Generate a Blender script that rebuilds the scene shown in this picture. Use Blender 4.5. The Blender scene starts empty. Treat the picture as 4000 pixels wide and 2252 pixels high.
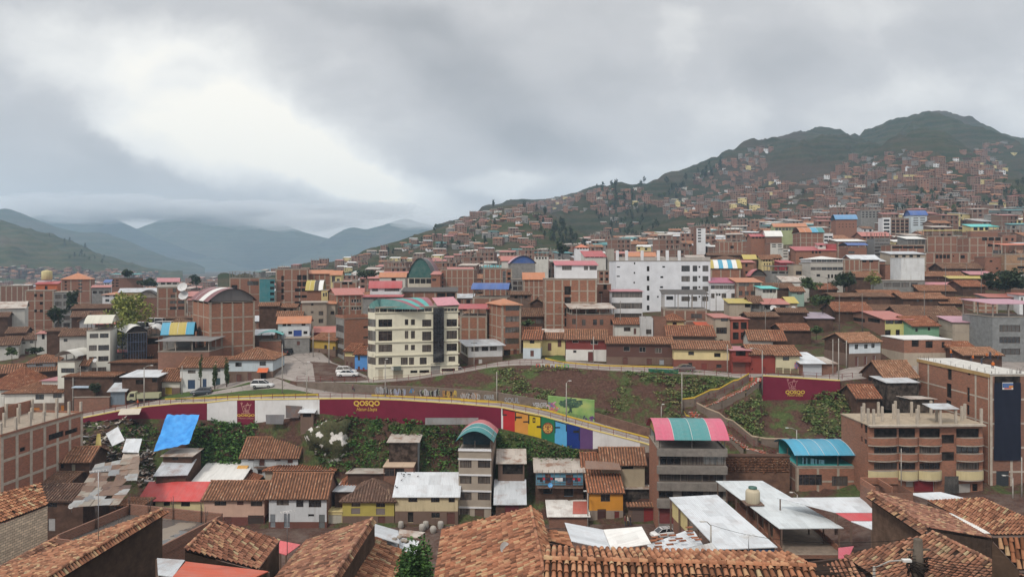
import bpy,math,random
from mathutils import Vector,Matrix,noise as mnoise
random.seed(7)
F=2856.0;CU=2000.0;HV=1040.0
S=bpy.context.scene;COL=S.collection
OX,OY,OS=0.0,0.0,1.0
def reg(ox,oy,s):
 global OX,OY,OS
 OX,OY,OS=ox,oy,s
def U(x):return OX+x/OS
def V(y):return OY+y/OS
def P(u,v,Y):return Vector(((u-CU)/F*Y,Y,(HV-v)/F*Y))
def PZ(u,v,z):return P(u,v,-z*F/(v-HV))
R=math.radians
def lerp(a,b,t):return a+(b-a)*t
def setin(t,n,k,v):
 s=n.inputs[k]
 if isinstance(v,bpy.types.NodeSocket):t.links.new(v,s)
 else:
  try:s.default_value=v
  except Exception:s.default_value=(*v,1.0)
def N(t,typ,ins=None,**kw):
 n=t.nodes.new('ShaderNode'+typ)
 for k,v in kw.items():setattr(n,k,v)
 for k,v in(ins or{}).items():setin(t,n,k,v)
 return n
def math_(t,op,a,b=0.0,c=0.0):return N(t,'Math',{0:a,1:b,2:c},operation=op).outputs[0]
def mix(t,fac,a,b,blend='MIX'):
 return N(t,'Mix',{0:fac,6:a,7:b},data_type='RGBA',blend_type=blend).outputs[2]
def c4(c):return(c[0],c[1],c[2],1.0)
def ramp(t,fac,stops,interp='LINEAR'):
 n=N(t,'ValToRGB',{0:fac});e=n.color_ramp.elements;n.color_ramp.interpolation=interp
 while len(e)<len(stops):e.new(0.5)
 for i,(p,c)in enumerate(stops):
  e[i].position=p;e[i].color=c4(c)if not isinstance(c,(int,float))else(c,c,c,1)
 return n.outputs[0]
def noise(t,vec,scale,detail=3.0,rough=0.55):
 return N(t,'TexNoise',{'Vector':vec,'Scale':scale,'Detail':detail,'Roughness':rough}).outputs[0]
def vscale(t,vec,s):return N(t,'VectorMath',{0:vec,1:s},operation='MULTIPLY').outputs[0]
def uvc(t):return N(t,'TexCoord').outputs['UV']
def objc(t):return N(t,'TexCoord').outputs['Object']
def bump(t,h,strength=0.4,dist=0.05):
 return N(t,'Bump',{'Height':h,'Strength':strength,'Distance':dist}).outputs[0]
def newmat(name,rough=0.85,spec=0.2):
 m=bpy.data.materials.new(name);m.use_nodes=True
 t=m.node_tree;b=t.nodes['Principled BSDF']
 b.inputs['Roughness'].default_value=rough
 b.inputs['Specular IOR Level'].default_value=spec
 return m,t,b
def scl(c,k):return tuple(min(1,x*k)for x in c)
_M={}
def cached(fn):
 def w(*a):
  k=(fn.__name__,)+a
  if k not in _M:_M[k]=fn(*a)
  return _M[k]
 return w
def uvrand(t):
 """uv shifted per object so that copies do not repeat"""
 r=N(t,'ObjectInfo').outputs['Random']
 o=N(t,'CombineXYZ',{0:math_(t,'MULTIPLY',r,37.0),1:math_(t,'MULTIPLY',r,11.0)}).outputs[0]
 return N(t,'VectorMath',{0:uvc(t),1:o},operation='ADD').outputs[0]
@cached
def plaster(c,dirt=0.5):
 m,t,b=newmat('plaster',0.9)
 uv=uvrand(t)
 n1=noise(t,uv,0.35,5.0,0.65)
 st=noise(t,vscale(t,uv,(1.6,0.16,1)),1.0,4.0,0.6)
 c1=mix(t,ramp(t,n1,[(0.35,0.0),(0.75,1.0)]),c4(c),c4(scl(c,0.8)))
 dc=(c[0]*0.45+0.02,c[1]*0.42+0.015,c[2]*0.38+0.01)
 c2=mix(t,math_(t,'MULTIPLY',ramp(t,st,[(0.52,0.0),(0.78,1.0)]),dirt),c1,c4(dc))
 t.links.new(c2,b.inputs['Base Color'])
 t.links.new(bump(t,noise(t,uv,6.0,3.0),0.25,0.03),b.inputs['Normal'])
 return m
@cached
def brick(c=(0.285,0.108,0.064),bw=0.42,bh=0.17,d=0.38):
 m,t,b=newmat('brick',0.92)
 uv=uvrand(t)
 bt=N(t,'TexBrick',{'Vector':uv,'Color1':c4(scl(c,1.12)),'Color2':c4(scl(c,0.74)),'Mortar':c4((0.2,0.155,0.125)),'Scale':1.0,'Mortar Size':0.022,'Brick Width':bw,'Row Height':bh,'Bias':0.0}).outputs[0]
 n1=noise(t,uv,0.5,6.0,0.7)
 c1=mix(t,ramp(t,n1,[(0.4,0.0),(0.75,d)]),bt,c4((0.2,0.13,0.1)))
 n2=noise(t,vscale(t,uv,(0.6,1.7,1)),0.9,4.0,0.7)
 c2=mix(t,ramp(t,n2,[(0.58,0.0),(0.8,d)]),c1,c4((0.28,0.18,0.13)))
 t.links.new(c2,b.inputs['Base Color'])
 t.links.new(bump(t,noise(t,uv,5.0,3.0),0.3,0.04),b.inputs['Normal'])
 return m
@cached
def adobe(c=(0.088,0.052,0.038)):
 m,t,b=newmat('adobe',0.97,0.1)
 uv=uvrand(t)
 n1=noise(t,uv,0.7,6.0,0.7)
 c1=ramp(t,n1,[(0.3,scl(c,0.62)),(0.5,c),(0.72,scl(c,1.5))])
 n2=noise(t,vscale(t,uv,(0.5,3.0,1)),1.3,3.0)
 c2=mix(t,ramp(t,n2,[(0.6,0.0),(0.8,0.5)]),c1,c4(scl(c,1.9)))
 t.links.new(c2,b.inputs['Base Color'])
 t.links.new(bump(t,n1,0.5,0.08),b.inputs['Normal'])
 return m
@cached
def concrete(c=(0.28,0.245,0.21)):
 m,t,b=newmat('concrete',0.9)
 uv=uvrand(t)
 n1=noise(t,uv,0.9,6.0,0.7)
 c1=ramp(t,n1,[(0.3,scl(c,0.7)),(0.55,c),(0.75,scl(c,1.2))])
 st=noise(t,vscale(t,uv,(2.5,0.2,1)),1.0,4.0,0.6)
 c2=mix(t,ramp(t,st,[(0.55,0.0),(0.8,0.55)]),c1,c4(scl(c,0.45)))
 t.links.new(c2,b.inputs['Base Color'])
 t.links.new(bump(t,n1,0.3,0.04),b.inputs['Normal'])
 return m
@cached
def tile(c=(0.30,0.135,0.075),age=0.5,w=0.3):
 """clay barrel tiles on a mid-distance roof: one shade per tile, moss and soot in patches"""
 m,t,b=newmat('clay_tile',0.9,0.15)
 uv=uvrand(t)
 cell=N(t,'VectorMath',{0:vscale(t,uv,(1/w,1/0.5,1))},operation='FLOOR').outputs[0]
 wn=N(t,'TexWhiteNoise',{'Vector':cell}).outputs[0]
 c1=ramp(t,wn,[(0.0,scl(c,0.52)),(0.35,scl(c,0.85)),(0.7,c),(0.92,(c[0]*1.25,c[1]*1.3,c[2]*1.3)),(1.0,(0.45,0.32,0.22))])
 n1=noise(t,uv,0.55,6.0,0.72)
 c2=mix(t,math_(t,'MULTIPLY',ramp(t,n1,[(0.4,0.0),(0.66,1.0)]),age),c1,c4((0.07,0.05,0.04)))
 n2=noise(t,vscale(t,uv,(0.5,1.3,1)),2.2,5.0,0.7)
 c2=mix(t,ramp(t,n2,[(0.5,0.0),(0.72,0.6)]),c2,c4(scl(c,0.35)))
 t.links.new(c2,b.inputs['Base Color'])
 return m
@cached
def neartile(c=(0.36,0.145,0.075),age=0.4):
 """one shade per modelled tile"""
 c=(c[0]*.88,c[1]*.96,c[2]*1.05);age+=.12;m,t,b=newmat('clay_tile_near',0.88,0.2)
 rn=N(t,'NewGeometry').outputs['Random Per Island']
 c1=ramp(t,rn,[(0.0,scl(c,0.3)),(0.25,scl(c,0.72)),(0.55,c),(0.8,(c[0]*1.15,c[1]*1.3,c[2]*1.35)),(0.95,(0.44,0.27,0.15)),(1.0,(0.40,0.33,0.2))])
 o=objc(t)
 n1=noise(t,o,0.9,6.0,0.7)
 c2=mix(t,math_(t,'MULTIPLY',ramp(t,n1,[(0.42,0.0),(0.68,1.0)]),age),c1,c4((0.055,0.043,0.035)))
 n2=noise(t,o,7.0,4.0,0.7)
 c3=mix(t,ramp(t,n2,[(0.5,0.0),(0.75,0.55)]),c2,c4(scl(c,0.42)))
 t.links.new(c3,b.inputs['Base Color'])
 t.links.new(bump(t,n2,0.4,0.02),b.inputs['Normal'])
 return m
@cached
def metal(c=(0.43,0.455,0.48),rust=0.35,pitch=0.3):
 """corrugated sheets, some bays paler or rusted"""
 m,t,b=newmat('corrugated_sheet',0.6,0.25)
 uv=uvrand(t)
 cell=N(t,'VectorMath',{0:vscale(t,uv,(1/1.1,1/2.4,1))},operation='FLOOR').outputs[0]
 wn=N(t,'TexWhiteNoise',{'Vector':cell}).outputs[0]
 c1=ramp(t,wn,[(0.0,scl(c,0.86)),(0.5,c),(1.0,scl(c,1.06))])
 st=noise(t,vscale(t,uv,(2.2,0.25,1)),1.0,4.0,0.65)
 c2=mix(t,ramp(t,st,[(0.5,0.0),(0.8,0.5)]),c1,c4(scl(c,0.55)))
 n1=noise(t,uv,0.45,6.0,0.7)
 c3=mix(t,math_(t,'MULTIPLY',ramp(t,n1,[(0.5,0.0),(0.62,1.0)]),rust),c2,c4((0.2,0.1,0.06)))
 t.links.new(c3,b.inputs['Base Color'])
 wv=N(t,'TexWave',{'Vector':uv,'Scale':0.314/pitch},bands_direction='X').outputs[1]
 t.links.new(bump(t,wv,0.6,0.05),b.inputs['Normal'])
 return m
@cached
def sheet(c,tr=0.25):
 """coloured roofing sheet or tarpaulin"""
 m,t,b=newmat('coloured_sheet',0.5,0.35)
 uv=uvrand(t)
 st=noise(t,vscale(t,uv,(1.8,0.2,1)),1.0,4.0,0.6)
 c1=mix(t,ramp(t,st,[(0.4,0.0),(0.8,0.6)]),c4(c),c4(scl(c,0.62)))
 n1=noise(t,uv,0.5,5.0,0.7)
 c2=mix(t,ramp(t,n1,[(0.4,0.06),(0.75,0.5)]),c1,c4((c[0]*.5+.17,c[1]*.5+.16,c[2]*.5+.15)))
 n2=noise(t,vscale(t,uv,(0.7,0.12,1)),1.6,5.0,0.7)
 c2=mix(t,ramp(t,n2,[(0.55,0.0),(0.75,0.5)]),c2,c4((c[0]*.3+.03,c[1]*.3+.03,c[2]*.3+.03)))
 t.links.new(c2,b.inputs['Base Color'])
 wv=N(t,'TexWave',{'Vector':uv,'Scale':1.0},bands_direction='X').outputs[1]
 t.links.new(bump(t,wv,0.35,0.04),b.inputs['Normal'])
 return m
@cached
def paint(c,rough=0.5,spec=0.4,metallic=0.0):
 m,t,b=newmat('paint',rough,spec)
 n1=noise(t,objc(t),3.0,4.0)
 t.links.new(mix(t,ramp(t,n1,[(0.4,0.0),(0.8,0.4)]),c4(c),c4(scl(c,0.75))),b.inputs['Base Color'])
 b.inputs['Metallic'].default_value=metallic
 return m
@cached
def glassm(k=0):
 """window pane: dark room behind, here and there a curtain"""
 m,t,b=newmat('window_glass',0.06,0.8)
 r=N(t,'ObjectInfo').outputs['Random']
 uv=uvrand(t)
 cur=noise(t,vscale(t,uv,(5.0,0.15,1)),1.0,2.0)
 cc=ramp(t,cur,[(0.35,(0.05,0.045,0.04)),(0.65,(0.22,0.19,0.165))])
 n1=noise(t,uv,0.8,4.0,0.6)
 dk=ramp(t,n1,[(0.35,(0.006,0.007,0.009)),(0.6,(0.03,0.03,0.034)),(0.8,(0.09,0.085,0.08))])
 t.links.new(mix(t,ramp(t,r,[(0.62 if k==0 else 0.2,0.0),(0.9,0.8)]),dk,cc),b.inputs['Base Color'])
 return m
@cached
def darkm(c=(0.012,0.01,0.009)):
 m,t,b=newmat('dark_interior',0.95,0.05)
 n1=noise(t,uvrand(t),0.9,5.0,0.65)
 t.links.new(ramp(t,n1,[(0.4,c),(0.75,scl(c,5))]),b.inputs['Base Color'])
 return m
@cached
def leafm(c=(0.055,0.10,0.03)):
 m,t,b=newmat('leaves',0.6,0.25)
 rn=N(t,'NewGeometry').outputs['Random Per Island']
 n1=noise(t,objc(t),0.6,3.0)
 f=math_(t,'ADD',math_(t,'MULTIPLY',rn,0.6),math_(t,'MULTIPLY',n1,0.5))
 c1=ramp(t,f,[(0.15,scl(c,0.45)),(0.5,c),(0.9,(c[0]*1.9,c[1]*1.6,c[2]*1.3))])
 t.links.new(c1,b.inputs['Base Color'])
 return m
@cached
def groundm(kind):
 m,t,b=newmat(kind,0.96,0.1)
 o=objc(t)
 nb=noise(t,o,0.06,6.0,0.65);nm=noise(t,o,0.35,6.0,0.7);ns=noise(t,o,2.2,5.0,0.7)
 dirt=ramp(t,ns,[(0.25,(0.036,0.02,0.016)),(0.55,(0.08,0.043,0.033)),(0.8,(0.14,0.082,0.064))])
 grass=ramp(t,ns,[(0.25,(0.026,0.04,0.015)),(0.55,(0.062,0.092,0.03)),(0.8,(0.12,0.13,0.055))])
 if kind=='street_mud':
  c=mix(t,ramp(t,nm,[(0.4,0.0),(0.7,1.0)]),dirt,c4((0.13,0.10,0.085)))
 elif kind=='green_slope':
  f=ramp(t,math_(t,'ADD',math_(t,'MULTIPLY',nb,0.5),math_(t,'MULTIPLY',nm,0.5)),[(0.47,0.0),(0.56,0.9)])
  c=mix(t,f,dirt,grass)
 elif kind=='earth_slope':
  f=ramp(t,math_(t,'ADD',math_(t,'MULTIPLY',nb,0.5),math_(t,'MULTIPLY',nm,0.5)),[(0.485,0.0),(0.56,0.9)])
  c=mix(t,f,dirt,grass)
 elif kind=='town_ground':
  f=ramp(t,nm,[(0.45,0.0),(0.6,0.7)])
  c=mix(t,f,dirt,grass)
 elif kind=='concrete_road':
  base=ramp(t,nm,[(0.3,(0.21,0.185,0.17)),(0.6,(0.29,0.26,0.24)),(0.8,(0.34,0.31,0.285))])
  crack=N(t,'TexVoronoi',{'Vector':o,'Scale':0.22},feature='DISTANCE_TO_EDGE').outputs[0]
  c=mix(t,ramp(t,crack,[(0.006,0.6),(0.02,0.0)]),base,c4((0.09,0.075,0.065)))
  c=mix(t,ramp(t,ns,[(0.55,0.0),(0.8,0.35)]),c,c4((0.12,0.09,0.075)))
 elif kind=='grass_verge':
  c=mix(t,ramp(t,nm,[(0.52,0.0),(0.68,0.8)]),grass,dirt)
  c=mix(t,0.3,c,c4((0.06,0.11,0.03)))
 t.links.new(c,b.inputs['Base Color'])
 t.links.new(bump(t,ns,0.6,0.15),b.inputs['Normal'])
 return m
@cached
def hillm(name,g1,g2,d,fg,sc):
 m,t,b=newmat(name,0.97,0.05)
 o=objc(t)
 o2=vscale(t,o,(1,1,2.2))
 nb=noise(t,o2,0.0035*sc,8.0,0.68);nm=noise(t,o2,0.02*sc,8.0,0.72)
 g=mix(t,ramp(t,nm,[(0.38,0.0),(0.62,1.0)]),c4(g1),c4(g2))
 c=mix(t,ramp(t,nb,[(fg,0.0),(fg+0.13,1.0)]),g,c4(d))
 ter=N(t,'TexWave',{'Vector':o2,'Scale':0.012*sc,'Distortion':6.0,'Detail':4.0},bands_direction='Z').outputs[1]
 c=mix(t,math_(t,'MULTIPLY',ramp(t,ter,[(0.55,0.0),(0.8,1.0)]),0.35),c,c4(scl(d,1.3)))
 t.links.new(c,b.inputs['Base Color'])
 t.links.new(bump(t,nm,0.8,8.0/sc),b.inputs['Normal'])
 return m
class MB:
 def __init__(s):s.v=[];s.f=[];s.m=[];s.mats=[];s.sm=[]
 def mi(s,mat):
  if mat not in s.mats:s.mats.append(mat)
  return s.mats.index(mat)
 def face(s,pts,mat,smooth=False):
  n=len(s.v);s.v.extend(tuple(p)for p in pts)
  s.f.append(tuple(range(n,n+len(pts))));s.m.append(s.mi(mat));s.sm.append(smooth)
 def grid(s,rows,mat,smooth=True):
  n=len(s.v);w=len(rows[0]);k=s.mi(mat)
  for r in rows:s.v.extend(tuple(p)for p in r)
  for j in range(len(rows)-1):
   for i in range(w-1):
    a=n+j*w+i
    s.f.append((a,a+1,a+w+1,a+w));s.m.append(k);s.sm.append(smooth)
 def box(s,x0,x1,y0,y1,z0,z1,mat):
  n=len(s.v);k=s.mi(mat)
  for z in(z0,z1):s.v+=[(x0,y0,z),(x1,y0,z),(x1,y1,z),(x0,y1,z)]
  for f in((3,2,1,0),(4,5,6,7),(0,1,5,4),(1,2,6,5),(2,3,7,6),(3,0,4,7)):
   s.f.append(tuple(n+i for i in f));s.m.append(k);s.sm.append(False)
 def slab(s,pts,th,mat,mat2=None):
  """polygon (ccw from above) with thickness th downwards"""
  pts=[Vector(p)for p in pts];lo=[p-Vector((0,0,th))for p in pts]
  s.face(pts,mat);s.face(lo[::-1],mat2 or mat)
  for i in range(len(pts)):
   j=(i+1)%len(pts);s.face([lo[i],lo[j],pts[j],pts[i]],mat2 or mat)
 def tube(s,pts,r,mat,n=6,r2=None,cap=True,smooth=True):
  pts=[Vector(p)for p in pts];b=len(s.v);k=s.mi(mat);m=len(pts)
  for i,p in enumerate(pts):
   d=(pts[min(i+1,m-1)]-pts[max(i-1,0)]).normalized()
   a=d.cross(Vector((0,0,1))if abs(d.z)<0.95 else Vector((1,0,0))).normalized();c=d.cross(a)
   rr=r if r2 is None else lerp(r,r2,i/max(1,m-1))
   for q in range(n):
    an=2*math.pi*q/n;s.v.append(tuple(p+(a*math.cos(an)+c*math.sin(an))*rr))
  for i in range(m-1):
   for q in range(n):
    q2=(q+1)%n
    s.f.append((b+i*n+q,b+(i+1)*n+q,b+(i+1)*n+q2,b+i*n+q2));s.m.append(k);s.sm.append(smooth)
  if cap:
   s.f.append(tuple(b+q for q in range(n)));s.m.append(k);s.sm.append(False)
   s.f.append(tuple(b+(m-1)*n+q for q in range(n))[::-1]);s.m.append(k);s.sm.append(False)
 def lathe(s,c,prof,mat,n=12,smooth=True):
  c=Vector(c)
  s.grid([[c+Vector((r*math.cos(2*math.pi*i/n),r*math.sin(2*math.pi*i/n),z))for i in range(n+1)]for r,z in prof][::1],mat,smooth)
 def wall(s,o,xd,W,H,rects,mat,rev=None,dep=0.2,z0=0.0):
  """wall with real openings: o corner, xd unit vector along it; rects = (x0, x1, z0, z1)"""
  o=Vector(o);xd=Vector(xd);n=Vector((xd.y,-xd.x,0))
  rects=[(max(0.02,a),min(W-0.02,b),max(z0+0.02,c),min(H-0.02,d))for a,b,c,d in rects]
  rects=[r for r in rects if r[1]-r[0]>0.05 and r[3]-r[2]>0.05]
  xs=sorted(set([0.0,W]+[x for r in rects for x in r[:2]]));zs=sorted(set([z0,H]+[z for r in rects for z in r[2:]]))
  q=lambda x,z,d=0.0:o+xd*x+Vector((0,0,z))-n*d
  for j in range(len(zs)-1):
   run=None
   for i in range(len(xs)-1):
    cx,cz=(xs[i]+xs[i+1])/2,(zs[j]+zs[j+1])/2
    hole=any(r[0]<cx<r[1]and r[2]<cz<r[3]for r in rects)
    if not hole and run is None:run=xs[i]
    if run is not None and(hole or i==len(xs)-2):
     e=xs[i]if hole else xs[i+1]
     s.face([q(run,zs[j]),q(e,zs[j]),q(e,zs[j+1]),q(run,zs[j+1])],mat);run=None
  rv=rev or mat
  for a,b,c,d in rects:
   s.face([q(a,c),q(b,c),q(b,c,dep),q(a,c,dep)],rv)
   s.face([q(b,d),q(a,d),q(a,d,dep),q(b,d,dep)],rv)
   s.face([q(a,d),q(a,c),q(a,c,dep),q(a,d,dep)],rv)
   s.face([q(b,c),q(b,d),q(b,d,dep),q(b,c,dep)],rv)
  return rects
 def add(s,o,M):
  n=len(s.v);s.v.extend(tuple(M@Vector(p))for p in o.v)
  mm=[s.mi(x)for x in o.mats]
  s.f.extend(tuple(i+n for i in f)for f in o.f);s.m.extend(mm[i]for i in o.m);s.sm.extend(o.sm)
 def mesh(s,name):
  me=bpy.data.meshes.new(name);me.from_pydata(s.v,[],s.f)
  for x in s.mats:me.materials.append(x)
  me.polygons.foreach_set('material_index',s.m);me.polygons.foreach_set('use_smooth',s.sm)
  uv=me.uv_layers.new(name='UVMap');co=[]
  V_=s.v
  for f in s.f:
   a,b,c=V_[f[0]],V_[f[1]],V_[f[2]]
   e1=(b[0]-a[0],b[1]-a[1],b[2]-a[2]);e2=(c[0]-a[0],c[1]-a[1],c[2]-a[2])
   nx,ny,nz=e1[1]*e2[2]-e1[2]*e2[1],e1[2]*e2[0]-e1[0]*e2[2],e1[0]*e2[1]-e1[1]*e2[0]
   l=math.sqrt(nx*nx+ny*ny+nz*nz)or 1.0;nx/=l;ny/=l;nz/=l
   h=math.hypot(nx,ny)
   if h<0.02:tx,ty=1.0,0.0
   else:tx,ty=-ny/h,nx/h
   wx,wy,wz=-nz*ty,nz*tx,nx*ty-ny*tx
   for i in f:
    p=V_[i];co+=[p[0]*tx+p[1]*ty,p[0]*wx+p[1]*wy+p[2]*wz]
  uv.data.foreach_set('uv',co);me.update()
  return me
 def build(s,name,parent=None,loc=None,rz=0.0):
  if not s.f:return None
  return link(name,s.mesh(name),parent,loc,rz)
def link(name,me,parent=None,loc=None,rz=0.0):
 o=bpy.data.objects.new(name,me);COL.objects.link(o)
 if loc is not None:o.location=loc
 o.rotation_euler=(0,0,rz)
 if parent is not None:o.parent=parent
 return o
def tag(o,label=None,cat=None,group=None,kind=None):
 if label:o['label']=label
 if cat:o['category']=cat
 if group:o['group']=group
 if kind:o['kind']=kind
 return o
def thing(name,label,cat,loc=(0,0,0),rz=0.0,group=None):
 o=bpy.data.objects.new(name,None);COL.objects.link(o);o.location=loc;o.rotation_euler=(0,0,rz);o.empty_display_size=0.5
 return tag(o,label,cat,group)
def copy_tree(o,parent=None):
 c=o.copy();COL.objects.link(c);c.parent=parent
 for ch in list(o.children):copy_tree(ch,c)
 return c
def LV(*p):return[(u,(HV-v)/F*Y,Y)for u,v,Y in p]
def lerpl(line,u):
 if u<=line[0][0]:return line[0][1],line[0][2]
 for a,b in zip(line,line[1:]):
  if u<=b[0]:
   t=(u-a[0])/(b[0]-a[0]);return lerp(a[1],b[1],t),lerp(a[2],b[2],t)
 return line[-1][1],line[-1][2]
LN=[[(0,-12,5),(4000,-12,5)],[(0,-45.5,108),(1500,-45.8,108),(2500,-44.5,107),(3200,-41,105),(3500,-39,104),(4400,-38,102)],LV((-400,2075,126),(300,2070,126),(1000,2062,126),(1500,2060,126),(1800,2048,127),(2500,2045,124),(2800,2030,122),(3200,1955,122),(3500,1932,122),(4400,1925,120)),LV((-600,1705,155),(0,1665,153),(324,1650,150),(470,1634,149.5),(810,1638,147.5),(928,1653,147),(1249,1614,144),(1393,1628,143),(1638,1640,142),(1870,1653,140.7),(1959,1673,140),(2114,1710,138.5),(2227,1750,137.8),(2382,1750,136.5),(2539,1765,136),(2700,1805,135),(2850,1850,133),(3050,1800,133),(3250,1750,134),(3400,1700,135),(4400,1650,138)),LV((-600,1690,155),(0,1655,153),(324,1634,150),(462,1607,149.5),(582,1589,149),(699,1578,148),(810,1575,147.5),(900,1564,147),(1249,1560,144),(1385,1559,143),(1560,1564,142),(1793,1579,141),(1959,1594,140),(2114,1626,138.5),(2227,1657,137.8),(2316,1682,137),(2499,1729,136),(2539,1741,136),(2700,1790,135.2),(2850,1840,133.2),(3050,1795,133.2),(3250,1745,134.2),(3400,1695,135.2),(4400,1645,138.2)),LV((-600,1640,166),(0,1615,166),(120,1610,165),(287,1603,162),(500,1575,160),(617,1548,161),(703,1533,161),(893,1494,161),(1000,1480,162),(1067,1471,162),(1156,1506,155),(1315,1533,151.5),(1463,1541,150.5),(1676,1548,149.5),(1900,1564,147.5),(1936,1568,147),(2138,1603,145.5),(2320,1645,144),(2534,1707,142.5),(2700,1770,139),(2850,1830,134.5),(3050,1785,134.5),(3250,1735,135.2),(3400,1685,136.2),(4400,1635,139.2)),LV((-600,1639,166.2),(0,1614,166.2),(120,1609,165.2),(287,1602,162.2),(500,1574,160.2),(617,1547,161.2),(703,1532,161.2),(893,1493,161.2),(1000,1479,162.2),(1067,1470,162.2),(1156,1490,156),(1459,1494,153),(1622,1482,154.5),(1735,1463,156),(1800,1455,157),(1916,1434,158.5),(2010,1426,158.5),(2130,1425,158),(2186,1432,157.5),(2371,1446,155),(2534,1453,153),(2654,1459,152),(2800,1467,150),(2890,1476,148.5),(2983,1469,148),(3279,1488,146),(3340,1480,147),(3500,1470,150),(4400,1470,152)),LV((-600,1638,166.4),(0,1613,166.4),(120,1608,165.4),(287,1601,162.4),(500,1573,160.4),(617,1546,161.4),(703,1531,161.4),(893,1492,161.4),(1000,1460,164),(1067,1430,168),(1100,1362,190),(1240,1365,188),(1300,1415,174),(1390,1447,166),(1462,1482,158),(1735,1452,162),(1900,1422,164),(1955,1411,166),(2045,1399,168),(2209,1405,166),(2371,1421,163),(2631,1434,160),(2855,1455,157),(3031,1460,154.5),(3131,1467,153),(3214,1465,153),(3317,1434,157),(3438,1414,161),(3550,1395,165),(4400,1400,168)),[(-600,-26,205),(800,-23.5,205),(1500,-20.5,205),(2200,-17.5,200),(3000,-15.5,198),(3700,-12,196),(4500,-11,196)],[(-600,-28,260),(800,-24,260),(1500,-19,260),(2200,-13,260),(3000,-10,260),(3700,-6,260),(4500,-4,260)],[(-600,-30,350),(800,-26,350),(1500,-15,350),(2200,-7,350),(3000,1,350),(3700,8,350),(4500,10,350)],[(-600,-34,500),(800,-28,500),(1200,-20,500),(1500,-10,500),(2200,4,500),(3000,19,500),(3700,30,500),(4500,36,500)],[(-600,-36,700),(900,-30,700),(1200,-20,700),(1500,-5,700),(2200,15,700),(3000,40,700),(3700,50,700),(4500,50,700)],[(-600,-34,1400),(800,-30,1400),(1200,-25,1400),(2000,-10,1400),(4500,0,1400)],[(-600,-30,4400),(4500,-30,4400)]]
def column(u):return[lerpl(l,u)for l in LN]
_cc={}
def prof(k,t,u=0):
 """the ravine side is gentle above the street and steep under the wall"""
 if k==5 and 2968<u<3292:return t*.68 if t<.97 else .66+(t-.97)*11.33
 return t if k!=2 else(t*0.45 if t<0.7 else 0.315+(t-0.7)*2.2833)
def zt(u,Y):
 k=round(u/4)
 if k not in _cc:_cc[k]=column(u)
 c=_cc[k]
 for k,((z0,y0),(z1,y1))in enumerate(zip(c,c[1:])):
  if y0<=Y<=y1:return lerp(z0,z1,prof(k,(Y-y0)/max(1e-6,y1-y0),u))
 return c[-1][0]
def ztX(X,Y):return zt(X/Y*F+CU,Y)
def ground_at(u,v,i0=1,i1=99):
 """world point of the terrain seen at a pixel, between feature lines i0 and i1"""
 c=column(u);s=(HV-v)/F
 for i in range(i0,min(i1,len(c)-1)):
  (z0,y0),(z1,y1)=c[i],c[i+1]
  for k in range(10 if i in(2,5)else 1):
   n=10 if i in(2,5)else 1;ya,yb=lerp(y0,y1,k/n),lerp(y0,y1,(k+1)/n);d0,d1=lerp(z0,z1,prof(i,k/n,u))-s*ya,lerp(z0,z1,prof(i,(k+1)/n,u))-s*yb
   if d0*d1<=0 and d0!=d1:return P(u,v,lerp(ya,yb,d0/(d0-d1)))
 y=c[min(i1,len(c)-1)][1]
 return P(u,v,y)
def strip(name,i,j,mat,sub,amp=0.0,nsc=0.3,u0=-600,u1=4600,st=20):
 mb=MB();rows=[];us=list(range(u0,u1+1,st))
 for k in range(i,j):
  n=sub[k-i]if isinstance(sub,(list,tuple))else sub
  for q in range(n+(1 if k==j-1 else 0)):
   t=q/n;row=[]
   for u in us:
    (z0,y0),(z1,y1)=lerpl(LN[k],u),lerpl(LN[k+1],u)
    Y=lerp(y0,y1,t);z=lerp(z0,z1,prof(k,t,u));X=(u-CU)/F*Y
    if amp and abs(y1-y0)>3:z+=amp*mnoise.fractal(Vector((X*nsc,Y*nsc,0)),1.0,2.0,4)*min(1,4*t*(1-t))
    row.append((X,Y,z))
   rows.append(row)
 mb.grid(rows,mat,amp>0)
 return tag(mb.build(name),kind='structure')
strip('foreground_ground',0,1,groundm('street_mud'),20,0.5)
strip('street',1,2,groundm('street_mud'),6,0.15,0.2)
strip('ravine_slope',2,3,groundm('green_slope'),24,1.6,0.22)
strip('road',4,5,groundm('concrete_road'),4)
strip('bank_slope',5,6,groundm('earth_slope'),34,0.9,0.3)
strip('upper_road',6,7,groundm('concrete_road'),4)
strip('town_ground',7,14,groundm('town_ground'),[5,6,6,6,6,6,12],0.0)
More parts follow.
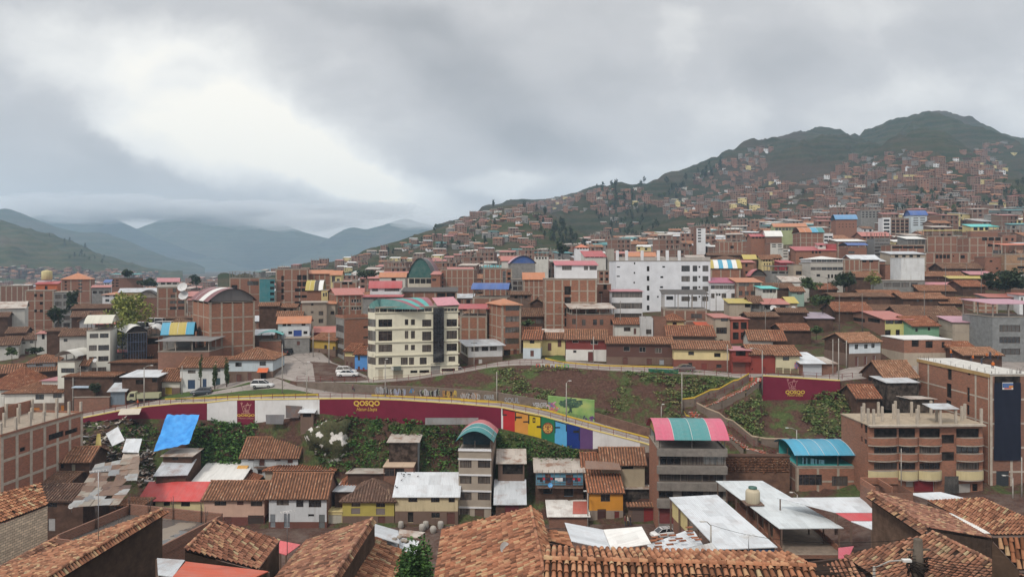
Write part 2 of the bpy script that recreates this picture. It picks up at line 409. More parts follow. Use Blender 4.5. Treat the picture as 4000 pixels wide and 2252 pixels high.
def hill(name,foot,ridge,mat,rows=40,amp=20,nsc=0.006,st=16,back=0.35,power=1.0,seed=0.0,rough=0.9):
 """a real hillside: foot line and ridge line (u, v, Y), then down again behind the ridge"""
 f=LV(*foot);r=LV(*ridge);mb=MB();g=[]
 u0,u1=int(min(f[0][0],r[0][0])),int(max(f[-1][0],r[-1][0]))
 us=list(range(u0,u1+st,st))
 def pt(u,t):
  (zf,yf),(zr,yr)=lerpl(f,u),lerpl(r,u)
  if t<=1:
   Y=lerp(yf,yr,t);z=lerp(zf,zr,t**power);w=min(1,t*2.5)*(0.25+0.75*min(1,(1-t)*5))
  else:
   k=t-1;Y=yr*(1+back*k);z=lerp(zr,zf-60,min(1,k*1.0)**1.3);w=0.25
  X=(u-CU)/F*Y
  p=Vector((X*nsc+seed,Y*nsc,seed))
  n=mnoise.ridged_multi_fractal(p,rough,2.1,6,1.0,2.0)-1.1
  z+=amp*n*w
  return Vector((X,Y,z))
 n=rows
 if f[0][2]<1500:f=[(u,min(z,zt(u,Y)-4),Y)for u,z,Y in f]
 g.append([pt(u,0)-Vector((0,0,30))for u in us])
 for k in range(n+9):
  t=k/n if k<=n else 1+(k-n)/8
  g.append([pt(u,t)for u in us])
 mb.grid(g,mat)
 tag(mb.build(name),kind='structure')
 def at(u,v):
  """first surface point seen at pixel"""
  pv=None
  for k in range(0,81):
   p=pt(u,k/80);vv=HV-p.z/p.y*F
   if pv is not None and vv<=v<=pv[0]:
    t=(pv[0]-v)/max(1e-6,pv[0]-vv);return pt(u,(k-1+t)/80)
   if pv is None or vv<pv[0]:pv=(vv,p)
  return None
 return at
G1,G2,DR=(0.022,0.034,0.014),(0.05,0.056,0.025),(0.07,0.05,0.036)
hill_front=hill('hill',[(850,1090,520),(1000,1085,500),(1300,1065,480),(1700,1055,470),(2100,1030,480),(2460,1010,520)],[(850,1078,640),(1000,1068,680),(1180,1040,760),(1336,1017,800),(1440,978,820),(1553,948,850),(1709,893,880),(1864,839,900),(1925,815,900),(2004,802,900),(2090,812,880),(2175,850,850),(2260,905,800),(2330,950,760),(2400,985,720),(2460,1005,700)],hillm('hill_scrub',G1,G2,DR,0.5,1.6),50,12,0.01,12,seed=3.1)
hill_middle=hill('hill',[(1700,1010,750),(2000,985,720),(2400,1000,620),(2700,990,570),(3000,965,560),(3600,935,560)],[(1700,900,1300),(1850,838,1450),(1920,810,1500),(2000,792,1500),(2175,771,1500),(2299,740,1500),(2400,738,1480),(2485,730,1450),(2570,705,1450),(2641,683,1450),(2720,668,1450),(2827,621,1500),(2920,582,1550),(3029,546,1600),(3100,535,1650),(3184,513,1700),(3240,512,1700),(3293,523,1700),(3355,546,1700),(3450,620,1650),(3600,720,1600)],hillm('hill_scrub',(0.02,0.028,0.014),(0.042,0.046,0.024),(0.06,0.045,0.033),0.5,1.0),60,42,0.0042,14,seed=7.7)
hill_right=hill('hill',[(2650,1010,540),(3000,960,520),(3300,935,500),(3700,905,480),(4400,880,480)],[(2650,930,800),(2780,860,950),(2900,800,1100),(3000,755,1200),(3120,695,1350),(3230,630,1500),(3355,546,1750),(3417,514,1800),(3470,490,1800),(3511,466,1800),(3570,450,1800),(3625,437,1800),(3660,434,1800),(3713,444,1800),(3760,462,1800),(3806,481,1800),(3860,508,1780),(3915,537,1750),(3977,560,1700),(4100,610,1700),(4400,690,1650)],hillm('hill_scrub',(0.02,0.03,0.014),(0.044,0.05,0.024),(0.06,0.046,0.033),0.5,1.0),64,40,0.0045,14,seed=1.3)
hill_edge=hill('hill',[(3800,700,2300),(4600,700,2300)],[(3800,590,2600),(3960,548,2600),(4010,536,2600),(4200,500,2600),(4600,470,2600)],hillm('hill_scrub',(0.034,0.05,0.02),(0.065,0.078,0.034),(0.085,0.065,0.045),0.52,0.8),16,20,0.004,24,seed=5.5)
hill_left=hill('hill',[(-600,1130,1150),(0,1120,1150),(300,1105,1200),(560,1085,1400),(700,1072,1600)],[(-600,790,1500),(-200,830,1600),(0,856,1700),(60,878,1700),(130,897,1750),(220,922,1800),(300,950,1850),(370,980,1900),(430,1000,1950),(500,1028,2000),(570,1052,2050),(700,1066,2100)],hillm('hill_grass',(0.028,0.04,0.016),(0.06,0.068,0.03),(0.085,0.065,0.04),0.54,1.0),40,26,0.005,18,seed=9.2)
MT=hillm('mountain_scrub',(0.03,0.042,0.022),(0.05,0.06,0.032),(0.07,0.06,0.045),0.52,0.4)
hill('mountains',[(-700,1075,2600),(300,1070,2700),(800,1066,3000)],[(-700,800,3300),(-200,812,3300),(-40,816,3300),(20,815,3300),(70,828,3300),(130,852,3300),(220,885,3300),(300,905,3300),(420,918,3300),(520,950,3300),(600,985,3300),(680,1022,3400),(760,1052,3500),(800,1062,3500)],MT,26,60,0.0018,20,back=.2,seed=2.2)
hill('mountains',[(0,1075,4700),(600,1072,4700),(1000,1070,4700)],[(0,880,5400),(200,835,5400),(330,845,5400),(420,840,5400),(470,862,5400),(540,903,5400),(640,943,5400),(760,985,5400),(860,1020,5400),(1000,1055,5400)],MT,24,80,0.0014,20,seed=4.4)
hill('mountains',[(300,1072,5600),(1400,1066,5600)],[(300,930,6400),(540,895,6400),(620,862,6400),(690,835,6400),(760,840,6400),(880,835,6400),(1000,850,6400),(1100,870,6400),(1180,900,6400),(1300,930,6400),(1400,1000,6400)],MT,22,110,0.001,24,seed=6.1)
hill('mountains',[(1000,1072,4650),(1900,1062,4650)],[(1000,1060,5300),(1090,1030,5300),(1200,975,5300),(1290,930,5300),(1350,895,5300),(1385,888,5300),(1430,895,5300),(1500,872,5300),(1560,858,5300),(1590,855,5300),(1630,872,5300),(1700,890,5300),(1900,960,5300)],MT,22,80,0.0013,20,seed=8.8)
CHAN=adobe((0.09,0.055,0.04))
def tilepanel(mb,poly,mat,base,sp=0.5,h=0.19,tl=None,th=0.12):
 poly=[Vector(p)for p in poly]
 n=(poly[1]-poly[0]).cross(poly[2]-poly[0]).normalized()
 if n.z<0:poly=poly[::-1];n=-n
 t=Vector((0,0,1)).cross(n)
 t=t.normalized()if t.length>0.03 else Vector((1,0,0))
 w=n.cross(t)
 o=poly[0];ab=[((p-o).dot(t),(p-o).dot(w))for p in poly]
 a0,a1=min(a for a,b in ab),max(a for a,b in ab)
 mb.slab(poly,th,CHAN if tl is None else base)
 k=max(1,int((a1-a0)/sp));sp=(a1-a0)/k
 m=len(ab)
 for i in range(k):
  ac=a0+(i+0.5)*sp;bs=[]
  for q in range(m):
   (xa,ya),(xb,yb)=ab[q],ab[(q+1)%m]
   if(xa-ac)*(xb-ac)<=0 and xa!=xb:bs.append(ya+(yb-ya)*(ac-xa)/(xb-xa))
  if len(bs)<2:continue
  b0,b1=min(bs)-0.04,max(bs)
  if b1-b0<0.1:continue
  if tl is None:
   r=sp*0.34;wob=random.uniform(-0.03,0.03);rows=[]
   nb=max(1,int((b1-b0)/2.5))
   for j in range(nb+1):
    b=lerp(b0,b1,j/nb);da=wob*math.sin(j*1.7+i)
    rows.append([o+t*(ac+da+r*c)+w*b+n*(0.015+h*s_)for c,s_ in((1,0),(0.6,0.8),(-0.6,0.8),(-1,0))])
   mb.grid([list(x)for x in zip(*rows)][::-1],mat,False)
  else:
   b=b0;row=0
   while b<b1-0.08:
    e=min(b+tl*random.uniform(1.08,1.2),b1+0.05);r=sp*0.4;r2=sp*0.29
    da=random.uniform(-0.018,0.018);dz=random.uniform(0,0.022);tw=random.uniform(-0.03,0.03)
    A_,B_=[],[]
    for q in range(6):
     an=math.pi*q/5;c,s_=math.cos(an),math.sin(an)
     A_.append(o+t*(ac+da+r*c)+w*b+n*(0.045+dz+h*1.2*s_))
     B_.append(o+t*(ac+da+tw+r2*c)+w*e+n*(dz-.01+h*0.75*s_))
    if random.random()>0.012:
     mb.grid([B_,A_],mat,True)
     mb.grid([[p-n*0.035 for p in A_],A_][::-1],mat,False)
    b+=tl*random.uniform(0.96,1.04);row+=1
def ridgecap(mb,p,q,mat,tl=0.45,r=0.14,up=0.1):
 p,q=Vector(p),Vector(q);L=(q-p).length;d=(q-p).normalized()
 s=d.cross(Vector((0,0,1))).normalized();n=s.cross(d)
 x=0
 while x<L:
  e=min(x+tl*1.1,L+0.1);dz=random.uniform(0,0.03);ra=r*random.uniform(0.95,1.1)
  rows=[]
  for b,rr,z in((x,ra,0.03),(e,ra*0.8,0.0)):
   rows.append([p+d*b+s*(rr*math.cos(math.pi*k/5))+n*(up-0.1+z+dz+rr*math.sin(math.pi*k/5))for k in range(6)])
  mb.grid(rows,mat,True);x+=tl
_W={}
def winmesh(w,h,kind,fc):
 w,h=round(w,1),round(h,1)
 key=(w,h,kind,fc)
 if key in _W:return _W[key]
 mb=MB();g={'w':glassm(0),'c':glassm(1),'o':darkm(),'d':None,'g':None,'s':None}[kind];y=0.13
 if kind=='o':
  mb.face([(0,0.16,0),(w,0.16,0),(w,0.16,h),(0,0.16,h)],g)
 elif kind in 'wc':
  fm=paint(fc);b=0.06
  mb.face([(0,y,0),(w,y,0),(w,y,h),(0,y,h)],g)
  for a in((0,b),(w-b,w)):mb.box(a[0],a[1],0.05,y-0.005,0,h,fm)
  for a in((0,b),(h-b,h)):mb.box(b,w-b,0.05,y-0.005,a[0],a[1],fm)
  k=max(1,round(w/1.0))
  for i in range(1,k):mb.box(w*i/k-0.03,w*i/k+0.03,0.07,y-0.005,b,h-b,fm)
  if h>1.1:mb.box(b,w-b,0.08,y-0.008,h*0.68,h*0.68+0.05,fm)
 else:
  dm=paint(fc,0.6)
  mb.face([(0,0.1,0),(w,0.1,0),(w,0.1,h),(0,0.1,h)],dm)
  k=max(1,round(w/0.8))
  for i in range(k):
   mb.box(w*i/k+0.07,w*(i+1)/k-0.07,0.07,0.095,0.15,h*0.55,dm)
   mb.box(w*i/k+0.07,w*(i+1)/k-0.07,0.07,0.095,h*0.6,h-0.1,dm)
 _W[key]=mb.mesh({'d':'door','g':'garage_door'}.get(kind,'window'))
 return _W[key]
FR=(0.09,0.06,0.045)
WH=(0.6,0.6,0.58)
BRICK,TILE,ADOBE,CONC=brick(),tile((0.31,0.145,0.082),0.5),adobe(),concrete()
OLD=tile((0.21,0.112,0.07),0.65)
LCON=concrete((0.34,0.29,0.235))
class B_:pass
ALLH=[]
def H(label,x0,x1,yt,Y,th=0.0,xs=None,D=None,yb=None,wall=None,side=None,roof=('flat',),wins=(),frame=None,name='house',cat='house',group=None,fc=FR,band=None,dep=0.2,fcol=None,under=3.0,pw=0.21):
 wall=wall or BRICK;side=side or wall
 u0,u1=U(x0),U(x1)
 if th==0 and xs is None and Y>166 and abs((u0+u1)/2-CU)>450:th=math.degrees(math.atan((CU-(u0+u1)/2)/F))*(0.75 if u0<CU else 0.3)+4*math.sin(u0*.37+yt)
 elif th==0 and xs is None and Y>166:th=5*math.sin(u0*.37+yt)
 s,c=math.sin(R(th)),math.cos(R(th))
 Ax,Ay=(u0-CU)/F*Y,Y;k1=(u1-CU)/F
 W=(k1*Ay-Ax)/(c-k1*s)
 Bx,By=Ax+W*c,Ay+W*s
 us=None if xs is None else U(xs)
 vis=None
 if us is not None:
  ks=(us-CU)/F
  ox,oy,vis=(Ax,Ay,'L')if us<u0 else(Bx,By,'R')
  den=s+ks*c
  d=(ox-ks*oy)/den if abs(den)>1e-4 else 99
  if not 1.5<d<45:print('BAD DEPTH',label,round(d,1));d=9 if D is None else D
  if D is None:D=d
 if D is None:D=9.0
 zt_=(HV-V(yt))/F*Ay
 if yb is not None:zb=(HV-V(yb))/F*Ay
 else:
  zb=min(ztX(Ax,Ay),ztX(Bx,By))-0.2
 Hh=zt_-zb
 if Hh<(0.7 if yb else 2.0):Hh=2.2;zb=zt_-Hh
 o=thing(name,label,cat,(Ax,Ay,zb),R(th),group)
 b=B_();b.o,b.W,b.D,b.H,b.s,b.c,b.A,b.zb,b.label=o,W,D,Hh,s,c,(Ax,Ay),zb,label
 ALLH.append((Ax,Ay,W,D,th,zb,Hh))
 def loc(face,x,y):
  k=(U(x)-CU)/F
  if face=='F':a=(k*Ay-Ax)/(c-k*s);yy=Ay+a*s;r=a
  else:
   ox,oy=(Ax,Ay)if face=='L' else(Bx,By)
   den=s+k*c
   a=(ox-k*oy)/den if abs(den)>1e-6 else 1.0;yy=oy+a*c
   r=D-a if face=='L' else a
  return r,(HV-V(y))/F*yy-zb
 b.loc=loc
 rects={'F':[],'L':[],'R':[]};items=[]
 for wn in wins:
  face,kind,a0,b0,a1,b1=wn[:6]
  (l0,t1),(l1,t0)=loc(face,a0,b0),loc(face,a1,b1)
  t1b=loc(face,a1,b0)[1];t0b=loc(face,a0,b1)[1]
  if l0>l1:l0,l1=l1,l0
  t1,t0=(t1+t1b)/2,(t0+t0b)/2
  n,m,fw,fh=(1,1,1,1)if len(wn)<8 else(wn[6],wn[7],wn[8]if len(wn)>8 else 0.6,wn[9]if len(wn)>9 else 0.55)
  col=wn[10]if len(wn)>10 else None
  cw,ch=(l1-l0)/n,(t1-t0)/m
  for i in range(n):
   for j in range(m):
    cx,cz=l0+(i+0.5)*cw,t0+(j+0.5)*ch
    r=(cx-cw*fw/2,cx+cw*fw/2,cz-ch*fh/2,cz+ch*fh/2)
    rects[face].append(r);items.append((face,kind,r,col))
 mb=MB();z0=-under
 fr={'F':((0,0,0),(1,0,0),W,wall),'L':((0,D,0),(0,-1,0),D,side),'R':((W,0,0),(0,1,0),D,side)}
 top=Hh
 clean={}
 for f_,(oo,xd,L,mt)in fr.items():
  clean[f_]=mb.wall(oo,xd,L,top,rects[f_],mt,None,dep,z0)
 mb.wall((W,D,0),(-1,0,0),W,top,[],side,None,dep,z0)
 if band:
  zbnd=band[0]if band[0]>0 else Hh*-band[0]
  mb2=MB();pr=0.03
  for f_,(oo,xd,L,mt)in fr.items():
   xdv=Vector(xd);nn=Vector((xdv.y,-xdv.x,0));rr=[q for q in rects[f_]if q[2]<zbnd-0.1]
   rr=[(a,b_,c_,min(d_,zbnd-0.02))for a,b_,c_,d_ in rr]
   mb2.wall(Vector(oo)+nn*pr-xdv*pr,xd,L+2*pr,zbnd,[(a+pr,b_+pr,c_,d_)for a,b_,c_,d_ in rr],band[1],None,pr,z0)
   a=Vector(oo)+Vector((0,0,zbnd));e=a+xdv*L
   mb2.face([a+nn*pr-xdv*pr,e+nn*pr+xdv*pr,e,a],band[1])
  mb2.build('lower_wall',o)
 for face,kind,r,col in items:
  r=(max(0.02,r[0]),min((D if face!='F' else W)-0.02,r[1]),max(z0+0.02,r[2]),min(top-0.02,r[3]))
  w_,h_=r[1]-r[0],r[3]-r[2]
  if w_<0.08 or h_<0.08:continue
  me=winmesh(w_,h_,kind,col or(fc if kind not in 'dg' else(0.12,0.05,0.04)))
  nm={'w':'window','c':'window','o':'window_opening','d':'door','g':'garage_door'}[kind]
  x=link(nm,me,o)
  x.scale=(w_/max(0.1,round(w_,1)),1,h_/max(0.1,round(h_,1)))
  if face=='F':x.location=(r[0],0,r[2])
  elif face=='L':x.location=(0,D-r[0],r[2]);x.rotation_euler=(0,0,R(-90))
  else:x.location=(W,r[0],r[2]);x.rotation_euler=(0,0,R(90))
 if frame:
  nf,fl,ns=frame;fm=MB();cm=fcol or LCON
  def clear(f_,x):return all(not(q[0]-0.1<x<q[1]+0.1)for q in rects[f_])
  for i in range(nf+1):
   x=lerp(pw,W-pw,i/nf)
   if i in(0,nf)or clear('F',x):fm.box(x-pw,x+pw,-0.04,0.02,z0,Hh-0.01,cm)
   else:
    zz=[z0]+sorted(sum([[q[2],q[3]]for q in rects['F']if q[0]-0.1<x<q[1]+0.1],[]))+[Hh-0.01]
    for a,e in zip(zz[::2],zz[1::2]):
     if e-a>0.1:fm.box(x-pw,x+pw,-0.04,0.02,a,e,cm)
  for i in range(ns+1):
   y=lerp(pw,D-pw,i/ns)
   if clear('L',D-y):fm.box(-0.04,0.02,y-pw+(0.2 if i==0 else 0),y+pw,z0,Hh-0.01,cm)
   if clear('R',y):fm.box(W-0.02,W+0.04,y-pw+(0.2 if i==0 else 0),y+pw,z0,Hh-0.01,cm)
  for j in range(1,fl+1):
   z=Hh*j/fl-0.14
   def seg(f_,L):
    bl=sorted([(q[0],q[1])for q in rects[f_]if q[2]-0.02<z+0.1 and q[3]>z-0.1]);x=0.33;out=[]
    for a,e in bl:
     if a>x:out.append((x,a))
     x=max(x,e)
    if x<L-0.33:out.append((x,L-0.33))
    return out
   for a,e in seg('F',W):fm.box(a,e,-0.032,0.02,z-pw*.8,z+pw*.75,cm)
   for a,e in seg('L',D):fm.box(-0.032,0.02,D-e,D-a,z-0.13,z+0.12,cm)
   for a,e in seg('R',D):fm.box(W-0.02,W+0.032,a,e,z-0.13,z+0.12,cm)
  fm.build('concrete_frame',o)
 kind=roof[0];rb=MB();ov=0.45
 def zr(y,dep_,xx=0.0):
  return(HV-V(y))/F*(Ay+dep_*c+xx*s)-zb
 if kind=='flat':
  m=roof[1]if len(roof)>1 and roof[1]else CONC
  rb.box(-0.12,W+0.12,-0.12,D+0.12,Hh,Hh+0.16,m)
  if len(roof)>2:
   p=roof[2];pm=roof[3]if len(roof)>3 else wall
   for a in((-0.1,W+0.1,-0.1,0.1),(-0.1,W+0.1,D-0.1,D+0.1),(-0.1,0.1,0.1,D-0.1),(W-0.1,W+0.1,0.1,D-0.1)):
    rb.box(*a,Hh+0.16,Hh+0.16+p,pm)
 elif kind=='slabroof':pass
 elif kind=='gable':
  m=roof[2]if len(roof)>2 else TILE;r=max(0.8,zr(roof[1],D/2)-Hh);sl=r/(D/2)
  if r>D*0.45:r=D*0.45;sl=0.9
  tp=tilepanel if m in TILES else(lambda q,poly,mm,base:q.slab(poly,0.1,mm))
  zo=Hh-ov*sl+0.05
  tp(rb,[(-ov,-ov,zo),(W+ov,-ov,zo),(W+ov,D/2,Hh+r+0.05),(-ov,D/2,Hh+r+0.05)],m,m)
  tp(rb,[(W+ov,D+ov,zo),(-ov,D+ov,zo),(-ov,D/2,Hh+r+0.05),(W+ov,D/2,Hh+r+0.05)],m,m)
  if m in TILES:ridgecap(rb,(-ov,D/2,Hh+r+0.06),(W+ov,D/2,Hh+r+0.06),m,0.6,0.17)
  mb.face([(0,D,Hh),(0,0,Hh),(0,D/2,Hh+r)],side);mb.face([(W,0,Hh),(W,D,Hh),(W,D/2,Hh+r)],side)
 elif kind=='gablef':
  m=roof[2]if len(roof)>2 else TILE;r=max(0.8,min(W*0.45,(HV-V(roof[1]))/F*(Ay+W/2*s)-zb-Hh));sl=r/(W/2)
  tp=tilepanel if m in TILES else(lambda q,poly,mm,base:q.slab(poly,0.1,mm))
  zo=Hh-ov*sl+0.05
  tp(rb,[(-ov,D+ov,zo),(-ov,-ov,zo),(W/2,-ov,Hh+r+0.05),(W/2,D+ov,Hh+r+0.05)],m,m)
  tp(rb,[(W+ov,-ov,zo),(W+ov,D+ov,zo),(W/2,D+ov,Hh+r+0.05),(W/2,-ov,Hh+r+0.05)],m,m)
  if m in TILES:ridgecap(rb,(W/2,-ov,Hh+r+0.06),(W/2,D+ov,Hh+r+0.06),m,0.6,0.17)
  gm=roof[3]if len(roof)>3 else wall
  mb.face([(0,0,Hh),(W,0,Hh),(W/2,0,Hh+r)],gm);mb.face([(W,D,Hh),(0,D,Hh),(W/2,D,Hh+r)],gm)
 elif kind=='hip':
  m=roof[2]if len(roof)>2 else TILE;r=max(0.7,zr(roof[1],D/2,W/2)-Hh);q=min(D/2,W/2-0.2);zo=Hh-0.2
  r=min(r,D*0.45)
  tp=tilepanel if m in TILES else(lambda q_,poly,mm,base:q_.slab(poly,0.1,mm))
  e=[(-ov,-ov,zo),(W+ov,-ov,zo),(W+ov,D+ov,zo),(-ov,D+ov,zo)];r0,r1=(q,D/2,Hh+r),(W-q,D/2,Hh+r)
  for pl in([e[0],e[1],r1,r0],[e[1],e[2],r1],[e[2],e[3],r0,r1],[e[3],e[0],r0]):tp(rb,pl,m,m)
  if m in TILES:
   for a,z in((e[0],r0),(e[1],r1),(r0,r1)):ridgecap(rb,a,z,m,0.6,0.16)
 elif kind=='shed':
  m=roof[2];zbk=zr(roof[1],D);zbk=min(max(zbk,Hh-D*0.4),Hh+D*0.6);sl=(zbk-Hh)/D;ov2=roof[3]if len(roof)>3 else 0.4
  pl=[(-ov2,-ov2,Hh-ov2*sl+0.06),(W+ov2,-ov2,Hh-ov2*sl+0.06),(W+ov2,D+ov2,zbk+ov2*sl+0.06),(-ov2,D+ov2,zbk+ov2*sl+0.06)]
  if m in TILES:tilepanel(rb,pl,m,m)
  else:rb.slab(pl,0.09,m)
  if zbk>Hh:
   mb.face([(0,D,Hh),(0,0,Hh),(0,D,zbk)],side);mb.face([(W,0,Hh),(W,D,Hh),(W,D,zbk)],side)
   mb.face([(W,D,Hh),(0,D,Hh),(0,D,zbk),(W,D,zbk)],side)
 mb.build('wall',o)
 rb.build('roof',o)
 if kind=='barrel':
  _,ax,rise,lift,ms,em=roof[:6]
  fl=MB();fl.box(-0.1,W+0.1,-0.1,D+0.1,Hh,Hh+0.14,CONC);fl.build('roof_slab',o)
  canopy(b,ax,rise,lift,ms,em)
 elif kind=='canopy':
  _,lf,bl,m=roof[:4];fl=MB();fl.box(-0.1,W+0.1,-0.1,D+0.1,Hh,Hh+0.14,CONC);fl.build('roof_slab',o)
  rb=MB();e=0.5
  rb.slab([(-e,-e,Hh+lf),(W+e,-e,Hh+lf),(W+e,D+e,Hh+bl),(-e,D+e,Hh+bl)],0.08,m);rb.build('roof',o)
  posts(b,Hh+0.14,lambda x,y:lerp(Hh+lf,Hh+bl,y/D)-0.1)
 return b
TILES=[TILE,OLD,tile((0.33,0.17,0.10),0.35),tile((0.28,0.11,0.06),0.25),tile((0.17,0.10,0.075),0.8),tile((0.34,0.14,0.075),0.2)]
ORT=TILES[5]
def posts(b,z0,zf,n=3,r=0.09,mat=None):
 mt=mat or CONC
 def pb(x,y):pm=MB();pm.box(x-r,x+r,y-r,y+r,z0,zf(x,y),mt);pm.build('roof_post',b.o)
 for x in[lerp(0.15,b.W-0.15,i/n)for i in range(n+1)]:
  for y in(0.15,b.D-0.15):pb(x,y)
 for y in[lerp(0.15,b.D-0.15,i/2)for i in(1,)]:
  for x in(0.15,b.W-0.15):pb(x,y)
def canopy(b,ax,rise,lift,ms,em,e=0.5,seg=14,n=2):
 """arched sheet roof in coloured bays carried on posts or on end walls"""
 W,D,Hh,o=b.W,b.D,b.H,b.o
 L,Sp=(W,D)if ax=='x' else(D,W)
 z0=Hh+lift
 def pt(l,a,dz=0.0):
  s_=-e+a*(Sp+2*e);z=z0+rise*(1-(2*a-1)**2)+dz
  return(l,s_,z)if ax=='x' else(s_,l,z)
 mb=MB();k=len(ms)
 for i,m in enumerate(ms):
  l0,l1=lerp(-e,L+e,i/k),lerp(-e,L+e,(i+1)/k)
  rows=[[pt(l,q/seg)for l in(l0,l1)]for q in range(seg+1)]
  if ax=='x':rows=[r[::-1]for r in rows][::-1]if False else rows
  mb.grid(rows if ax=='x' else[r[::-1]for r in rows],m,True)
  mb.grid([[pt(l,q/seg,-0.06)for l in((l1,l0)if ax=='x' else(l0,l1))]for q in range(seg+1)],m,True)
  if i:
   mb.tube([pt(l0,q/seg,0.02)for q in range(seg+1)],0.04,paint((0.6,0.6,0.6)),4)
 mb.build('arched_roof',o)
 if em:
  for l in(0.06,L-0.06):
   eb=MB()
   pts=[pt(l,q/seg,-0.08)for q in range(1,seg)]
   base=[pt(l,q/seg)for q in(1,seg-1)]
   for q in range(1,seg-1):
    a,c2=pt(l,q/seg,-0.08),pt(l,(q+1)/seg,-0.08)
    eb.face([(a[0],a[1],z0),(c2[0],c2[1],z0),c2,a],em)
   eb.build('roof_end',o)
 if lift>0.3:posts(b,Hh+0.1,lambda x,y:z0+0.02,n,0.07,paint((0.1,0.09,0.08)))
def part(b,name,fn,*boxes):
 mb=MB()
 for q in boxes:mb.box(*q[:6],q[6])
 return mb.build(name,b.o)
RED,PINK,ORANGE,TEAL=sheet((0.36,0.05,0.055)),sheet((0.4,0.15,0.17)),sheet((0.42,0.15,0.055)),sheet((0.03,0.22,0.23))
BLUE,SKYB,YEL,MAROON=sheet((0.03,0.09,0.3)),sheet((0.05,0.30,0.46)),sheet((0.42,0.33,0.06)),sheet((0.17,0.05,0.055))
TURQ,LILAC,SALMON,WSH=sheet((0.08,0.5,0.48)),sheet((0.42,0.22,0.28)),sheet((0.38,0.115,0.09)),sheet((0.68,0.68,0.66))
GREYM,WHITEM,RUSTM,DARKM=metal(),metal((0.54,0.57,0.6),0.16),metal((0.42,0.38,0.34),0.8),metal((0.06,0.055,0.05),0.2)
CREAM,WHITE,OFFW=plaster((0.68,0.65,0.52),0.15),plaster((0.70,0.71,0.73),0.15),plaster((0.58,0.57,0.53),0.5)
PBLUE,DKRED,BEIGE=plaster((0.50,0.57,0.61),0.5),plaster((0.21,0.05,0.045),0.3),plaster((0.40,0.34,0.27),0.4)
YCR=plaster((0.62,0.52,0.26),0.3)
BRN=plaster((0.17,0.115,0.09),0.6)
GREYC=concrete((0.23,0.225,0.215))
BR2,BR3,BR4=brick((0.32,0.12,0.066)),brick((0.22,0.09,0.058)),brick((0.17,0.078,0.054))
reg(0,800,2.576)
H('tall red brick block with concrete grid beside the grey balconied block',250,540,862,262,0,D=11,wall=BRICK,frame=(3,5,3),wins=[('F','o',400,895,432,925),('F','o',400,975,432,1003),('F','o',400,1052,432,1080),('F','o',345,895,372,925),('F','o',345,1052,372,1080)],name='brick_building',cat='building')
H('bare grey concrete block with stacked balcony bays next to the brick tower',542,716,880,261,0,D=11,wall=GREYC,wins=[('F','c',545,885,712,1245,2,5,0.78,0.6)],name='concrete_building',cat='building')
H('orange penthouse with red sheet roof on the tall brick block',360,575,795,268,0,D=6,yb=862,wall=plaster((0.45,0.13,0.06)),roof=('shed',770,RED),wins=[('F','o',450,815,478,850)],name='penthouse',cat='building')
b=H('white plinth carrying the big yellow water tank above the orange penthouse',375,505,757,272,0,D=5,yb=800,wall=WHITE,name='tank_plinth',cat='plinth')
mb=MB();mb.lathe((b.W*0.5,2.4,b.H+0.17),[(1.7,0),(1.8,0.15),(1.8,3.0),(1.6,3.2),(0.3,3.6),(0,3.65)],plaster((0.5,0.44,0.24),0.7),20);o=mb.build('water_tank',None,b.o.location)
tag(o,'large round yellow water tank above the orange penthouse','water tank')
H('brick house under a bright orange hipped roof behind the yellow water tank',610,912,745,335,0,D=14,wins=[('F','o',650,760,672,890,1,4,1,0.5),('F','c',788,745,828,890,1,4,1,0.5)],frame=(3,4,2),roof=('hip',683,ORANGE),name='brick_house',cat='house')
H('grey storeyed house with brick side and teal canopy edge',1108,1395,738,372,0,D=12,wall=BR3,wins=[('F','o',1112,745,1200,830,2,3,0.7,0.5)],roof=('canopy',2.0,2.4,TEAL),name='brick_house',cat='house')
H('red brick tower with bay windows and pink gabled attic, satellite dish on its flank',1580,1870,830,242,0,D=10,wins=[('F','c',1720,835,1870,880,2,1,0.5,0.9),('F','c',1700,900,1865,935,2,1,0.6,0.9),('F','c',1700,960,1865,995,2,1,0.8,0.9),('F','c',1700,1020,1865,1055,2,1,0.8,0.9)],frame=(3,5,2),name='brick_building',cat='building')
H('white attic with a pink gabled roof on the red brick tower',1590,1795,772,244,0,D=9,yb=828,wall=OFFW,wins=[('F','c',1610,778,1790,800,3,1,0.7,1)],roof=('gable',735,PINK),name='attic',cat='house')
H('white two storey house with an orange roof beside the leafy tree',1030,1330,898,288,0,D=10,wall=WHITE,roof=('hip',870,ORANGE),wins=[('F','c',1040,900,1200,925,2,1,0.5,0.9),('F','c',1040,945,1200,975,2,1,0.5,0.9)])
H('low dark arched hall behind the leafy tree',1372,1585,935,265,0,D=14,wall=BR3,roof=('barrel','y',2.6,0.0,[DARKM],CONC),name='arched_hall',cat='hall')
H('long tiled adobe house left of the leafy tree',722,1100,1045,236,0,D=12,wall=ADOBE,roof=('gable',1005,OLD))
H('long brown tiled roof in front of the grey concrete block',720,1005,1130,212,0,D=14,wall=ADOBE,roof=('gable',1075,OLD))
H('grey gabled house end between the tiled roofs and the red sheet',800,1030,1165,203,10,D=9,wall=plaster((0.36,0.36,0.37)),roof=('gablef',1095,OLD))
H('shop under a flat red sheet roof left of the leafy tree',955,1195,1200,200,0,D=9,wall=BRN,roof=('shed',1150,RED))
H('narrow brick house with yellow awnings at the edge of the tall brick block',75,250,1065,232,0,D=10,wins=[('F','c',195,1115,248,1150),('F','c',195,1190,248,1225)],roof=('shed',1035,YEL),frame=(2,3,1))
H('white shed with long pale metal roof at the far left',-60,250,1040,222,0,D=12,wall=OFFW,roof=('gable',975,RUSTM))
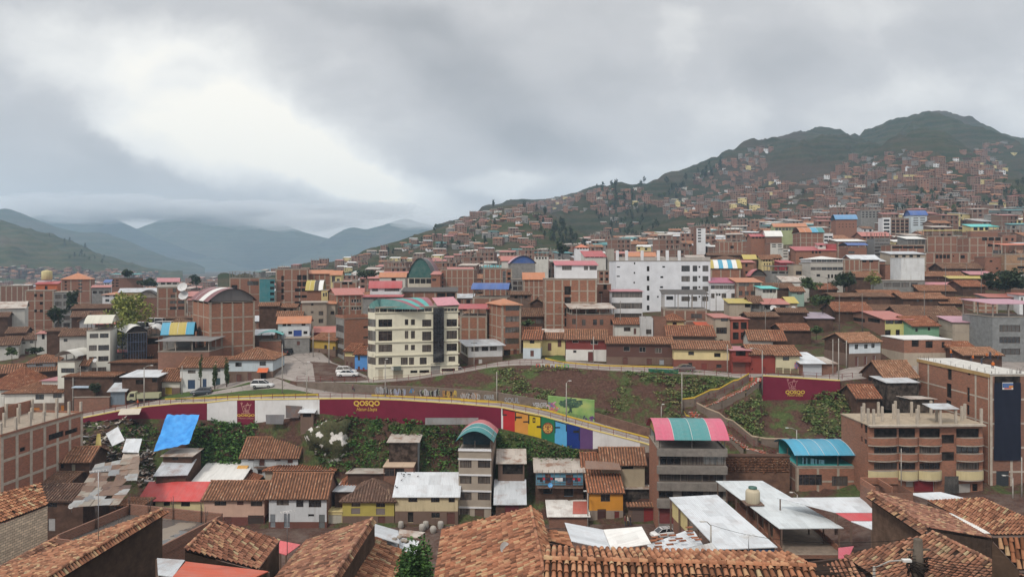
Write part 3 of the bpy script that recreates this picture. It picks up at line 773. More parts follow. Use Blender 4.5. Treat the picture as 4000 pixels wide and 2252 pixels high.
H('low tiled house half hidden at the left edge',-80,75,1130,215,0,D=10,wall=ADOBE,roof=('gable',1085,OLD))
H('adobe house with weathered tiles below the tall brick block',60,250,1290,208,0,D=9,wall=ADOBE,roof=('gable',1235,OLD))
H('dark adobe end wall with tiled coping by the steep lane',470,600,1275,192,0,D=8,wall=ADOBE,roof=('shed',1240,OLD))
H('tiled house with a cream front corner by the steep lane',600,870,1320,186,0,D=10,wall=OFFW,roof=('gable',1250,OLD),wins=[('F','w',640,1345,680,1375)])
H('small white house with red sheet edge near the steep lane',372,470,1295,205,0,D=6,wall=OFFW,roof=('shed',1270,SALMON),wins=[('F','o',420,1300,450,1350)])
H('brick walls under a flat slab at the far left, behind the parked roofs',0,290,815,330,0,D=9,wall=BR3,frame=(5,2,1))
H('pale block with blue sheet roof right of the orange hipped roof',1045,1105,780,345,0,D=8,wall=WHITE,roof=('shed',752,BLUE),wins=[('F','c',1050,785,1100,830,2,2,0.6,0.5)])
H('grey house with red roof edge and dark balconies in the valley',922,1108,830,315,0,D=9,wall=GREYC,roof=('shed',808,SALMON),wins=[('F','c',925,860,1105,895,3,1,0.7,0.8)])
H('long cream wall house between the leafy tree and the red brick tower',1195,1580,880,290,0,D=9,wall=YCR,roof=('shed',840,GREYM))
H('small tile hipped house behind the parked minibuses',1700,1890,1185,205,0,D=8,wall=BEIGE,roof=('hip',1140,OLD),wins=[('F','o',1740,1195,1860,1225,3,1,0.6,0.8)])
H('long adobe wall below the leafy tree with parked minibuses behind',1480,1935,1150,222,0,D=6,wall=BRN,roof=('shed',1130,OLD))
b=H('big red brick block with concrete grid and maroon arched roof',2110,2563,985,172,36,xs=1940,wall=BR2,frame=(4,5,3),roof=('barrel','y',3.0,0.3,[MAROON,WSH,MAROON,MAROON],plaster((0.16,0.15,0.15))),wins=[('F','o',2120,955,2550,990,4,1,0.9,1.0),('L','o',1945,950,2100,985,3,1,0.8,1.0)],name='brick_building',cat='building')
H('grey concrete block under the blue and yellow arched roof',1640,1928,1310,172,0,D=8,wall=GREYC,roof=('barrel','x',2.6,0.1,[SKYB,YEL,YEL,SKYB],YEL),name='concrete_building',cat='building')
b=H('building clad in blue glass panes under white arched roofs',1285,1475,1290,172,36,xs=1170,wall=glassm(0),roof=('barrel','y',1.6,0.1,[WSH,WSH],glassm(0)),name='glass_building',cat='building')
mb=MB();gm=paint((0.09,0.12,0.2))
for i in range(8):mb.box(b.W*i/7-0.04,b.W*i/7+0.04,-0.05,0,0.2,b.H,gm)
for i in range(6):mb.box(0,b.W,-0.045,-0.002,b.H*(i+1)/6-0.05,b.H*(i+1)/6+0.03,gm)
for i in range(8):mb.box(-0.05,0,b.D*i/7-0.04,b.D*i/7+0.04,0.2,b.H,gm)
for i in range(6):mb.box(-0.045,-0.002,0,b.D,b.H*(i+1)/6-0.05,b.H*(i+1)/6+0.03,gm)
mb.build('glazing_bars',b.o)
H('brick house with white arched sheet roof right of the blue glass building',1478,1600,1330,178,0,D=9,roof=('barrel','y',1.4,1.3,[WSH,WSH],None),wins=[('F','o',1485,1340,1590,1400)])
reg(0,1300,2.576)
H('narrow white five storey house with dark strip windows and cream arched roof',872,1108,-20,167,0,yb=410,D=8,wall=plaster((0.62,0.62,0.56),0.15),roof=('barrel','x',1.7,1.7,[plaster((0.55,0.54,0.46),0.3)],OFFW),wins=[('F','c',895,5,1100,50,2,1,0.86,1),('F','c',895,122,975,178),('F','c',988,120,1098,175),('F','c',895,238,972,288),('F','c',988,232,1092,284),('F','c',895,348,970,392),('F','c',985,342,1070,390)],name='white_building',cat='building')
H('cream house with glazed balcony under a small white arched roof',580,752,292,164,0,yb=425,D=6,wall=plaster((0.6,0.6,0.53),0.2),roof=('barrel','y',1.3,1.3,[OFFW],None),wins=[('F','c',615,352,750,400)])
H('low grey block with dark window band between two white houses',755,888,315,166,0,D=6,wall=GREYC,roof=('gable',200,TILE),wins=[('F','c',760,330,885,370)])
H('hipped tile house with a pale blue front near the left edge',270,555,300,176,0,D=11,wall=PBLUE,roof=('hip',215,TILE),wins=[('F','w',360,312,430,330)])
H('long tiled roof stepping down at the far left',-40,605,410,171,0,D=9,wall=ADOBE,roof=('gable',325,TILE))
H('white house with blue shutters at the left edge',-60,185,125,200,0,D=9,wall=OFFW,roof=('gable',50,OLD),wins=[('F','w',80,120,115,145)])
H('white tiled house beside the steep lane',45,378,75,205,0,D=9,wall=OFFW,roof=('gable',15,OLD),wins=[('F','w',222,90,256,110),('F','w',300,80,335,102),('F','d',250,155,290,210)])
H('orange tiled house at the left edge with hipped roof',-160,250,560,166,0,D=13,wall=OFFW,roof=('hip',345,TILES[3]))
b=H('white corner house with brown lower wall, orange doors and wide tiled roof',45,722,600,162,6,D=10,yb=815,wall=plaster((0.62,0.6,0.55),0.45),roof=('hip',482,TILE),band=(2.3,BRN),wins=[('F','w',356,615,443,668),('F','w',535,600,622,652),('F','d',310,748,398,815,1,1,1,1,(0.42,0.16,0.03)),('F','d',610,725,672,802,1,1,1,1,(0.42,0.16,0.03))])
H('long adobe wall house with a tiled coping beside the narrow white house',645,1140,440,161,0,D=5,wall=ADOBE,roof=('shed',395,TILE))
H('pink sheet roofed lean-to behind the white corner house',420,640,478,166,0,D=6,wall=OFFW,roof=('shed',440,PINK))
H('adobe yard building with long pale metal lean-to roof',1228,1585,440,158,0,D=7,wall=ADOBE,roof=('shed',372,WHITEM),wins=[('F','o',1365,470,1450,515),('F','o',1530,450,1583,495)])
H('metal roofed garage with blue grey doors by the road',1105,1262,580,157,6,D=7,wall=BR3,roof=('gable',500,GREYM),wins=[('F','g',1110,590,1258,722,1,1,1,1,(0.16,0.2,0.24))])
H('low red brick yard wall with a white painted mark by the road',745,1100,650,156,4,D=0.4,yb=775,wall=BR3,roof=('flat',CONC),name='brick_wall',cat='wall',under=1.5)
H('light blue metal roofed shed in the brick walled yard',745,960,545,160,0,D=5,wall=ADOBE,roof=('shed',480,metal((0.4,0.5,0.6),0.2)))
H('small white walled house with yellow gate and tiled eaves beside the white house',1590,1808,475,160,0,D=7,yb=630,wall=plaster((0.55,0.52,0.46),0.5),roof=('gable',360,TILE),band=(1.75,BRN),wins=[('F','d',1660,545,1730,615,1,1,1,1,(0.3,0.22,0.02))])
H('long white house with blue doors and a tiled roof behind slender trees',1812,2285,345,160.5,4,xs=None,D=9,yb=598,wall=plaster((0.62,0.63,0.62),0.3),side=ADOBE,roof=('gable',245,TILE),wins=[('F','w',1890,372,1968,405),('F','w',2175,355,2218,390),('F','d',1890,470,1963,562,1,1,1,1,(0.03,0.06,0.12)),('F','d',2038,460,2078,550,1,1,1,1,(0.03,0.06,0.12)),('F','d',2170,452,2216,540,1,1,1,1,(0.05,0.1,0.12))])
b=H('pale blue corner house with brown lower wall, hipped tile roof and orange shop awning',2300,2745,262,161,3,D=10,yb=505,wall=PBLUE,roof=('hip',148,TILE),band=(2.6,BRN),wins=[('F','w',2368,295,2432,338),('F','w',2612,282,2676,328),('F','d',2378,415,2430,490),('F','d',2492,400,2532,480),('F','o',2620,385,2680,465)])
mb=MB();x0,x1=b.loc('F',2600,350)[0],b.loc('F',2705,350)[0];zt1=b.loc('F',2600,350)[1]
mb.slab([(x0,-1.3,zt1-0.8),(x1,-1.3,zt1-0.8),(x1,-0.02,zt1),(x0,-0.02,zt1)],0.05,sheet((0.6,0.12,0.03)));mb.build('awning',b.o)
H('tiled roofs massed behind the long white house',1650,2230,290,172,0,D=10,wall=ADOBE,roof=('gable',185,TILE))
H('small grey house with a red sheet roof edge',1115,1250,200,178,0,D=7,wall=plaster((0.3,0.29,0.27)),roof=('shed',172,RED),wins=[('F','w',1155,225,1190,262)])
H('tile roofed house right of the red sheet edge',1250,1530,240,176,0,D=9,wall=ADOBE,roof=('gable',165,TILE))
H('dark tarpaulin clad workshop on brick walls in front of the arched brick block',1590,2105,190,165,0,D=8,wall=BR3,roof=('canopy',2.5,2.8,metal((0.2,0.2,0.2),0.3)),name='workshop',cat='building')
H('low adobe range with tiled coping behind the garage',1110,1640,300,166,0,D=6,wall=ADOBE,roof=('shed',272,TILE))
H('white tiled house behind the slender trees',1655,1730,310,168,0,D=7,wall=OFFW,roof=('gable',235,TILE))
reg(900,800,2.576)
H('unfinished brown brick block with dark empty bays and white balcony fronts',455,780,645,282,0,D=12,frame=(4,5,2),wins=[('F','o',668,705,772,755,2,1,0.85,1),('F','o',668,772,772,820,2,1,0.85,1),('F','o',645,838,778,872,2,1,0.9,1),('F','o',645,908,778,935,2,1,0.9,1),('F','o',645,970,715,1005),('F','o',512,705,538,960,1,4,1,0.75)],name='brick_building',cat='building')
b=H('narrow scaffolded block wrapped in teal netting',292,445,745,278,0,D=7,wall=sheet((0.03,0.2,0.23)),wins=[('F','o',400,750,440,980,1,4,1,0.5)],name='scaffolded_building',cat='building')
H('brick house with raw concrete skeleton storey left of the teal netting',-10,300,735,292,0,D=12,wall=BRICK,wins=[('F','o',10,805,70,850),('F','c',170,765,285,808)],frame=(3,3,2),roof=('canopy',2.6,2.6,CONC))
H('brick house with orange gabled roof right of the brown brick block',782,1010,690,292,0,D=11,frame=(4,4,2),roof=('gable',655,ORANGE))
H('cream house with orange roof and blue windows above the yellow dome',1010,1115,702,284,0,D=8,wall=YCR,roof=('gable',660,ORANGE),wins=[('F','c',1020,715,1055,780),('F','c',1070,740,1100,780)])
H('brick hall under a yellow arched roof',770,915,862,236,0,D=9,roof=('barrel','x',3.2,0.1,[YEL,YEL,DARKM,WSH],YEL),name='arched_hall',cat='hall')
H('slim cream house beside the yellow arched hall',915,982,860,234,0,D=6,wall=YCR,wins=[('F','w',930,885,948,920),('F','w',955,880,972,918)])
H('five storey brick house with red sheet roof and rows of white windows',1065,1330,905,215,20,xs=985,wins=[('F','w',1215,948,1322,982,4,1,0.9,1),('F','w',1215,1025,1322,1055,4,1,0.9,1),('F','w',1085,950,1165,972,2,1,0.6,1),('F','w',1085,1025,1165,1045,2,1,0.6,1),('F','o',1275,1095,1315,1122),('F','o',1085,1100,1120,1115)],frame=(4,4,2),fc=WH,roof=('gable',838,SALMON))
H('beige four storey house with square windows left of the red roofed brick house',722,968,985,205,0,D=9,wall=plaster((0.34,0.29,0.235),0.4),wins=[('F','w',888,1068,935,1110),('F','w',888,1145,935,1188),('F','w',810,1068,836,1090),('F','w',810,1148,836,1172),('F','w',812,990,836,1012)],roof=('shed',968,CONC))
H('brick rear wing with orange sheet roof beside the beige house',905,1055,995,209,0,D=9,wall=BEIGE,wins=[('F','w',1008,1068,1045,1102)],roof=('shed',968,ORANGE))
H('white house with a curved red roof and dark glazed balcony',1405,1712,838,226,0,D=10,wall=WHITE,wins=[('F','w',1425,832,1485,868),('F','c',1550,838,1700,868)],roof=('barrel','x',2.2,0.0,[RED],WHITE))
H('low house with red roof band below the curved red roof',1330,1720,925,216,0,D=8,wall=GREYC,wins=[('F','c',1340,930,1480,950),('F','c',1560,935,1700,950)],roof=('shed',905,RED))
H('long brick hall with a dark sagging roof behind the cream apartment house',1730,2280,872,236,0,D=14,wall=BRICK,wins=[('F','o',2075,885,2265,940,2,1,0.9,1)],frame=(5,1,2),roof=('shed',830,DARKM),name='brick_hall',cat='hall')
H('hall with a large dark green arched front',1785,2035,735,312,0,D=18,wall=plaster((0.5,0.47,0.4)),wins=[('F','o',1795,742,2025,790,4,1,0.9,1)],roof=('barrel','y',8.5,0.0,[sheet((0.05,0.05,0.05)),MAROON],sheet((0.015,0.10,0.09))),name='arched_hall',cat='hall')
H('brick house with ochre lower floor right of the green arched hall',2020,2110,700,300,0,D=9,wall=BR2,roof=('shed',668,SALMON),band=(6,YCR),wins=[('F','w',2030,740,2070,765)])
H('brick block with many concrete columns and hanging laundry',2115,2450,650,305,0,D=10,frame=(6,4,2),wins=[('F','w',2118,670,2145,840,1,4,0.8,0.5)],name='brick_building',cat='building')
H('tile roofed house with blue painted porch among the brick blocks',1500,1760,725,318,0,D=10,wall=OFFW,roof=('gable',680,ORANGE),wins=[('F','o',1620,735,1665,775)])
H('low brick house with square dark windows under a flat slab',1030,1270,775,262,0,D=8,wins=[('F','o',1125,775,1175,802),('F','o',1195,775,1228,802)],frame=(3,2,1))
H('house with red gabled roof and white front band above the yellow hall',1040,1335,878,224,0,D=6,wall=WHITE,wins=[('F','o',1060,880,1320,902,6,1,0.6,1)],roof=('gable',838,SALMON))
H('white and blue house with an orange hipped roof facing the junction',478,795,1188,187,0,D=8,wall=plaster((0.6,0.62,0.64),0.2),roof=('gable',1122,ORANGE),wins=[('F','o',520,1192,615,1218,2,1,0.8,1),('F','o',715,1190,755,1215),('F','w',492,1275,530,1302),('F','w',583,1270,622,1300),('F','g',635,1258,718,1330,1,1,1,1,(0.03,0.07,0.28)),('F','w',735,1268,775,1298)])
H('low concrete wall house with a yellow door patch facing the junction',545,795,1345,183,0,D=6,wall=GREYC,wins=[('F','d',668,1370,700,1410)])
H('brick kiosk under two teal arched canopies beside the road',290,510,1372,182,0,D=5,wall=BRICK,roof=('barrel','y',0.9,1.5,[TURQ,TURQ],None),name='kiosk',cat='kiosk')
H('grey sheet roofed sheds behind the teal canopies',245,430,1310,190,0,D=9,wall=BRN,roof=('shed',1255,GREYM))
H('dark tile roofed adobe house below the teal netting',290,480,1020,215,0,D=8,wall=ADOBE,roof=('gable',990,TILE))
H('small tiled house with cream gable and two windows below the brown brick block',480,660,1035,224,0,D=8,wall=BEIGE,roof=('gable',1000,TILE),wins=[('F','o',535,1045,565,1065),('F','o',600,1045,630,1065)])
H('long adobe house with ridge tiles beside the parked lorries',470,720,1120,200,0,D=8,wall=ADOBE,roof=('gable',1075,TILE))
H('yard house with red sheet roof beside the yellow house',830,1055,1282,192,0,D=8,wall=DKRED,roof=('shed',1225,SALMON))
reg(900,1300,2.576)
H('ochre yellow house with grey lower wall and a tiled roof on the side street',805,1058,62,186,-28,yb=215,D=9,wall=plaster((0.42,0.29,0.07),0.3),roof=('gable',0,TILE),band=(1.7,BRN),wins=[('F','w',945,120,972,160),('F','w',1030,135,1058,178),('F','w',888,175,903,192),('F','d',950,205,972,280)])
H('brick block with grey open bays beside the cream apartment house',1145,1440,-140,178,30,xs=1062,yb=330,wall=BR2,side=GREYC,wins=[('L','c',1066,-80,1140,-12),('L','c',1066,45,1140,110),('L','c',1066,150,1140,215),('L','o',1080,265,1140,345),('F','c',1338,35,1410,55),('F','c',1338,-70,1410,-50)],roof=('flat',CONC,0.5),name='brick_building',cat='building')
H('small cream house with dark doorway next to the bright blue house',1152,1250,180,171,-14,yb=345,D=8,wall=YCR,roof=('gable',110,TILES[3]),band=(2.6,BRN),wins=[('F','d',1165,290,1185,350),('F','d',1208,295,1232,365)])
H('bright blue house with red plinth and tiled roof',1252,1446,212,167,-14,yb=405,D=8,wall=plaster((0.10,0.27,0.60),0.15),roof=('gable',135,TILES[3]),band=(1.0,plaster((0.25,0.08,0.06))),wins=[('F','w',1282,225,1305,275),('F','w',1382,245,1410,295),('F','d',1282,335,1304,415),('F','d',1330,348,1350,430,1,1,1,1,(0.2,0.04,0.03)),('F','d',1385,355,1408,440)])
W_=[('F','c',1490,y0,1628,y1)for y0,y1 in((-138,-62),(-22,80),(115,190),(245,315))]
W_+=[('F','c',a,y0,b_,y1)for a,b_ in((1755,1790),(1817,1857))for y0,y1 in((-138,-80),(-22,55),(118,172))]
W_+=[('F','c',1930,y0,2022,y1)for y0,y1 in((-135,-65),(-15,75),(118,190))]+[('F','c',1715,245,1785,318),('F','c',1797,245,1848,318),('F','c',1905,245,1975,315)]
W_+=[('F','c',2175,y0,2280,y1)for y0,y1 in((-140,-65),(-25,60),(105,180))]+[('F','c',2195,235,2262,285)]
W_+=[('F','c',1425,-250,2030,-205,8,1,0.94,1),('F','c',2150,-248,2285,-207,4,1,0.92,1),('F','g',1640,375,1735,490,1,1,1,1,(0.30,0.27,0.2)),('F','d',1490,365,1535,470,1,1,1,1,(0.45,0.4,0.3)),('F','d',2017,310,2112,412,1,1,1,1,(0.25,0.24,0.22)),('F','o',1812,375,1882,402),('F','o',1902,372,2000,400),('F','o',2125,355,2260,385)]
W_+=[('L','c',1418,y0,1446,y1)for y0,y1 in((-150,-75),(-35,62))]
b=H('tall cream apartment house with dark glass stair tower and wavy striped roof',1462,2292,-255,157,13,D=10,yb=492,wall=CREAM,wins=W_,roof=('flat',CONC),name='apartment_building',cat='building',dep=0.25)
mb=MB();Hh=b.H
for y in(-203,-62+20,92,225,338):
 z=b.loc('F',1700,y)[1];mb.box(-0.25,b.W+0.25,-0.22,0.0,z,z+0.22,CREAM);mb.box(-0.22,0.0,0.0,b.D,z,z+0.22,CREAM)
mb.build('cornice',b.o)
mb=MB();xs0,xs1=b.loc('F',2038,0)[0],b.loc('F',2143,0)[0];z0,z1=b.loc('F',2090,288)[1],b.loc('F',2090,-255)[1]
gl=glassm(0);fm=paint((0.03,0.03,0.035))
mb.box(xs0,xs1,-0.75,-0.26,z0,z1,gl)
for i in range(5):x=lerp(xs0,xs1,i/4);mb.box(x-0.03,x+0.03,-0.78,-0.752,z0,z1,fm)
for i in range(13):z=lerp(z0,z1,i/12);mb.box(xs0,xs1,-0.776,-0.753,z-0.03,z+0.03,fm)
mb.build('stair_tower',b.o)
mb=MB();xa,xb=b.loc('F',1628,350)[0],b.loc('F',1715,350)[0];za,zb_=b.loc('F',1670,372)[1],b.loc('F',1670,330)[1]
mb.box(xa,xb,-0.5,-0.38,za,zb_,paint((0.10,0.12,0.11)));mb.box(xa-0.3,xb-1.6,-0.6,-0.51,za+0.1,zb_-0.1,paint((0.55,0.55,0.5)));mb.build('shop_sign',b.o)
mb=MB();cz=b.H
n=7;pr=[(-1.7*math.sin(math.pi*k/n)*0.9-0.02,lerp(-0.05,6.4,k/n))for k in range(n+1)]
lev=[-3.0]+sorted([b.loc('F',1500,y)[1]for y in(338,318,245,190,115,80,-22,-62,-138,-205,-250)]+[])
cols_=[CREAM,CREAM,glassm(1),CREAM,glassm(1),CREAM,glassm(1),CREAM,glassm(1),CREAM,glassm(1)]
for(za,zb_),m in zip(zip(lev,lev[1:]),cols_):
 mb.grid([[(x,y,z)for x,y in pr[::-1]]for z in(za,zb_)],m,False)
mb.face([(x,y,lev[-1])for x,y in pr[::-1]],CREAM)
mb.build('bay',b.o)
reg(900,800,2.576);MR2=sheet((0.24,0.06,0.085));TL2=sheet((0.04,0.33,0.31));mb=MB();eb=MB()
def crp(f,q):
 a=P(U(lerp(1440,1960,f)),V(lerp(952,926,f)),165+3*f);e=P(U(lerp(1885,2055,f)),V(lerp(1050,1030,f)),157.5+4*f)
 p=a.lerp(e,q);p.z+=0.9*math.sin(math.pi*q)*(1-.3*f);return p
for i,m in enumerate((MR2,TL2,MR2,TL2,MR2)):mb.grid([[crp((i+k/3)/5,q/12)for k in range(4)]for q in range(13)],m);mb.grid([[crp((i+k/3)/5,0)+Vector((-1.2,5.5,-2.6))*(q/4)for k in range(4)]for q in range(5)][::-1],m)
o=mb.build('arched_roof',b.o);o.matrix_parent_inverse=Matrix.Translation(b.o.location)@Matrix.Rotation(b.o.rotation_euler[2],4,'Z');o.matrix_parent_inverse.invert()
lf=[P(U(x),V(y),157.8)for x,y in((1398,1008),(1415,985),(1440,965),(1475,950))];top=lf+[crp(0,q/12)for q in range(2,13)];bot=[P(U(lerp(1398,1890,k/14)),V(lerp(1040,1050,k/14)),157.2)for k in range(15)]
eb.grid([bot,top],sheet((0.015,0.13,0.12)),False);eb.grid([lf,[p+Vector((-.6,6,-1.2))for p in lf]],MR2);o2=eb.build('roof_end',b.o);o2.matrix_parent_inverse=o.matrix_parent_inverse;reg(900,1300,2.576)
mb=MB();mb.slab([(b.W*0.74,-0.5,b.H+0.3),(b.W+0.4,-0.5,b.H+0.5),(b.W+0.4,b.D,b.H+1.8),(b.W*0.74,b.D,b.H+1.6)],0.1,sheet((0.5,0.2,0.24)));mb.build('roof_sheet',b.o)
reg(1800,1300,2.576)
H('white first floor house on grey shop with metal roof covered in posters',75,418,130,165,14,xs=0,yb=342,wall=plaster((0.52,0.52,0.52),0.4),side=OFFW,roof=('shed',72,GREYM,0.7),band=(2.2,BRN),wins=[('F','c',106,140,180,185),('F','c',210,137,276,180),('F','c',293,134,363,176),('L','c',5,130,65,200,4,1,0.8,1),('F','d',140,265,175,335),('F','d',180,262,215,320,1,1,1,1,(0.5,0.5,0.48))])
H('cream and pale blue house with tiled roof beside the motorbike',628,802,62,168,-8,D=9,yb=240,wall=YCR,roof=('gable',-25,TILES[3]),band=(2.05,PBLUE),wins=[('F','w',693,68,740,105),('F','d',700,175,735,235)])
H('yellow tiled house with brown door on the rising street',806,1050,60,171,-6,D=8,yb=195,wall=YCR,roof=('gable',0,TILE),wins=[('F','d',875,98,912,178),('F','d',975,65,1012,140)])
H('dark red and white house with brown doors at the bend',1057,1468,62,166,-5,D=9,yb=290,wall=DKRED,side=ADOBE,roof=('gable',-32,TILE),band=(2.85,plaster((0.66,0.65,0.62),0.15)),fc=(0.5,0.48,0.44),wins=[('F','w',1122,55,1185,98),('F','w',1308,75,1380,115),('F','w',1130,172,1165,200),('F','d',1280,188,1330,280,1,1,1,1,(0.13,0.035,0.03))])
H('long dark brown house with stone plinth and three windows',1470,2138,105,163,-4,D=9,yb=318,wall=plaster((0.115,0.06,0.05),0.3),roof=('gable',40,TILE),band=(1.75,BRN),fc=(0.3,0.27,0.24),wins=[('F','w',1637,135,1702,184),('F','w',1795,140,1862,192),('F','w',1955,150,2022,200),('F','d',1630,245,1680,322),('F','d',1870,258,1922,337),('F','d',1997,268,2045,345,1,1,1,1,(0.3,0.32,0.34))])
reg(2500,1300,2.9)
H('cream house with red brown lower wall behind the parked brown car',382,1033,178,159.5,-6,D=9,yb=398,wall=plaster((0.66,0.55,0.30),0.2),roof=('gable',92,TILE),band=(1.9,plaster((0.2,0.075,0.055),0.3)),wins=[('F','w',547,208,612,250),('F','o',840,226,913,272),('F','w',545,335,592,375),('F','d',697,343,760,420,1,1,1,1,(0.18,0.04,0.03)),('F','w',865,355,925,395)])
RB=plaster((0.24,0.05,0.04),0.3)
b=H('red house with projecting balcony storey and garage door',1038,1248,195,156,-4,D=8,yb=452,wall=RB,roof=('shed',150,PINK),wins=[('F','o',1085,195,1198,258),('F','g',1052,330,1196,448,1,1,1,1,(0.16,0.06,0.045))])
part(b,'balcony',None,(0.02,b.W-0.02,-0.9,-0.02,b.loc('F',1100,322)[1],b.loc('F',1100,262)[1],RB))
H('plain dark red tiled house with a red door by the stair head',1252,1536,240,155.5,-3,D=9,yb=460,wall=RB,roof=('gable',135,TILE),wins=[('F','w',1368,255,1412,290),('F','d',1385,385,1420,450,1,1,1,1,(0.16,0.03,0.03)),('F','o',1245+20,398,1280,418)])
b=H('pale cream tiled house with olive shopfront and a poster',1540,1808,252,154.8,-2,D=9,yb=470,wall=plaster((0.58,0.53,0.36),0.25),roof=('gable',145,TILE),wins=[('F','w',1618,268,1690,310),('F','g',1535,392,1615,462,1,1,1,1,(0.2,0.17,0.1)),('F','g',1628,398,1700,470,1,1,1,1,(0.2,0.17,0.1)),('F','g',1710,405,1790,480,1,1,1,1,(0.2,0.17,0.1))])
x0,za=b.loc('F',1748,402);x1,zb_=b.loc('F',1795,334)
part(b,'poster',None,(x0,x1,-0.06,-0.01,za,zb_,plaster((0.62,0.6,0.62),0.1)))
mb=MB()
for i in range(3):
 for j in range(3):
  xx,zz=lerp(x0,x1,(i+0.5)/3),lerp(za,zb_,(j+0.5)/3);mb.box(xx-0.12,xx+0.12,-0.068,-0.061,zz-0.22,zz+0.22,paint(((0.1,0.12,0.35)if(i+j)%2 else(0.4,0.1,0.1))))
mb.build('poster_pictures',b.o)
H('metal garage with wide pale door and bright corrugated roof',1835,2068,340,152.8,0,D=9,yb=490,wall=BR3,roof=('shed',225,WHITEM,0.6),wins=[('F','g',1845,352,2062,490,1,1,1,1,(0.42,0.44,0.47))])
H('low brick yard wall next to the metal garage',2072,2225,345,153,4,D=6,yb=480,wall=BR3,roof=('shed',275,RUSTM))
reg(3200,1300,2.9)
H('pale blue and white tiled house with bare adobe gable',338,694,105,157,12,xs=60,yb=392,wall=plaster((0.6,0.66,0.7),0.3),side=ADOBE,roof=('gable',5,TILES[2]),band=(3.0,BRN),wins=[('F','w',402,128,440,182),('F','w',510,125,548,175),('F','w',590,118,628,168),('F','d',405,270,440,376),('F','d',505,262,540,360),('F','d',605,255,635,340)])
reg(3200,800,2.636)
H('lime yellow house with green bands and a red gabled attic',677,956,1178,178,2,xs=235,yb=1460,wall=plaster((0.58,0.55,0.22),0.15),side=BR3,roof=('gable',1092,SALMON),wins=[('F','c',680,1182,952,1225,3,1,0.95,1),('F','o',675,1285,738,1370),('F','o',788,1283,832,1365),('F','o',915,1275,952,1335),('L','o',278,1158,470,1195),('L','o',498,1168,625,1208)])
H('mint green house with a brown tiled roof beside the lime yellow house',962,1236,1245,175,8,D=10,yb=1345,wall=plaster((0.2,0.38,0.25),0.3),roof=('gable',1150,TILES[3]),wins=[('F','w',990,1268,1016,1305),('F','w',1118,1258,1144,1292)])
H('pale lilac house with tall doorway behind the mint house',1215,1350,1200,181,0,D=8,wall=plaster((0.4,0.42,0.46),0.5),wins=[('F','d',1245,1250,1275,1340),('F','w',1310,1275,1335,1310)],roof=('gable',1150,OLD))
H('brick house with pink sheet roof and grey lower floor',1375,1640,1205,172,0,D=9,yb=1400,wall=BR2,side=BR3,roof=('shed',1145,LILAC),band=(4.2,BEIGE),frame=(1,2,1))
b=H('bare grey concrete building with wide dark windows under a pink canopy',1785,2290,1155,163,0,D=11,yb=1560,wall=concrete((0.21,0.215,0.215)),wins=[('F','c',1855,1235,2070,1305),('F','c',1855,1357,2068,1422),('F','c',1875,1478,2070,1540)],roof=('canopy',3.0,3.6,LILAC),name='concrete_building',cat='building')
H('brick house with tiled adobe neighbours behind the bare concrete building',1590,1840,985,195,0,D=9,frame=(2,3,1),roof=('flat',CONC,0.4))
H('white house corner with red awning at the right edge',2062,2200,925,192,0,D=8,wall=WHITE,roof=('shed',905,SALMON),wins=[('F','w',2075,950,2100,985)])
H('grey shed with dark tarpaulin front near the right edge',1745,2060,950,197,0,D=9,wall=GREYC,roof=('shed',915,SALMON),wins=[('F','o',1945,965,2050,1005)])
for lb,x0,x1,yt,Y,yr,mt in[('tiled house with long ridge below the willow',465,890,945,211,880,TILE),('tiled row with white yard panel leaning in front',865,1325,965,205,905,TILE),('tile roofed house with dark windows right of the white panel',1255,1640,1015,203,952,TILE),('tiled house between the white tank block and the round tree',1040,1400,885,222,828,TILE),('house with faded pink and orange roof behind the tiled rows',1100,1500,880,232,795,PINK),('long dark adobe barn with low tiled roof',155,730,945,206,922,OLD),('wide roof of worn orange tiles above a dark adobe gable',165,545,1095,194,1005,TILES[3]),('sagging brown roof between two adobe gables',560,985,1085,199,1030,OLD),('big adobe house with a broad brown tiled roof',830,1485,1140,187,1045,OLD),('far tiled house under the brick terraces',1280,1690,655,262,602,OLD),('low house with red sheet ends below the brick terraces',1090,1500,735,246,690,TILE),('tiled house with pink patch right of the white tank block',1560,1800,715,243,682,PINK),('house with a long pale yellow gutter roof',1345,1745,755,240,735,YEL),('brown gabled house behind two street poles',1480,1710,840,226,780,TILES[3]),('small orange tiled house left of the dark tree',5,185,870,222,812,TILES[3]),('tiled roofs with red sheet behind the willow',385,640,745,238,690,TILE)]:
 H(lb,x0,x1,yt,Y,0,D=11,wall=ADOBE,roof=('gable',yr,mt),wins=[('F','w',lerp(x0,x1,0.3),yt+10,lerp(x0,x1,0.36),yt+32),('F','w',lerp(x0,x1,0.6),yt+10,lerp(x0,x1,0.66),yt+32)])
b=H('grey house with dark shop windows under the white tank block',655,1088,780,228,0,D=10,wall=GREYC,wins=[('F','c',660,800,930,845,3,1,0.9,1),('F','c',945,800,1015,845)])
H('windowless white block of water tanks above the grey house',845,1085,545,231,0,D=9,yb=757,wall=plaster((0.62,0.64,0.65),0.6),roof=('flat',OFFW),name='tank_block',cat='building')
reg(2500,800,2.636)
H('orange and red plastered tower house with iron stair and salmon roof',775,935,1160,181,0,D=9,yb=1430,wall=BEIGE,roof=('shed',1118,SALMON),wins=[('F','c',832,1160,906,1198),('F','w',785,1260,895,1325),('F','o',818,1385,855,1425)])
H('red plastered house block with dark stair opening beside the tower house',938,1115,1175,180,0,D=8,yb=1430,wall=plaster((0.33,0.10,0.07),0.3),roof=('shed',1150,SALMON),wins=[('F','o',945,1190,1110,1400,2,2,0.75,0.7)])
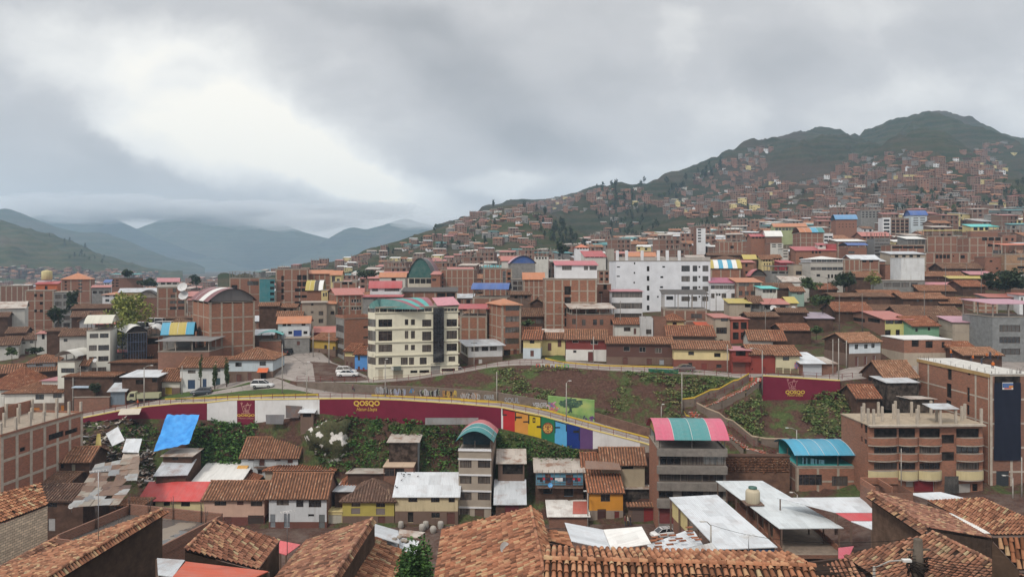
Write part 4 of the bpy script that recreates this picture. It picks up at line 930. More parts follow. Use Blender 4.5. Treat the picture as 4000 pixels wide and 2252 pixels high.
b=H('brick house with an open loft of posts under a black flat roof',242,690,1075,195,0,D=10,wall=BR3,wins=[('F','c',525,1120,640,1168)],roof=('canopy',4.1,5.0,DARKM),frame=(4,2,2))
H('white house with magenta roof and black ribbon window beside the hospital',725,998,800,226,0,D=10,wall=WHITE,wins=[('F','c',728,825,992,866,6,1,0.97,1),('F','c',732,910,768,960),('F','c',840,910,888,958),('F','c',940,910,978,958),('F','w',778,910,832,935,2,1,0.8,1)],roof=('shed',750,sheet((0.32,0.05,0.11))),name='white_building',cat='building')
H('brick house with orange roof and open upper floor right of the magenta roof',1002,1255,795,222,0,D=10,wins=[('F','c',1015,798,1125,838),('F','c',1180,798,1252,840),('F','c',1005,885,1055,932),('F','c',1080,885,1120,930),('F','c',1140,885,1252,928)],frame=(3,2,2),roof=('shed',752,ORANGE))
H('shop with turquoise canopy and dark glazing',1258,1412,860,214,0,D=7,wall=OFFW,wins=[('F','c',1262,865,1402,905,4,1,0.95,1)],roof=('shed',835,TURQ))
H('brick workshop under a white, blue and yellow arched roof',730,1035,655,268,0,D=12,wall=BR2,roof=('barrel','x',3.2,0.1,[YEL,WSH,SKYB,WSH,SKYB,WSH,YEL],YEL),frame=(3,2,1))
H('brick gabled house with small square windows behind the striped arched roof',1030,1172,590,272,0,D=10,wall=BR2,wins=[('F','o',1085,605,1108,638),('F','o',1085,680,1110,708)],roof=('gable',575,SALMON))
H('long house with faded red roof above the striped arched roof',765,1080,605,285,0,D=10,wall=BRN,roof=('shed',580,SALMON))
H('house with a yellow and white sheet roof on posts',920,1140,1010,203,0,D=8,wall=BEIGE,wins=[('F','o',1080,1015,1140,1055)],roof=('shed',965,YEL))
H('grey tiled house between the yellow and the red sheet roofs',1140,1270,1010,204,0,D=8,wall=GREYC,wins=[('F','c',1150,1025,1230,1070)],roof=('gable',942,OLD))
H('grey house with a red sheet roof and white satellite dish',1270,1530,1020,201,0,D=9,wall=GREYC,wins=[('F','o',1280,1035,1380,1075),('F','c',1440,1035,1500,1075)],roof=('shed',965,SALMON))
H('ochre tiled house end behind the white satellite dish',1530,1620,1005,204,0,D=8,wall=BEIGE,roof=('gable',945,YEL))
H('dark adobe gable with patched tiles left of the purple roof',1425,1722,1105,189,0,D=7,wall=ADOBE,roof=('gable',1078,OLD))
H('dark adobe block with tile coping beside the tower house',1120,1425,1150,185,0,D=7,wall=ADOBE,roof=('gable',1132,OLD))
H('adobe house with a purplish corrugated roof',1720,1990,1165,186,0,D=9,wall=ADOBE,roof=('shed',1105,metal((0.33,0.28,0.33),0.3)))
H('broad rusty tiled roof in front of the adobe blocks',1470,1760,1290,176,0,D=9,wall=ADOBE,roof=('gable',1225,TILES[3]))
H('gabled tile house with striped pink awning',1370,1500,1395,168,0,D=10,wall=ADOBE,roof=('gable',1295,TILES[3]))
H('tiled house next to the dark adobe gable above the red house',1130,1370,1390,169,0,D=10,wall=OFFW,roof=('gable',1290,TILE))
H('long dark barn with orange tiles and a white stained wall',285,770,1345,173,0,D=12,wall=BRN,roof=('gable',1242,TILES[3]))
H('shed with a vivid orange red sheet roof',600,775,1250,185,0,D=7,wall=BRN,roof=('shed',1205,sheet((0.5,0.08,0.03))))
H('cream house with hipped tiled roof and balcony',275,450,1185,186,0,D=9,wall=YCR,roof=('hip',1120,TILES[3]),wins=[('F','w',335,1205,378,1235)])
H('ruined white house with broken parapet and brick side wall',8,135,1165,179,0,D=7,yb=1370,wall=plaster((0.5,0.5,0.5),0.95),wins=[('F','w',62,1280,118,1330)],roof=('slabroof',))
H('blank brick wing of the ruined white house',138,272,1165,179,0,D=7,yb=1370,wall=BR3,roof=('slabroof',))
b=H('pale grey hotel with black glass storeys and pyramid roof',1757,2092,595,246,0,D=12,wall=plaster((0.45,0.43,0.39),0.2),wins=[('F','c',1757,640,2092,672,6,1,0.96,1),('F','o',1925,715,2068,752,4,1,0.6,1),('F','o',1818,712,1855,738),('F','o',1925,792,1980,810,2,1,0.8,1)],roof=('flat',CONC),name='hotel',cat='building')
H('glazed black top storey with a white hipped roof on the pale grey hotel',1760,2088,552,247,0,D=11,yb=592,wall=WHITE,wins=[('F','c',1762,556,2086,588,6,1,0.97,1)],roof=('hip',528,WSH),name='roof_storey',cat='building')
H('red clad house with white gable panel and deep red side',1605,2022,470,302,0,D=12,wall=BR2,wins=[('F','o',1762,472,1870,500,3,1,0.6,1),('F','o',1640,538,1680,560)],roof=('shed',430,RED))
H('crimson sheet clad box on the red roofed house',1915,2022,400,304,0,D=8,yb=474,wall=RED,roof=('flat',CONC),name='roof_storey',cat='building')
H('white panelled dormer left of the crimson box',1835,1913,412,304,0,D=6,yb=468,wall=OFFW,wins=[('F','o',1850,415,1880,435)],roof=('shed',395,RED),name='dormer',cat='building')
H('wide brick block with concrete grid under a turquoise arched canopy',1650,1890,285,395,0,D=14,frame=(4,4,2),roof=('barrel','x',3,0.1,[ORANGE,ORANGE,SKYB,TEAL],None),name='brick_building',cat='building')
H('white balconied wing beside the wide brick block',1893,1988,292,394,0,D=9,wall=WHITE,wins=[('F','o',1895,312,1985,385,2,2,0.9,0.55)],roof=('flat',CONC),name='white_building',cat='building')
H('brick skeleton block with pale grid between red roofs',815,1055,378,345,0,D=12,frame=(5,3,2),wins=[('F','o',930,420,965,450)],name='brick_building',cat='building')
H('slender white tower house with square dark windows',582,675,240,420,0,D=9,wall=WHITE,side=BR3,wins=[('F','o',584,240,640,390,1,5,0.6,0.5)],name='white_building',cat='building')
H('house with a white dome roof behind the red house',1300,1460,325,352,0,D=10,wall=BR3,roof=('barrel','x',3,0.0,[WSH],WSH))
H('red roofed pavilion left of the white dome',1145,1300,325,356,0,D=10,wall=BR2,roof=('gable',300,RED),wins=[('F','o',1150,328,1290,345,4,1,0.7,1)])
H('long school like hall with orange ridge roof and green wall',1380,1720,225,445,0,D=12,wall=plaster((0.36,0.4,0.22)),wins=[('F','c',1390,238,1600,262,6,1,0.8,1)],roof=('gable',192,ORANGE),name='school',cat='building')
H('stepped white and brick house with balconies',1342,1475,395,330,0,D=10,wall=OFFW,side=BRICK,wins=[('F','o',1350,400,1470,440,2,2,0.7,0.5)])
H('grey and white tower house with strip balconies left of the red house',1470,1528,452,312,0,D=8,wall=OFFW,wins=[('F','c',1472,460,1524,545,1,3,0.85,0.45)])
H('low yellow house with arched windows on the hillside lane',1252,1362,560,288,0,D=8,wall=YCR,wins=[('F','o',1262,562,1350,582,3,1,0.5,1),('F','o',1270,600,1350,618,3,1,0.5,1)],roof=('gable',522,TILE))
H('cream house with dark gables on the hillside lane',1365,1455,548,290,0,D=8,wall=YCR,wins=[('F','o',1375,552,1450,575,3,1,0.5,1)],roof=('gable',515,TILE))
H('brick house with bright yellow sheet triangle roof',1075,1200,555,292,0,D=8,wall=BR3,roof=('gable',512,YEL))
H('crimson walled shop beside the lane',1450,1582,595,280,0,D=8,wall=plaster((0.3,0.05,0.06)),roof=('shed',570,RED))
H('ochre plastered extension left of the pale grey hotel',1582,1700,615,255,0,D=8,wall=BEIGE,wins=[('F','o',1605,680,1665,720)])
H('brick house with black open top floor below the lane',1342,1578,680,262,0,D=9,wall=GREYC,wins=[('F','o',1350,688,1575,705,3,1,0.8,1)],roof=('canopy',1.6,2.0,DARKM))
H('low white house with striped sheet roof left of the pale grey hotel',1475,1755,790,236,0,D=9,wall=OFFW,roof=('shed',735,RUSTM),wins=[('F','c',1500,772,1740,795,3,1,0.8,1)])
H('turquoise green cottage behind the bare willow',1560,1690,890,226,0,D=8,wall=plaster((0.3,0.42,0.36),0.3),wins=[('F','w',1618,895,1668,922)],roof=('gable',845,TILE))
H('brick house with red arched porch above the orange roof',1150,1290,735,240,0,D=8,wall=BR3,roof=('barrel','y',2.2,0.1,[RED,RED],DARKM))
H('brown tiled roofs stacked behind the turquoise canopy',1290,1600,855,231,0,D=10,wall=ADOBE,roof=('gable',808,OLD))
H('tiled house with a hip above the magenta roof',735,1050,560,295,0,D=12,wall=ADOBE,roof=('hip',525,OLD))
H('adobe range at the foot of the brick skeleton block',700,1080,520,318,0,D=10,wall=ADOBE,roof=('gable',500,OLD))
reg(1800,800,2.576)
W_=[('F','c',a,y0,c_,y1)for y0,y1 in((610,670),(715,772),(818,872),(920,968))for a,c_ in((2220,2305),(2333,2380),(2432,2492))]
W_+=[('F','o',2392,y,2410,y+18)for y in(615,715,818,915)]+[('F','o',1872,y,1898,y+50)for y in(617,714,812,910,1010)]
W_+=[('F','o',2028,615,2056,630),('F','o',2008,717,2038,735),('F','o',2005,818,2036,836),('F','o',2068,918,2138,955),('F','o',1975,915,1992,932),('F','o',1572,618,1602,630),('F','o',1570,712,1600,724),('F','o',1742,578,1756,598),('F','o',1740,674,1754,692),('F','o',1738,772,1752,790)]
b=H('large plain white multi storey building with few scattered dark windows',1560,2512,565,229,.01,D=16,wall=plaster((0.68,0.70,0.74),0.08),wins=W_,roof=('flat',CONC),fc=(0.08,0.07,0.07),name='white_building',cat='building')
for x in(1562,1655,1812,1975,2065,2185):l=b.loc('F',x,565)[0];part(b,'parapet_post',None,(l,l+0.9,0.02,0.6,b.H+0.16,b.H+0.16+3.2,WHITE))
part(b,'parapet',None,(0,b.W,0.15,0.3,b.H+0.17,b.H+1.3,plaster((0.42,0.39,0.36))))
H('roof hut with an orange gabled roof on the large white building',1700,1955,515,236,0,D=8,yb=562,wall=BR3,wins=[('F','o',1720,525,1950,560,4,1,0.5,1)],roof=('gable',478,ORANGE),name='roof_hut',cat='hut')
b=H('white house striped with three black ribbon windows in front of the large white building',1518,1828,870,206,.01,D=9,wall=WHITE,wins=[('F','c',1520,872,1826,930),('F','c',1520,985,1824,1042),('F','c',1548,1090,1820,1140)],roof=('shed',850,PINK),name='white_building',cat='building')
W_=[('F','o',1043,y,1108,y+85)for y in(818,925,1035,1138)]
b=H('six storey brick tower with concrete grid and a recessed balcony strip',845,1368,745,195,.01,D=11,wall=BR2,frame=(6,5,2),wins=W_,roof=('flat',CONC),name='brick_building',cat='building')
b2=H('white storey with red striped gabled roof crowning the six storey brick tower',960,1372,605,196,.01,D=9,yb=715,wall=WHITE,wins=[('F','c',1018,612,1115,655),('F','c',1295,616,1368,655),('F','c',1238,614,1280,655)],roof=('shed',565,sheet((0.42,0.1,0.12))),name='roof_storey',cat='building')
H('brown brick house with rounded front and rusty lean-to roof',1112,1545,1105,187,0,D=8,wall=BRICK,wins=[('F','c',1120,1145,1158,1200),('F','c',1220,1152,1256,1212),('F','c',1330,1152,1370,1208),('F','c',1398,1152,1436,1208),('F','c',1505,1155,1540,1208)],roof=('canopy',1.6,2.6,RUSTM))
H('square brick house left of the striped black and white house',1375,1512,800,211,0,D=9,wall=BR3,wins=[('F','o',1390,872,1430,890),('F','o',1435,790,1470,850)],roof=('flat',CONC))
b=H('brick corner house with orange hipped roof and four bay windows',412,606,998,172,20,xs=268,yb=1565,wall=BR2,wins=[('F','c',450,1008,592,1064),('F','c',450,1118,592,1176),('F','c',446,1228,590,1285),('F','c',446,1340,585,1398),('F','o',432,1456,500,1512),('F','d',530,1452,565,1545)],frame=(1,5,3),roof=('hip',942,ORANGE),name='brick_building',cat='building')
H('bare brick wall house with red canopy left of the orange hipped roof',-10,264,1120,180,0,D=9,frame=(3,3,2),roof=('canopy',1.9,2.6,RED),wall=BR2)
H('brick house with grey upper wall and blue arched roof',122,465,930,196,0,D=9,wall=BR3,roof=('barrel','x',1.6,2.2,[BLUE],glassm(1)),frame=(2,4,1))
H('brick block with narrow white glazed stair strip',232,515,640,268,0,D=10,frame=(5,4,2),wins=[('F','w',420,665,455,840),('F','o',470,665,502,870,1,4,1,0.55)],fc=WH,name='brick_building',cat='building')
H('grey balconied house with white curtained windows',520,625,750,262,0,D=8,wall=GREYC,wins=[('F','c',522,760,620,865,2,2,0.85,0.7)])
H('blank brick block with a green and orange roof behind the six storey tower',632,838,745,252,0,D=9,frame=(4,4,2),roof=('gable',680,ORANGE))
H('tile roofed adobe house with garden left of the six storey tower',612,836,1120,198,0,D=10,wall=ADOBE,roof=('gable',1045,OLD),wins=[('F','w',755,1140,830,1195)])
H('adobe gable and roof behind the garden house',700,836,985,214,0,D=8,wall=ADOBE,roof=('gablef',945,OLD))
H('wooden balconied tile house among brick towers',490,705,905,222,0,D=8,wall=BRN,roof=('gable',875,OLD),wins=[('F','o',530,910,680,940,3,1,0.6,1)])
H('brick terrace house with dark square windows left of the large white building',1378,1555,660,262,0,D=10,wins=[('F','o',1390,675,1550,700,3,1,0.5,1),('F','o',1390,732,1550,760,3,1,0.5,1)],frame=(3,4,2))
H('house with sloping red roof and white shopfront',1250,1460,520,300,0,D=10,wall=OFFW,roof=('shed',465,RED),wins=[('F','o',1255,510,1440,530,4,1,0.8,1)])
H('blank grey gable wall beside the sloping red roof',1470,1545,440,302,0,D=8,wall=plaster((0.36,0.34,0.3)))
H('house with blue arched end and a pink roof',500,750,590,285,0,D=12,wall=GREYC,roof=('barrel','y',3,0.1,[LILAC,LILAC],BLUE))
H('house with red and white striped gabled roof',410,625,560,310,0,D=12,wall=OFFW,roof=('gable',515,SALMON))
H('white pavilion with an orange pyramid roof',1152,1288,425,385,0,D=10,wall=WHITE,roof=('hip',395,sheet((0.5,0.12,0.04))),wins=[('F','o',1165,432,1280,445,4,1,0.7,1)],name='pavilion',cat='pavilion')
H('white flat house with a teal canopy below the hill',740,880,520,330,0,D=9,wall=OFFW,roof=('canopy',1.8,2.2,TEAL),wins=[('F','o',750,525,870,545,4,1,0.6,1)])
H('tile roofed yellow house behind the cream house with red tiles',606,800,1330,176,0,D=8,wall=ADOBE,roof=('gable',1235,TILES[3]))
H('long shed with red and grey patched roof',800,1060,1310,180,0,D=9,wall=BRN,roof=('gable',1245,RUSTM))
H('tiled house with white veranda below the hospital',1550,1850,1200,184,0,D=9,wall=OFFW,roof=('gable',1140,TILES[3]),wins=[('F','w',1640,1230,1708,1270),('F','d',1740,1240,1765,1300)])
reg(3200,800,2.636)
for lb,x0,x1,yt,Y,kw in[('brick terrace house with long dark open floor under white canopies',740,1090,410,300,dict(wins=[('F','o',745,425,1085,448,3,1,0.95,1)],frame=(4,3,2))),('grey glazed workshop above the white tank block',905,1095,350,318,dict(wall=GREYC,wins=[('F','c',910,355,1090,405,5,1,0.9,1)],roof=('shed',325,WSH))),('long brick terrace with concrete posts and a yellow canopy',1108,1525,322,322,dict(frame=(5,3,2),roof=('canopy',2.4,3.2,YEL))),('long low brick house with a row of dark windows',1090,1540,490,288,dict(wins=[('F','o',1195,512,1350,552,4,1,0.8,1),('F','o',1455,518,1500,552),('F','o',1375,518,1390,534)],frame=(5,2,1))),('tall brick house with dark corner balconies near the right edge',1545,1885,335,295,dict(wins=[('F','o',1670,335,1875,368,3,1,0.8,1),('F','o',1730,400,1870,430,2,1,0.8,1),('F','c',1790,465,1885,500)],frame=(4,4,2))),('brick storey house with flat slabs above the tall brick house',1560,1840,285,330,dict(roof=('flat',CONC,0.5))),('brick house with curved parapet right of the tall brick house',1885,2030,310,335,dict(wins=[('F','o',1900,340,2020,370,2,1,0.4,1)])),('ochre brick house with orange canopy at the right edge',1912,2250,505,258,dict(wall=brick((0.4,0.24,0.13)),wins=[('F','c',2040,540,2200,568),('F','o',2040,630,2200,655)],frame=(2,3,1),roof=('canopy',3.2,4.0,sheet((0.55,0.13,0.05))))),('plain brick house with blue stain below the tall brick house',1705,1910,535,262,dict(wins=[('F','o',1755,570,1785,588),('F','o',1820,645,1845,662)])),('brick house with a bright metal gabled roof',340,620,560,262,dict(roof=('gable',515,WHITEM),frame=(3,3,1),wins=[('F','o',430,565,570,590,2,1,0.6,1)])),('brick house with white sheet roof behind the red clad house',192,480,375,322,dict(roof=('shed',355,WSH),frame=(4,3,2))),('brick house with a navy blue arched canopy',298,490,440,306,dict(roof=('barrel','x',1.2,1.0,[BLUE],None),wins=[('F','w',300,475,365,502)])),('dark glass fronted house with black bands',565,730,345,312,dict(wall=plaster((0.2,0.2,0.2)),wins=[('F','c',568,352,728,525,1,5,0.95,0.55)],roof=('canopy',2.2,3.2,SALMON),name='dark_building',cat='building')),('white framed four storey block with big empty bays',655,735,130,430,dict(wall=WHITE,wins=[('F','o',660,142,730,292,1,4,0.85,0.6)],name='white_building',cat='building')),('unfinished concrete frame block beside the white framed block',738,930,140,432,dict(wall=BR3,wins=[('F','o',742,150,925,292,4,4,0.75,0.6)],frame=(4,4,1),name='concrete_building',cat='building')),('tall white and grey house with a blue arched roof',945,1110,110,428,dict(wall=PBLUE,wins=[('F','c',960,125,1100,220,2,4,0.7,0.45)],roof=('barrel','x',3.2,0.1,[BLUE],BLUE),name='blue_roof_building',cat='building')),('square brick block with a pale blue arched roof',170,388,155,445,dict(roof=('barrel','x',3.2,0.3,[sheet((0.1,0.25,0.45))],None),wins=[('F','o',190,185,370,240,5,2,0.3,0.35)],name='brick_building',cat='building')),('grey five bay block on the slope above the blue roofs',430,625,60,500,dict(wall=GREYC,wins=[('F','o',435,65,620,135,5,3,0.6,0.5)],name='concrete_building',cat='building')),('brick house with a grey sheet roof on the lower terrace',440,735,320,345,dict(roof=('gable',280,SALMON),wins=[('F','o',450,320,560,345,3,1,0.7,1)])),('house with pale blue veranda and yellow upper storey beside the trees',1565,1850,225,415,dict(wall=YCR,wins=[('F','o',1580,228,1760,262,3,1,0.7,1)],roof=('shed',200,TURQ))),('brick row with stone lower wall above the tank block',680,840,615,262,dict()),('brick house left of the white tank block with tin lean-to',590,680,580,268,dict(roof=('shed',545,GREYM))),('brick house with long tin verandas behind the white tank block',740,1090,505,272,dict(wall=BEIGE,wins=[('F','o',760,515,1060,545,4,1,0.5,1)],roof=('shed',480,GREYM))),('plain brick house beside the pale grey hotel',255,420,560,255,dict(frame=(3,3,1)))]:
 kw.setdefault('name','brick_house');kw.setdefault('cat','house');kw.setdefault('D',10)
 H(lb,x0,x1,yt,Y,0,**kw)
def lpt(i,u,dz=0.0,dy=0.0):
 z,Y=lerpl(LN[i],u);p=Vector(((u-CU)/F*Y,Y,z+dz))
 if dy:p+=Vector(((u-CU)/F,1,0)).normalized()*dy
 return p
def ribbon(mb,pts,lo,hi,th,mat):
 """upright wall: pts along it (world), lo/hi functions of index, thickness away from the camera"""
 a,b,c,d=[],[],[],[]
 for k,p in enumerate(pts):
  q=Vector((p.x,p.y,0)).normalized()*th
  a.append(Vector((p.x,p.y,lo(k))));b.append(Vector((p.x,p.y,hi(k))));c.append(b[-1]+q);d.append(a[-1]+q)
 mb.grid([a,b],mat,False);mb.grid([b,c],mat,False);mb.grid([c,d],mat,False)
 mb.face([a[0],d[0],c[0],b[0]],mat);mb.face([a[-1],b[-1],c[-1],d[-1]],mat)
def ulist(u0,u1,st=16):
 n=max(1,int(abs(u1-u0)/st));return[lerp(u0,u1,k/n)for k in range(n+1)]
class Wl:
 """a wall standing on a feature line; gives points of its face by pixel"""
 def __init__(s,name,label,i,top,bot,cat='wall'):
  s.o=thing(name,label,cat,(0,0,0));s.i=i;s.top=top;s.bot=bot;s.base=i
 def panel(s,u0,u1,mat,name='wall_panel',th=0.45,out=0.0,label=None):
  us=ulist(u0,u1);pts=[lpt(s.i,u,0,-out)for u in us];mb=MB()
  ribbon(mb,pts,lambda k:s.bot(us[k]),lambda k:s.top(us[k]),th,mat)
  o=mb.build(name,s.o)
  if label:o['label']=label
  return o
 def pt(s,u,v,out=0.03):
  z,Y=lerpl(LN[s.i],u);Y-=out
  return P(u,v,Y)
 def quad(s,mb,x0,y0,x1,y1,mat,out=0.03):
  u0,u1,v0,v1=U(x0),U(x1),V(y0),V(y1)
  mb.face([s.pt(u0,v1,out),s.pt(u1,v1,out),s.pt(u1,v0,out),s.pt(u0,v0,out)],mat)
 def stroke(s,mb,pts,w,mat,out=0.035):
  for(xa,ya),(xb,yb)in zip(pts,pts[1:]):
   a,b=s.pt(U(xa),V(ya),out),s.pt(U(xb),V(yb),out)
   d=(b-a);L=d.length
   if L<1e-4:continue
   d/=L;n=Vector((0,-1,0)).cross(d).normalized()*w/2;e=d*w*0.4
   mb.face([a-n-e,b-n+e,b+n+e,a+n-e],mat)
 def text(s,txt,x0,x1,ymid,yh,mat,name='lettering',shear=0.0,out=0.04,bold=0.0):
  u0,u1=U(x0),U(x1);a,b=s.pt(u0,V(ymid),out),s.pt(u1,V(ymid),out)
  Ym=(a.y+b.y)/2
  return textmesh(txt,a,b,yh/OS/F*Ym,mat,name,s.o,shear,bold)
def textmesh(txt,a,b,hgt,mat,name,parent,shear=0.0,bold=0.0):
 cu=bpy.data.curves.new('t','FONT');cu.body=txt;cu.shear=shear;cu.offset=bold;cu.resolution_u=3
 t=bpy.data.objects.new('t',cu);COL.objects.link(t)
 bpy.context.view_layer.update()
 me=bpy.data.meshes.new_from_object(t.evaluated_get(bpy.context.evaluated_depsgraph_get()))
 bpy.data.objects.remove(t)
 xs=[v.co.x for v in me.vertices];ys=[v.co.y for v in me.vertices]
 w,h=max(xs)-min(xs),max(ys)-min(ys)
 d=b-a;cx,cy=(max(xs)+min(xs))/2,(max(ys)+min(ys))/2;mid=(a+b)/2
 dn=d/w;up=Vector((0,0,hgt/h));nrm=Vector((d.y,-d.x,0)).normalized()
 for v in me.vertices:v.co=mid+dn*(v.co.x-cx)+up*(v.co.y-cy)
 me.materials.clear();me.materials.append(mat);me.name=name
 return link(name,me,parent)
MAR=plaster((0.17,0.017,0.04),0.25);WWH=plaster((0.66,0.66,0.66),0.35);GOLD=paint((0.62,0.42,0.07));BLK=paint((0.015,0.015,0.015));PINKL=paint((0.5,0.27,0.22))
STONE=concrete((0.17,0.135,0.11));YKERB=paint((0.55,0.38,0.04))
wtop=lambda u:lerpl(LN[4],u)[0]+0.1
wbot=lambda u:lerpl(LN[3],u)[0]-1.5
rw=Wl('retaining_wall','long curved retaining wall painted maroon, white and rainbow colours below the road',4,wtop,wbot,'wall')
for u0,u1,m,lb in[(300,809,MAR,'weathered maroon panel'),(809,926,WWH,'plain white panel'),(926,996,MAR,'maroon panel with line emblem'),(996,1248,WWH,None),(1248,1958,MAR,'maroon panel with yellow lettering'),(1958,1965,WWH,None),(1965,2011,plaster((0.44,0.03,0.035),0.2),'red panel'),(2011,2063,plaster((0.62,0.28,0.06),0.2),'orange panel'),(2063,2114,plaster((0.58,0.42,0.02),0.2),'yellow panel'),(2114,2167,plaster((0.02,0.17,0.08),0.2),'green panel with gold sun'),(2167,2214,plaster((0.1,0.38,0.66),0.2),'sky blue panel'),(2214,2266,plaster((0.012,0.035,0.2),0.2),'navy panel'),(2266,2316,plaster((0.12,0.06,0.17),0.25),'violet panel'),(2316,2500,WWH,None),(2500,2545,concrete((0.36,0.32,0.28)),None)]:
 rw.panel(u0,u1,m,label=lb)
us=ulist(300,2545);mb=MB();ribbon(mb,[lpt(4,u,0,-0.06)for u in us],lambda k:wtop(us[k])-0.02,lambda k:wtop(us[k])+0.16,0.6,plaster((0.62,0.5,0.2),0.3));mb.build('coping',rw.o)
reg(900,1300,2.576)
rw.text('QOSQO',1240,1503,710,62,GOLD,bold=0.035)
rw.text('Hatun Llaqta',1270,1475,770,46,GOLD,shear=0.3)
rw.text('QOSQO',66,244,828,28,GOLD,bold=0.03)
rw.text('Hatun Llaqta',80,232,857,20,PINKL,shear=0.3)
def emblem(w_,ox,oy,k,mat,name='emblem',out=0.035):
 mb=MB();t=lambda pts:[(ox+x*k,oy+y*k)for x,y in pts]
 for pts in([(108,708),(132,795),(150,770),(128,735)],[(104,705),(112,698),(122,706),(116,715),(104,705)],[(162,722),(173,702),(184,722),(162,722)],[(128,735),(160,726),(186,726),(212,716)],[(205,722),(190,745),(188,772),(150,772)],[(160,730),(156,752),(150,772)],[(150,780),(150,800)],[(150,780),(158,790),(164,780),(164,800)],[(172,780),(172,800)],[(172,790),(184,790)],[(184,780),(184,800)],[(110,806),(200,806)]):
  w_.stroke(mb,t(pts),0.09,mat,out)
 return mb.build(name,w_.o)
emblem(rw,0,0,1,PINKL)
reg(1800,1300,2.576)
mb=MB()
for q in[(419,768,427,828),(427,815,463,829),(545,792,555,880),(555,838,615,856),(678,818,690,912),(627,885,678,898),(800,842,809,958),(762,932,800,952),(945,890,952,1005),(952,942,1000,956),(1187,960,1196,1080),(1132,978,1187,1003)]:rw.quad(mb,*q,BLK)
for a,b in[((420,765),(545,790)),((555,792),(678,820)),((690,822),(805,843)),((945,882),(1062,915)),((1062,925),(1062,985))]:rw.stroke(mb,[a,b],0.16,BLK)
rw.quad(mb,723,850,750,900,BLK);rw.quad(mb,731,863,742,888,plaster((0.58,0.42,0.02),0.2),0.045)
mb.build('painted_steps',rw.o)
mb=MB();pts=lambda r,n=28:[(876+r*math.cos(2*math.pi*k/n),956+r*1.08*math.sin(2*math.pi*k/n))for k in range(n)]
for r,m,o_ in((54,paint((0.16,0.015,0.02)),0.03),(46,paint((0.6,0.36,0.08)),0.045)):
 mb.face([rw.pt(U(x),V(y),o_)for x,y in pts(r)][::-1],m)
dk=paint((0.2,0.06,0.03))
for st in([(850,930),(870,928),(872,948),(852,948),(850,930)],[(902,930),(882,928),(880,948),(900,948),(902,930)],[(876,950),(868,968),(884,968),(876,950)],[(856,978),(876,986),(896,978)],[(876,915),(876,904)],[(850,985),(846,992)],[(902,985),(906,992)],[(838,956),(830,956)],[(914,956),(922,956)],[(868,990),(868,1002)],[(884,990),(884,1002)],[(850,918),(876,912),(902,918)]):rw.stroke(mb,st,0.13,dk,0.055)
mb.build('sun_emblem',rw.o)
hg=lambda h:(lambda u:lerpl(LN[5],u)[0]+h)
hb=lambda u:lerpl(LN[5],u)[0]-0.8
gw=Wl('graffiti_wall','low stone retaining wall covered in graffiti at the foot of the bank',5,lambda u:lerpl(LN[5],u)[0]+(1.95 if u>1300 else lerp(0.5,1.95,max(0,(u-1156)/144))),hb)
gw.panel(1160,2138,STONE)
us=ulist(1160,2138)
SILV,PGRN,GORG,GWH=paint((0.27,0.28,0.3)),paint((0.27,0.31,0.22)),paint((0.36,0.17,0.04)),paint((0.36,0.36,0.37))
rg=random.Random(5)
def scribble(x0,x1,y0,y1,mats,n,w=0.16,sl=0.0):
 mb=MB()
 for k in range(n):
  xc=lerp(x0,x1,(k+rg.random())/n);hh=(y1-y0)*rg.uniform(0.3,0.5);yc=lerp(y0+hh,y1-hh,rg.random())+sl*(xc-x0);rx=(x1-x0)/n*rg.uniform(0.4,1.1)
  a0=rg.uniform(0,6);sp=rg.uniform(2.5,5.5)
  gw.stroke(mb,[(xc+rx*math.cos(a0+sp*t/8),yc+hh*math.sin(a0+sp*t/8*1.1))for t in range(9)],w*rg.uniform(0.6,1.3),rg.choice(mats),0.03+0.004*(k%9))
 return mb.build('graffiti',gw.o)
reg(900,1300,2.576)
scribble(1460,1600,540,628,[SILV,GWH,BLK],16);scribble(1600,1760,560,628,[SILV,paint((0.3,0.34,0.5)),BLK,GWH],16)
scribble(1800,1850,560,600,[GORG,paint((0.05,0.2,0.4))],6)
scribble(1900,2110,562,640,[PGRN,GWH,SILV,BLK],20);scribble(2140,2270,578,642,[GORG,paint((0.5,0.36,0.08)),BLK],14);scribble(2320,2500,600,665,[paint((0.3,0.2,0.14)),BLK,GWH],12)
reg(1800,1300,2.576)
scribble(20,170,610,670,[paint((0.35,0.2,0.12)),GWH],10)
gw.text('OMAR',232,338,645,55,SILV,'graffiti_lettering',bold=0.04);gw.text('SOUL',440,590,676,55,SILV,'graffiti_lettering',bold=0.02);gw.text('VERGES',722,868,725,55,GWH,'graffiti_lettering',shear=-0.1,bold=0.05)
mw=Wl('mural_wall','green painted mural wall showing a leafy tree on the bank',5,lambda u:P(u,lerp(1544,1562,(u-2140)/182),lerpl(LN[5],u)[1]).z,hb)
def muralm():
 m,t,b=newmat('mural_paint',0.8)
 o=objc(t);n=noise(t,o,0.35,4.0);n2=noise(t,o,1.4,4.0)
 c=ramp(t,n,[(0.3,(0.10,0.2,0.06)),(0.5,(0.22,0.36,0.12)),(0.7,(0.4,0.45,0.16))])
 t.links.new(mix(t,ramp(t,n2,[(0.5,0.0),(0.75,0.5)]),c,c4((0.13,0.25,0.16))),b.inputs['Base Color']);return m
mw.panel(2140,2322,muralm(),th=0.4)
mb=MB();tg=paint((0.035,0.07,0.05));tg2=paint((0.06,0.13,0.08));rg=random.Random(8)
for k in range(120):
 an=rg.uniform(0,6.28);r=math.sqrt(rg.random());x,y=1110+115*r*math.cos(an),705+45*r*math.sin(an)
 mw.stroke(mb,[(x-7,y),(x+7,y+rg.uniform(-6,6))],0.25,rg.choice([tg,tg2]),0.03+0.001*(k%12))
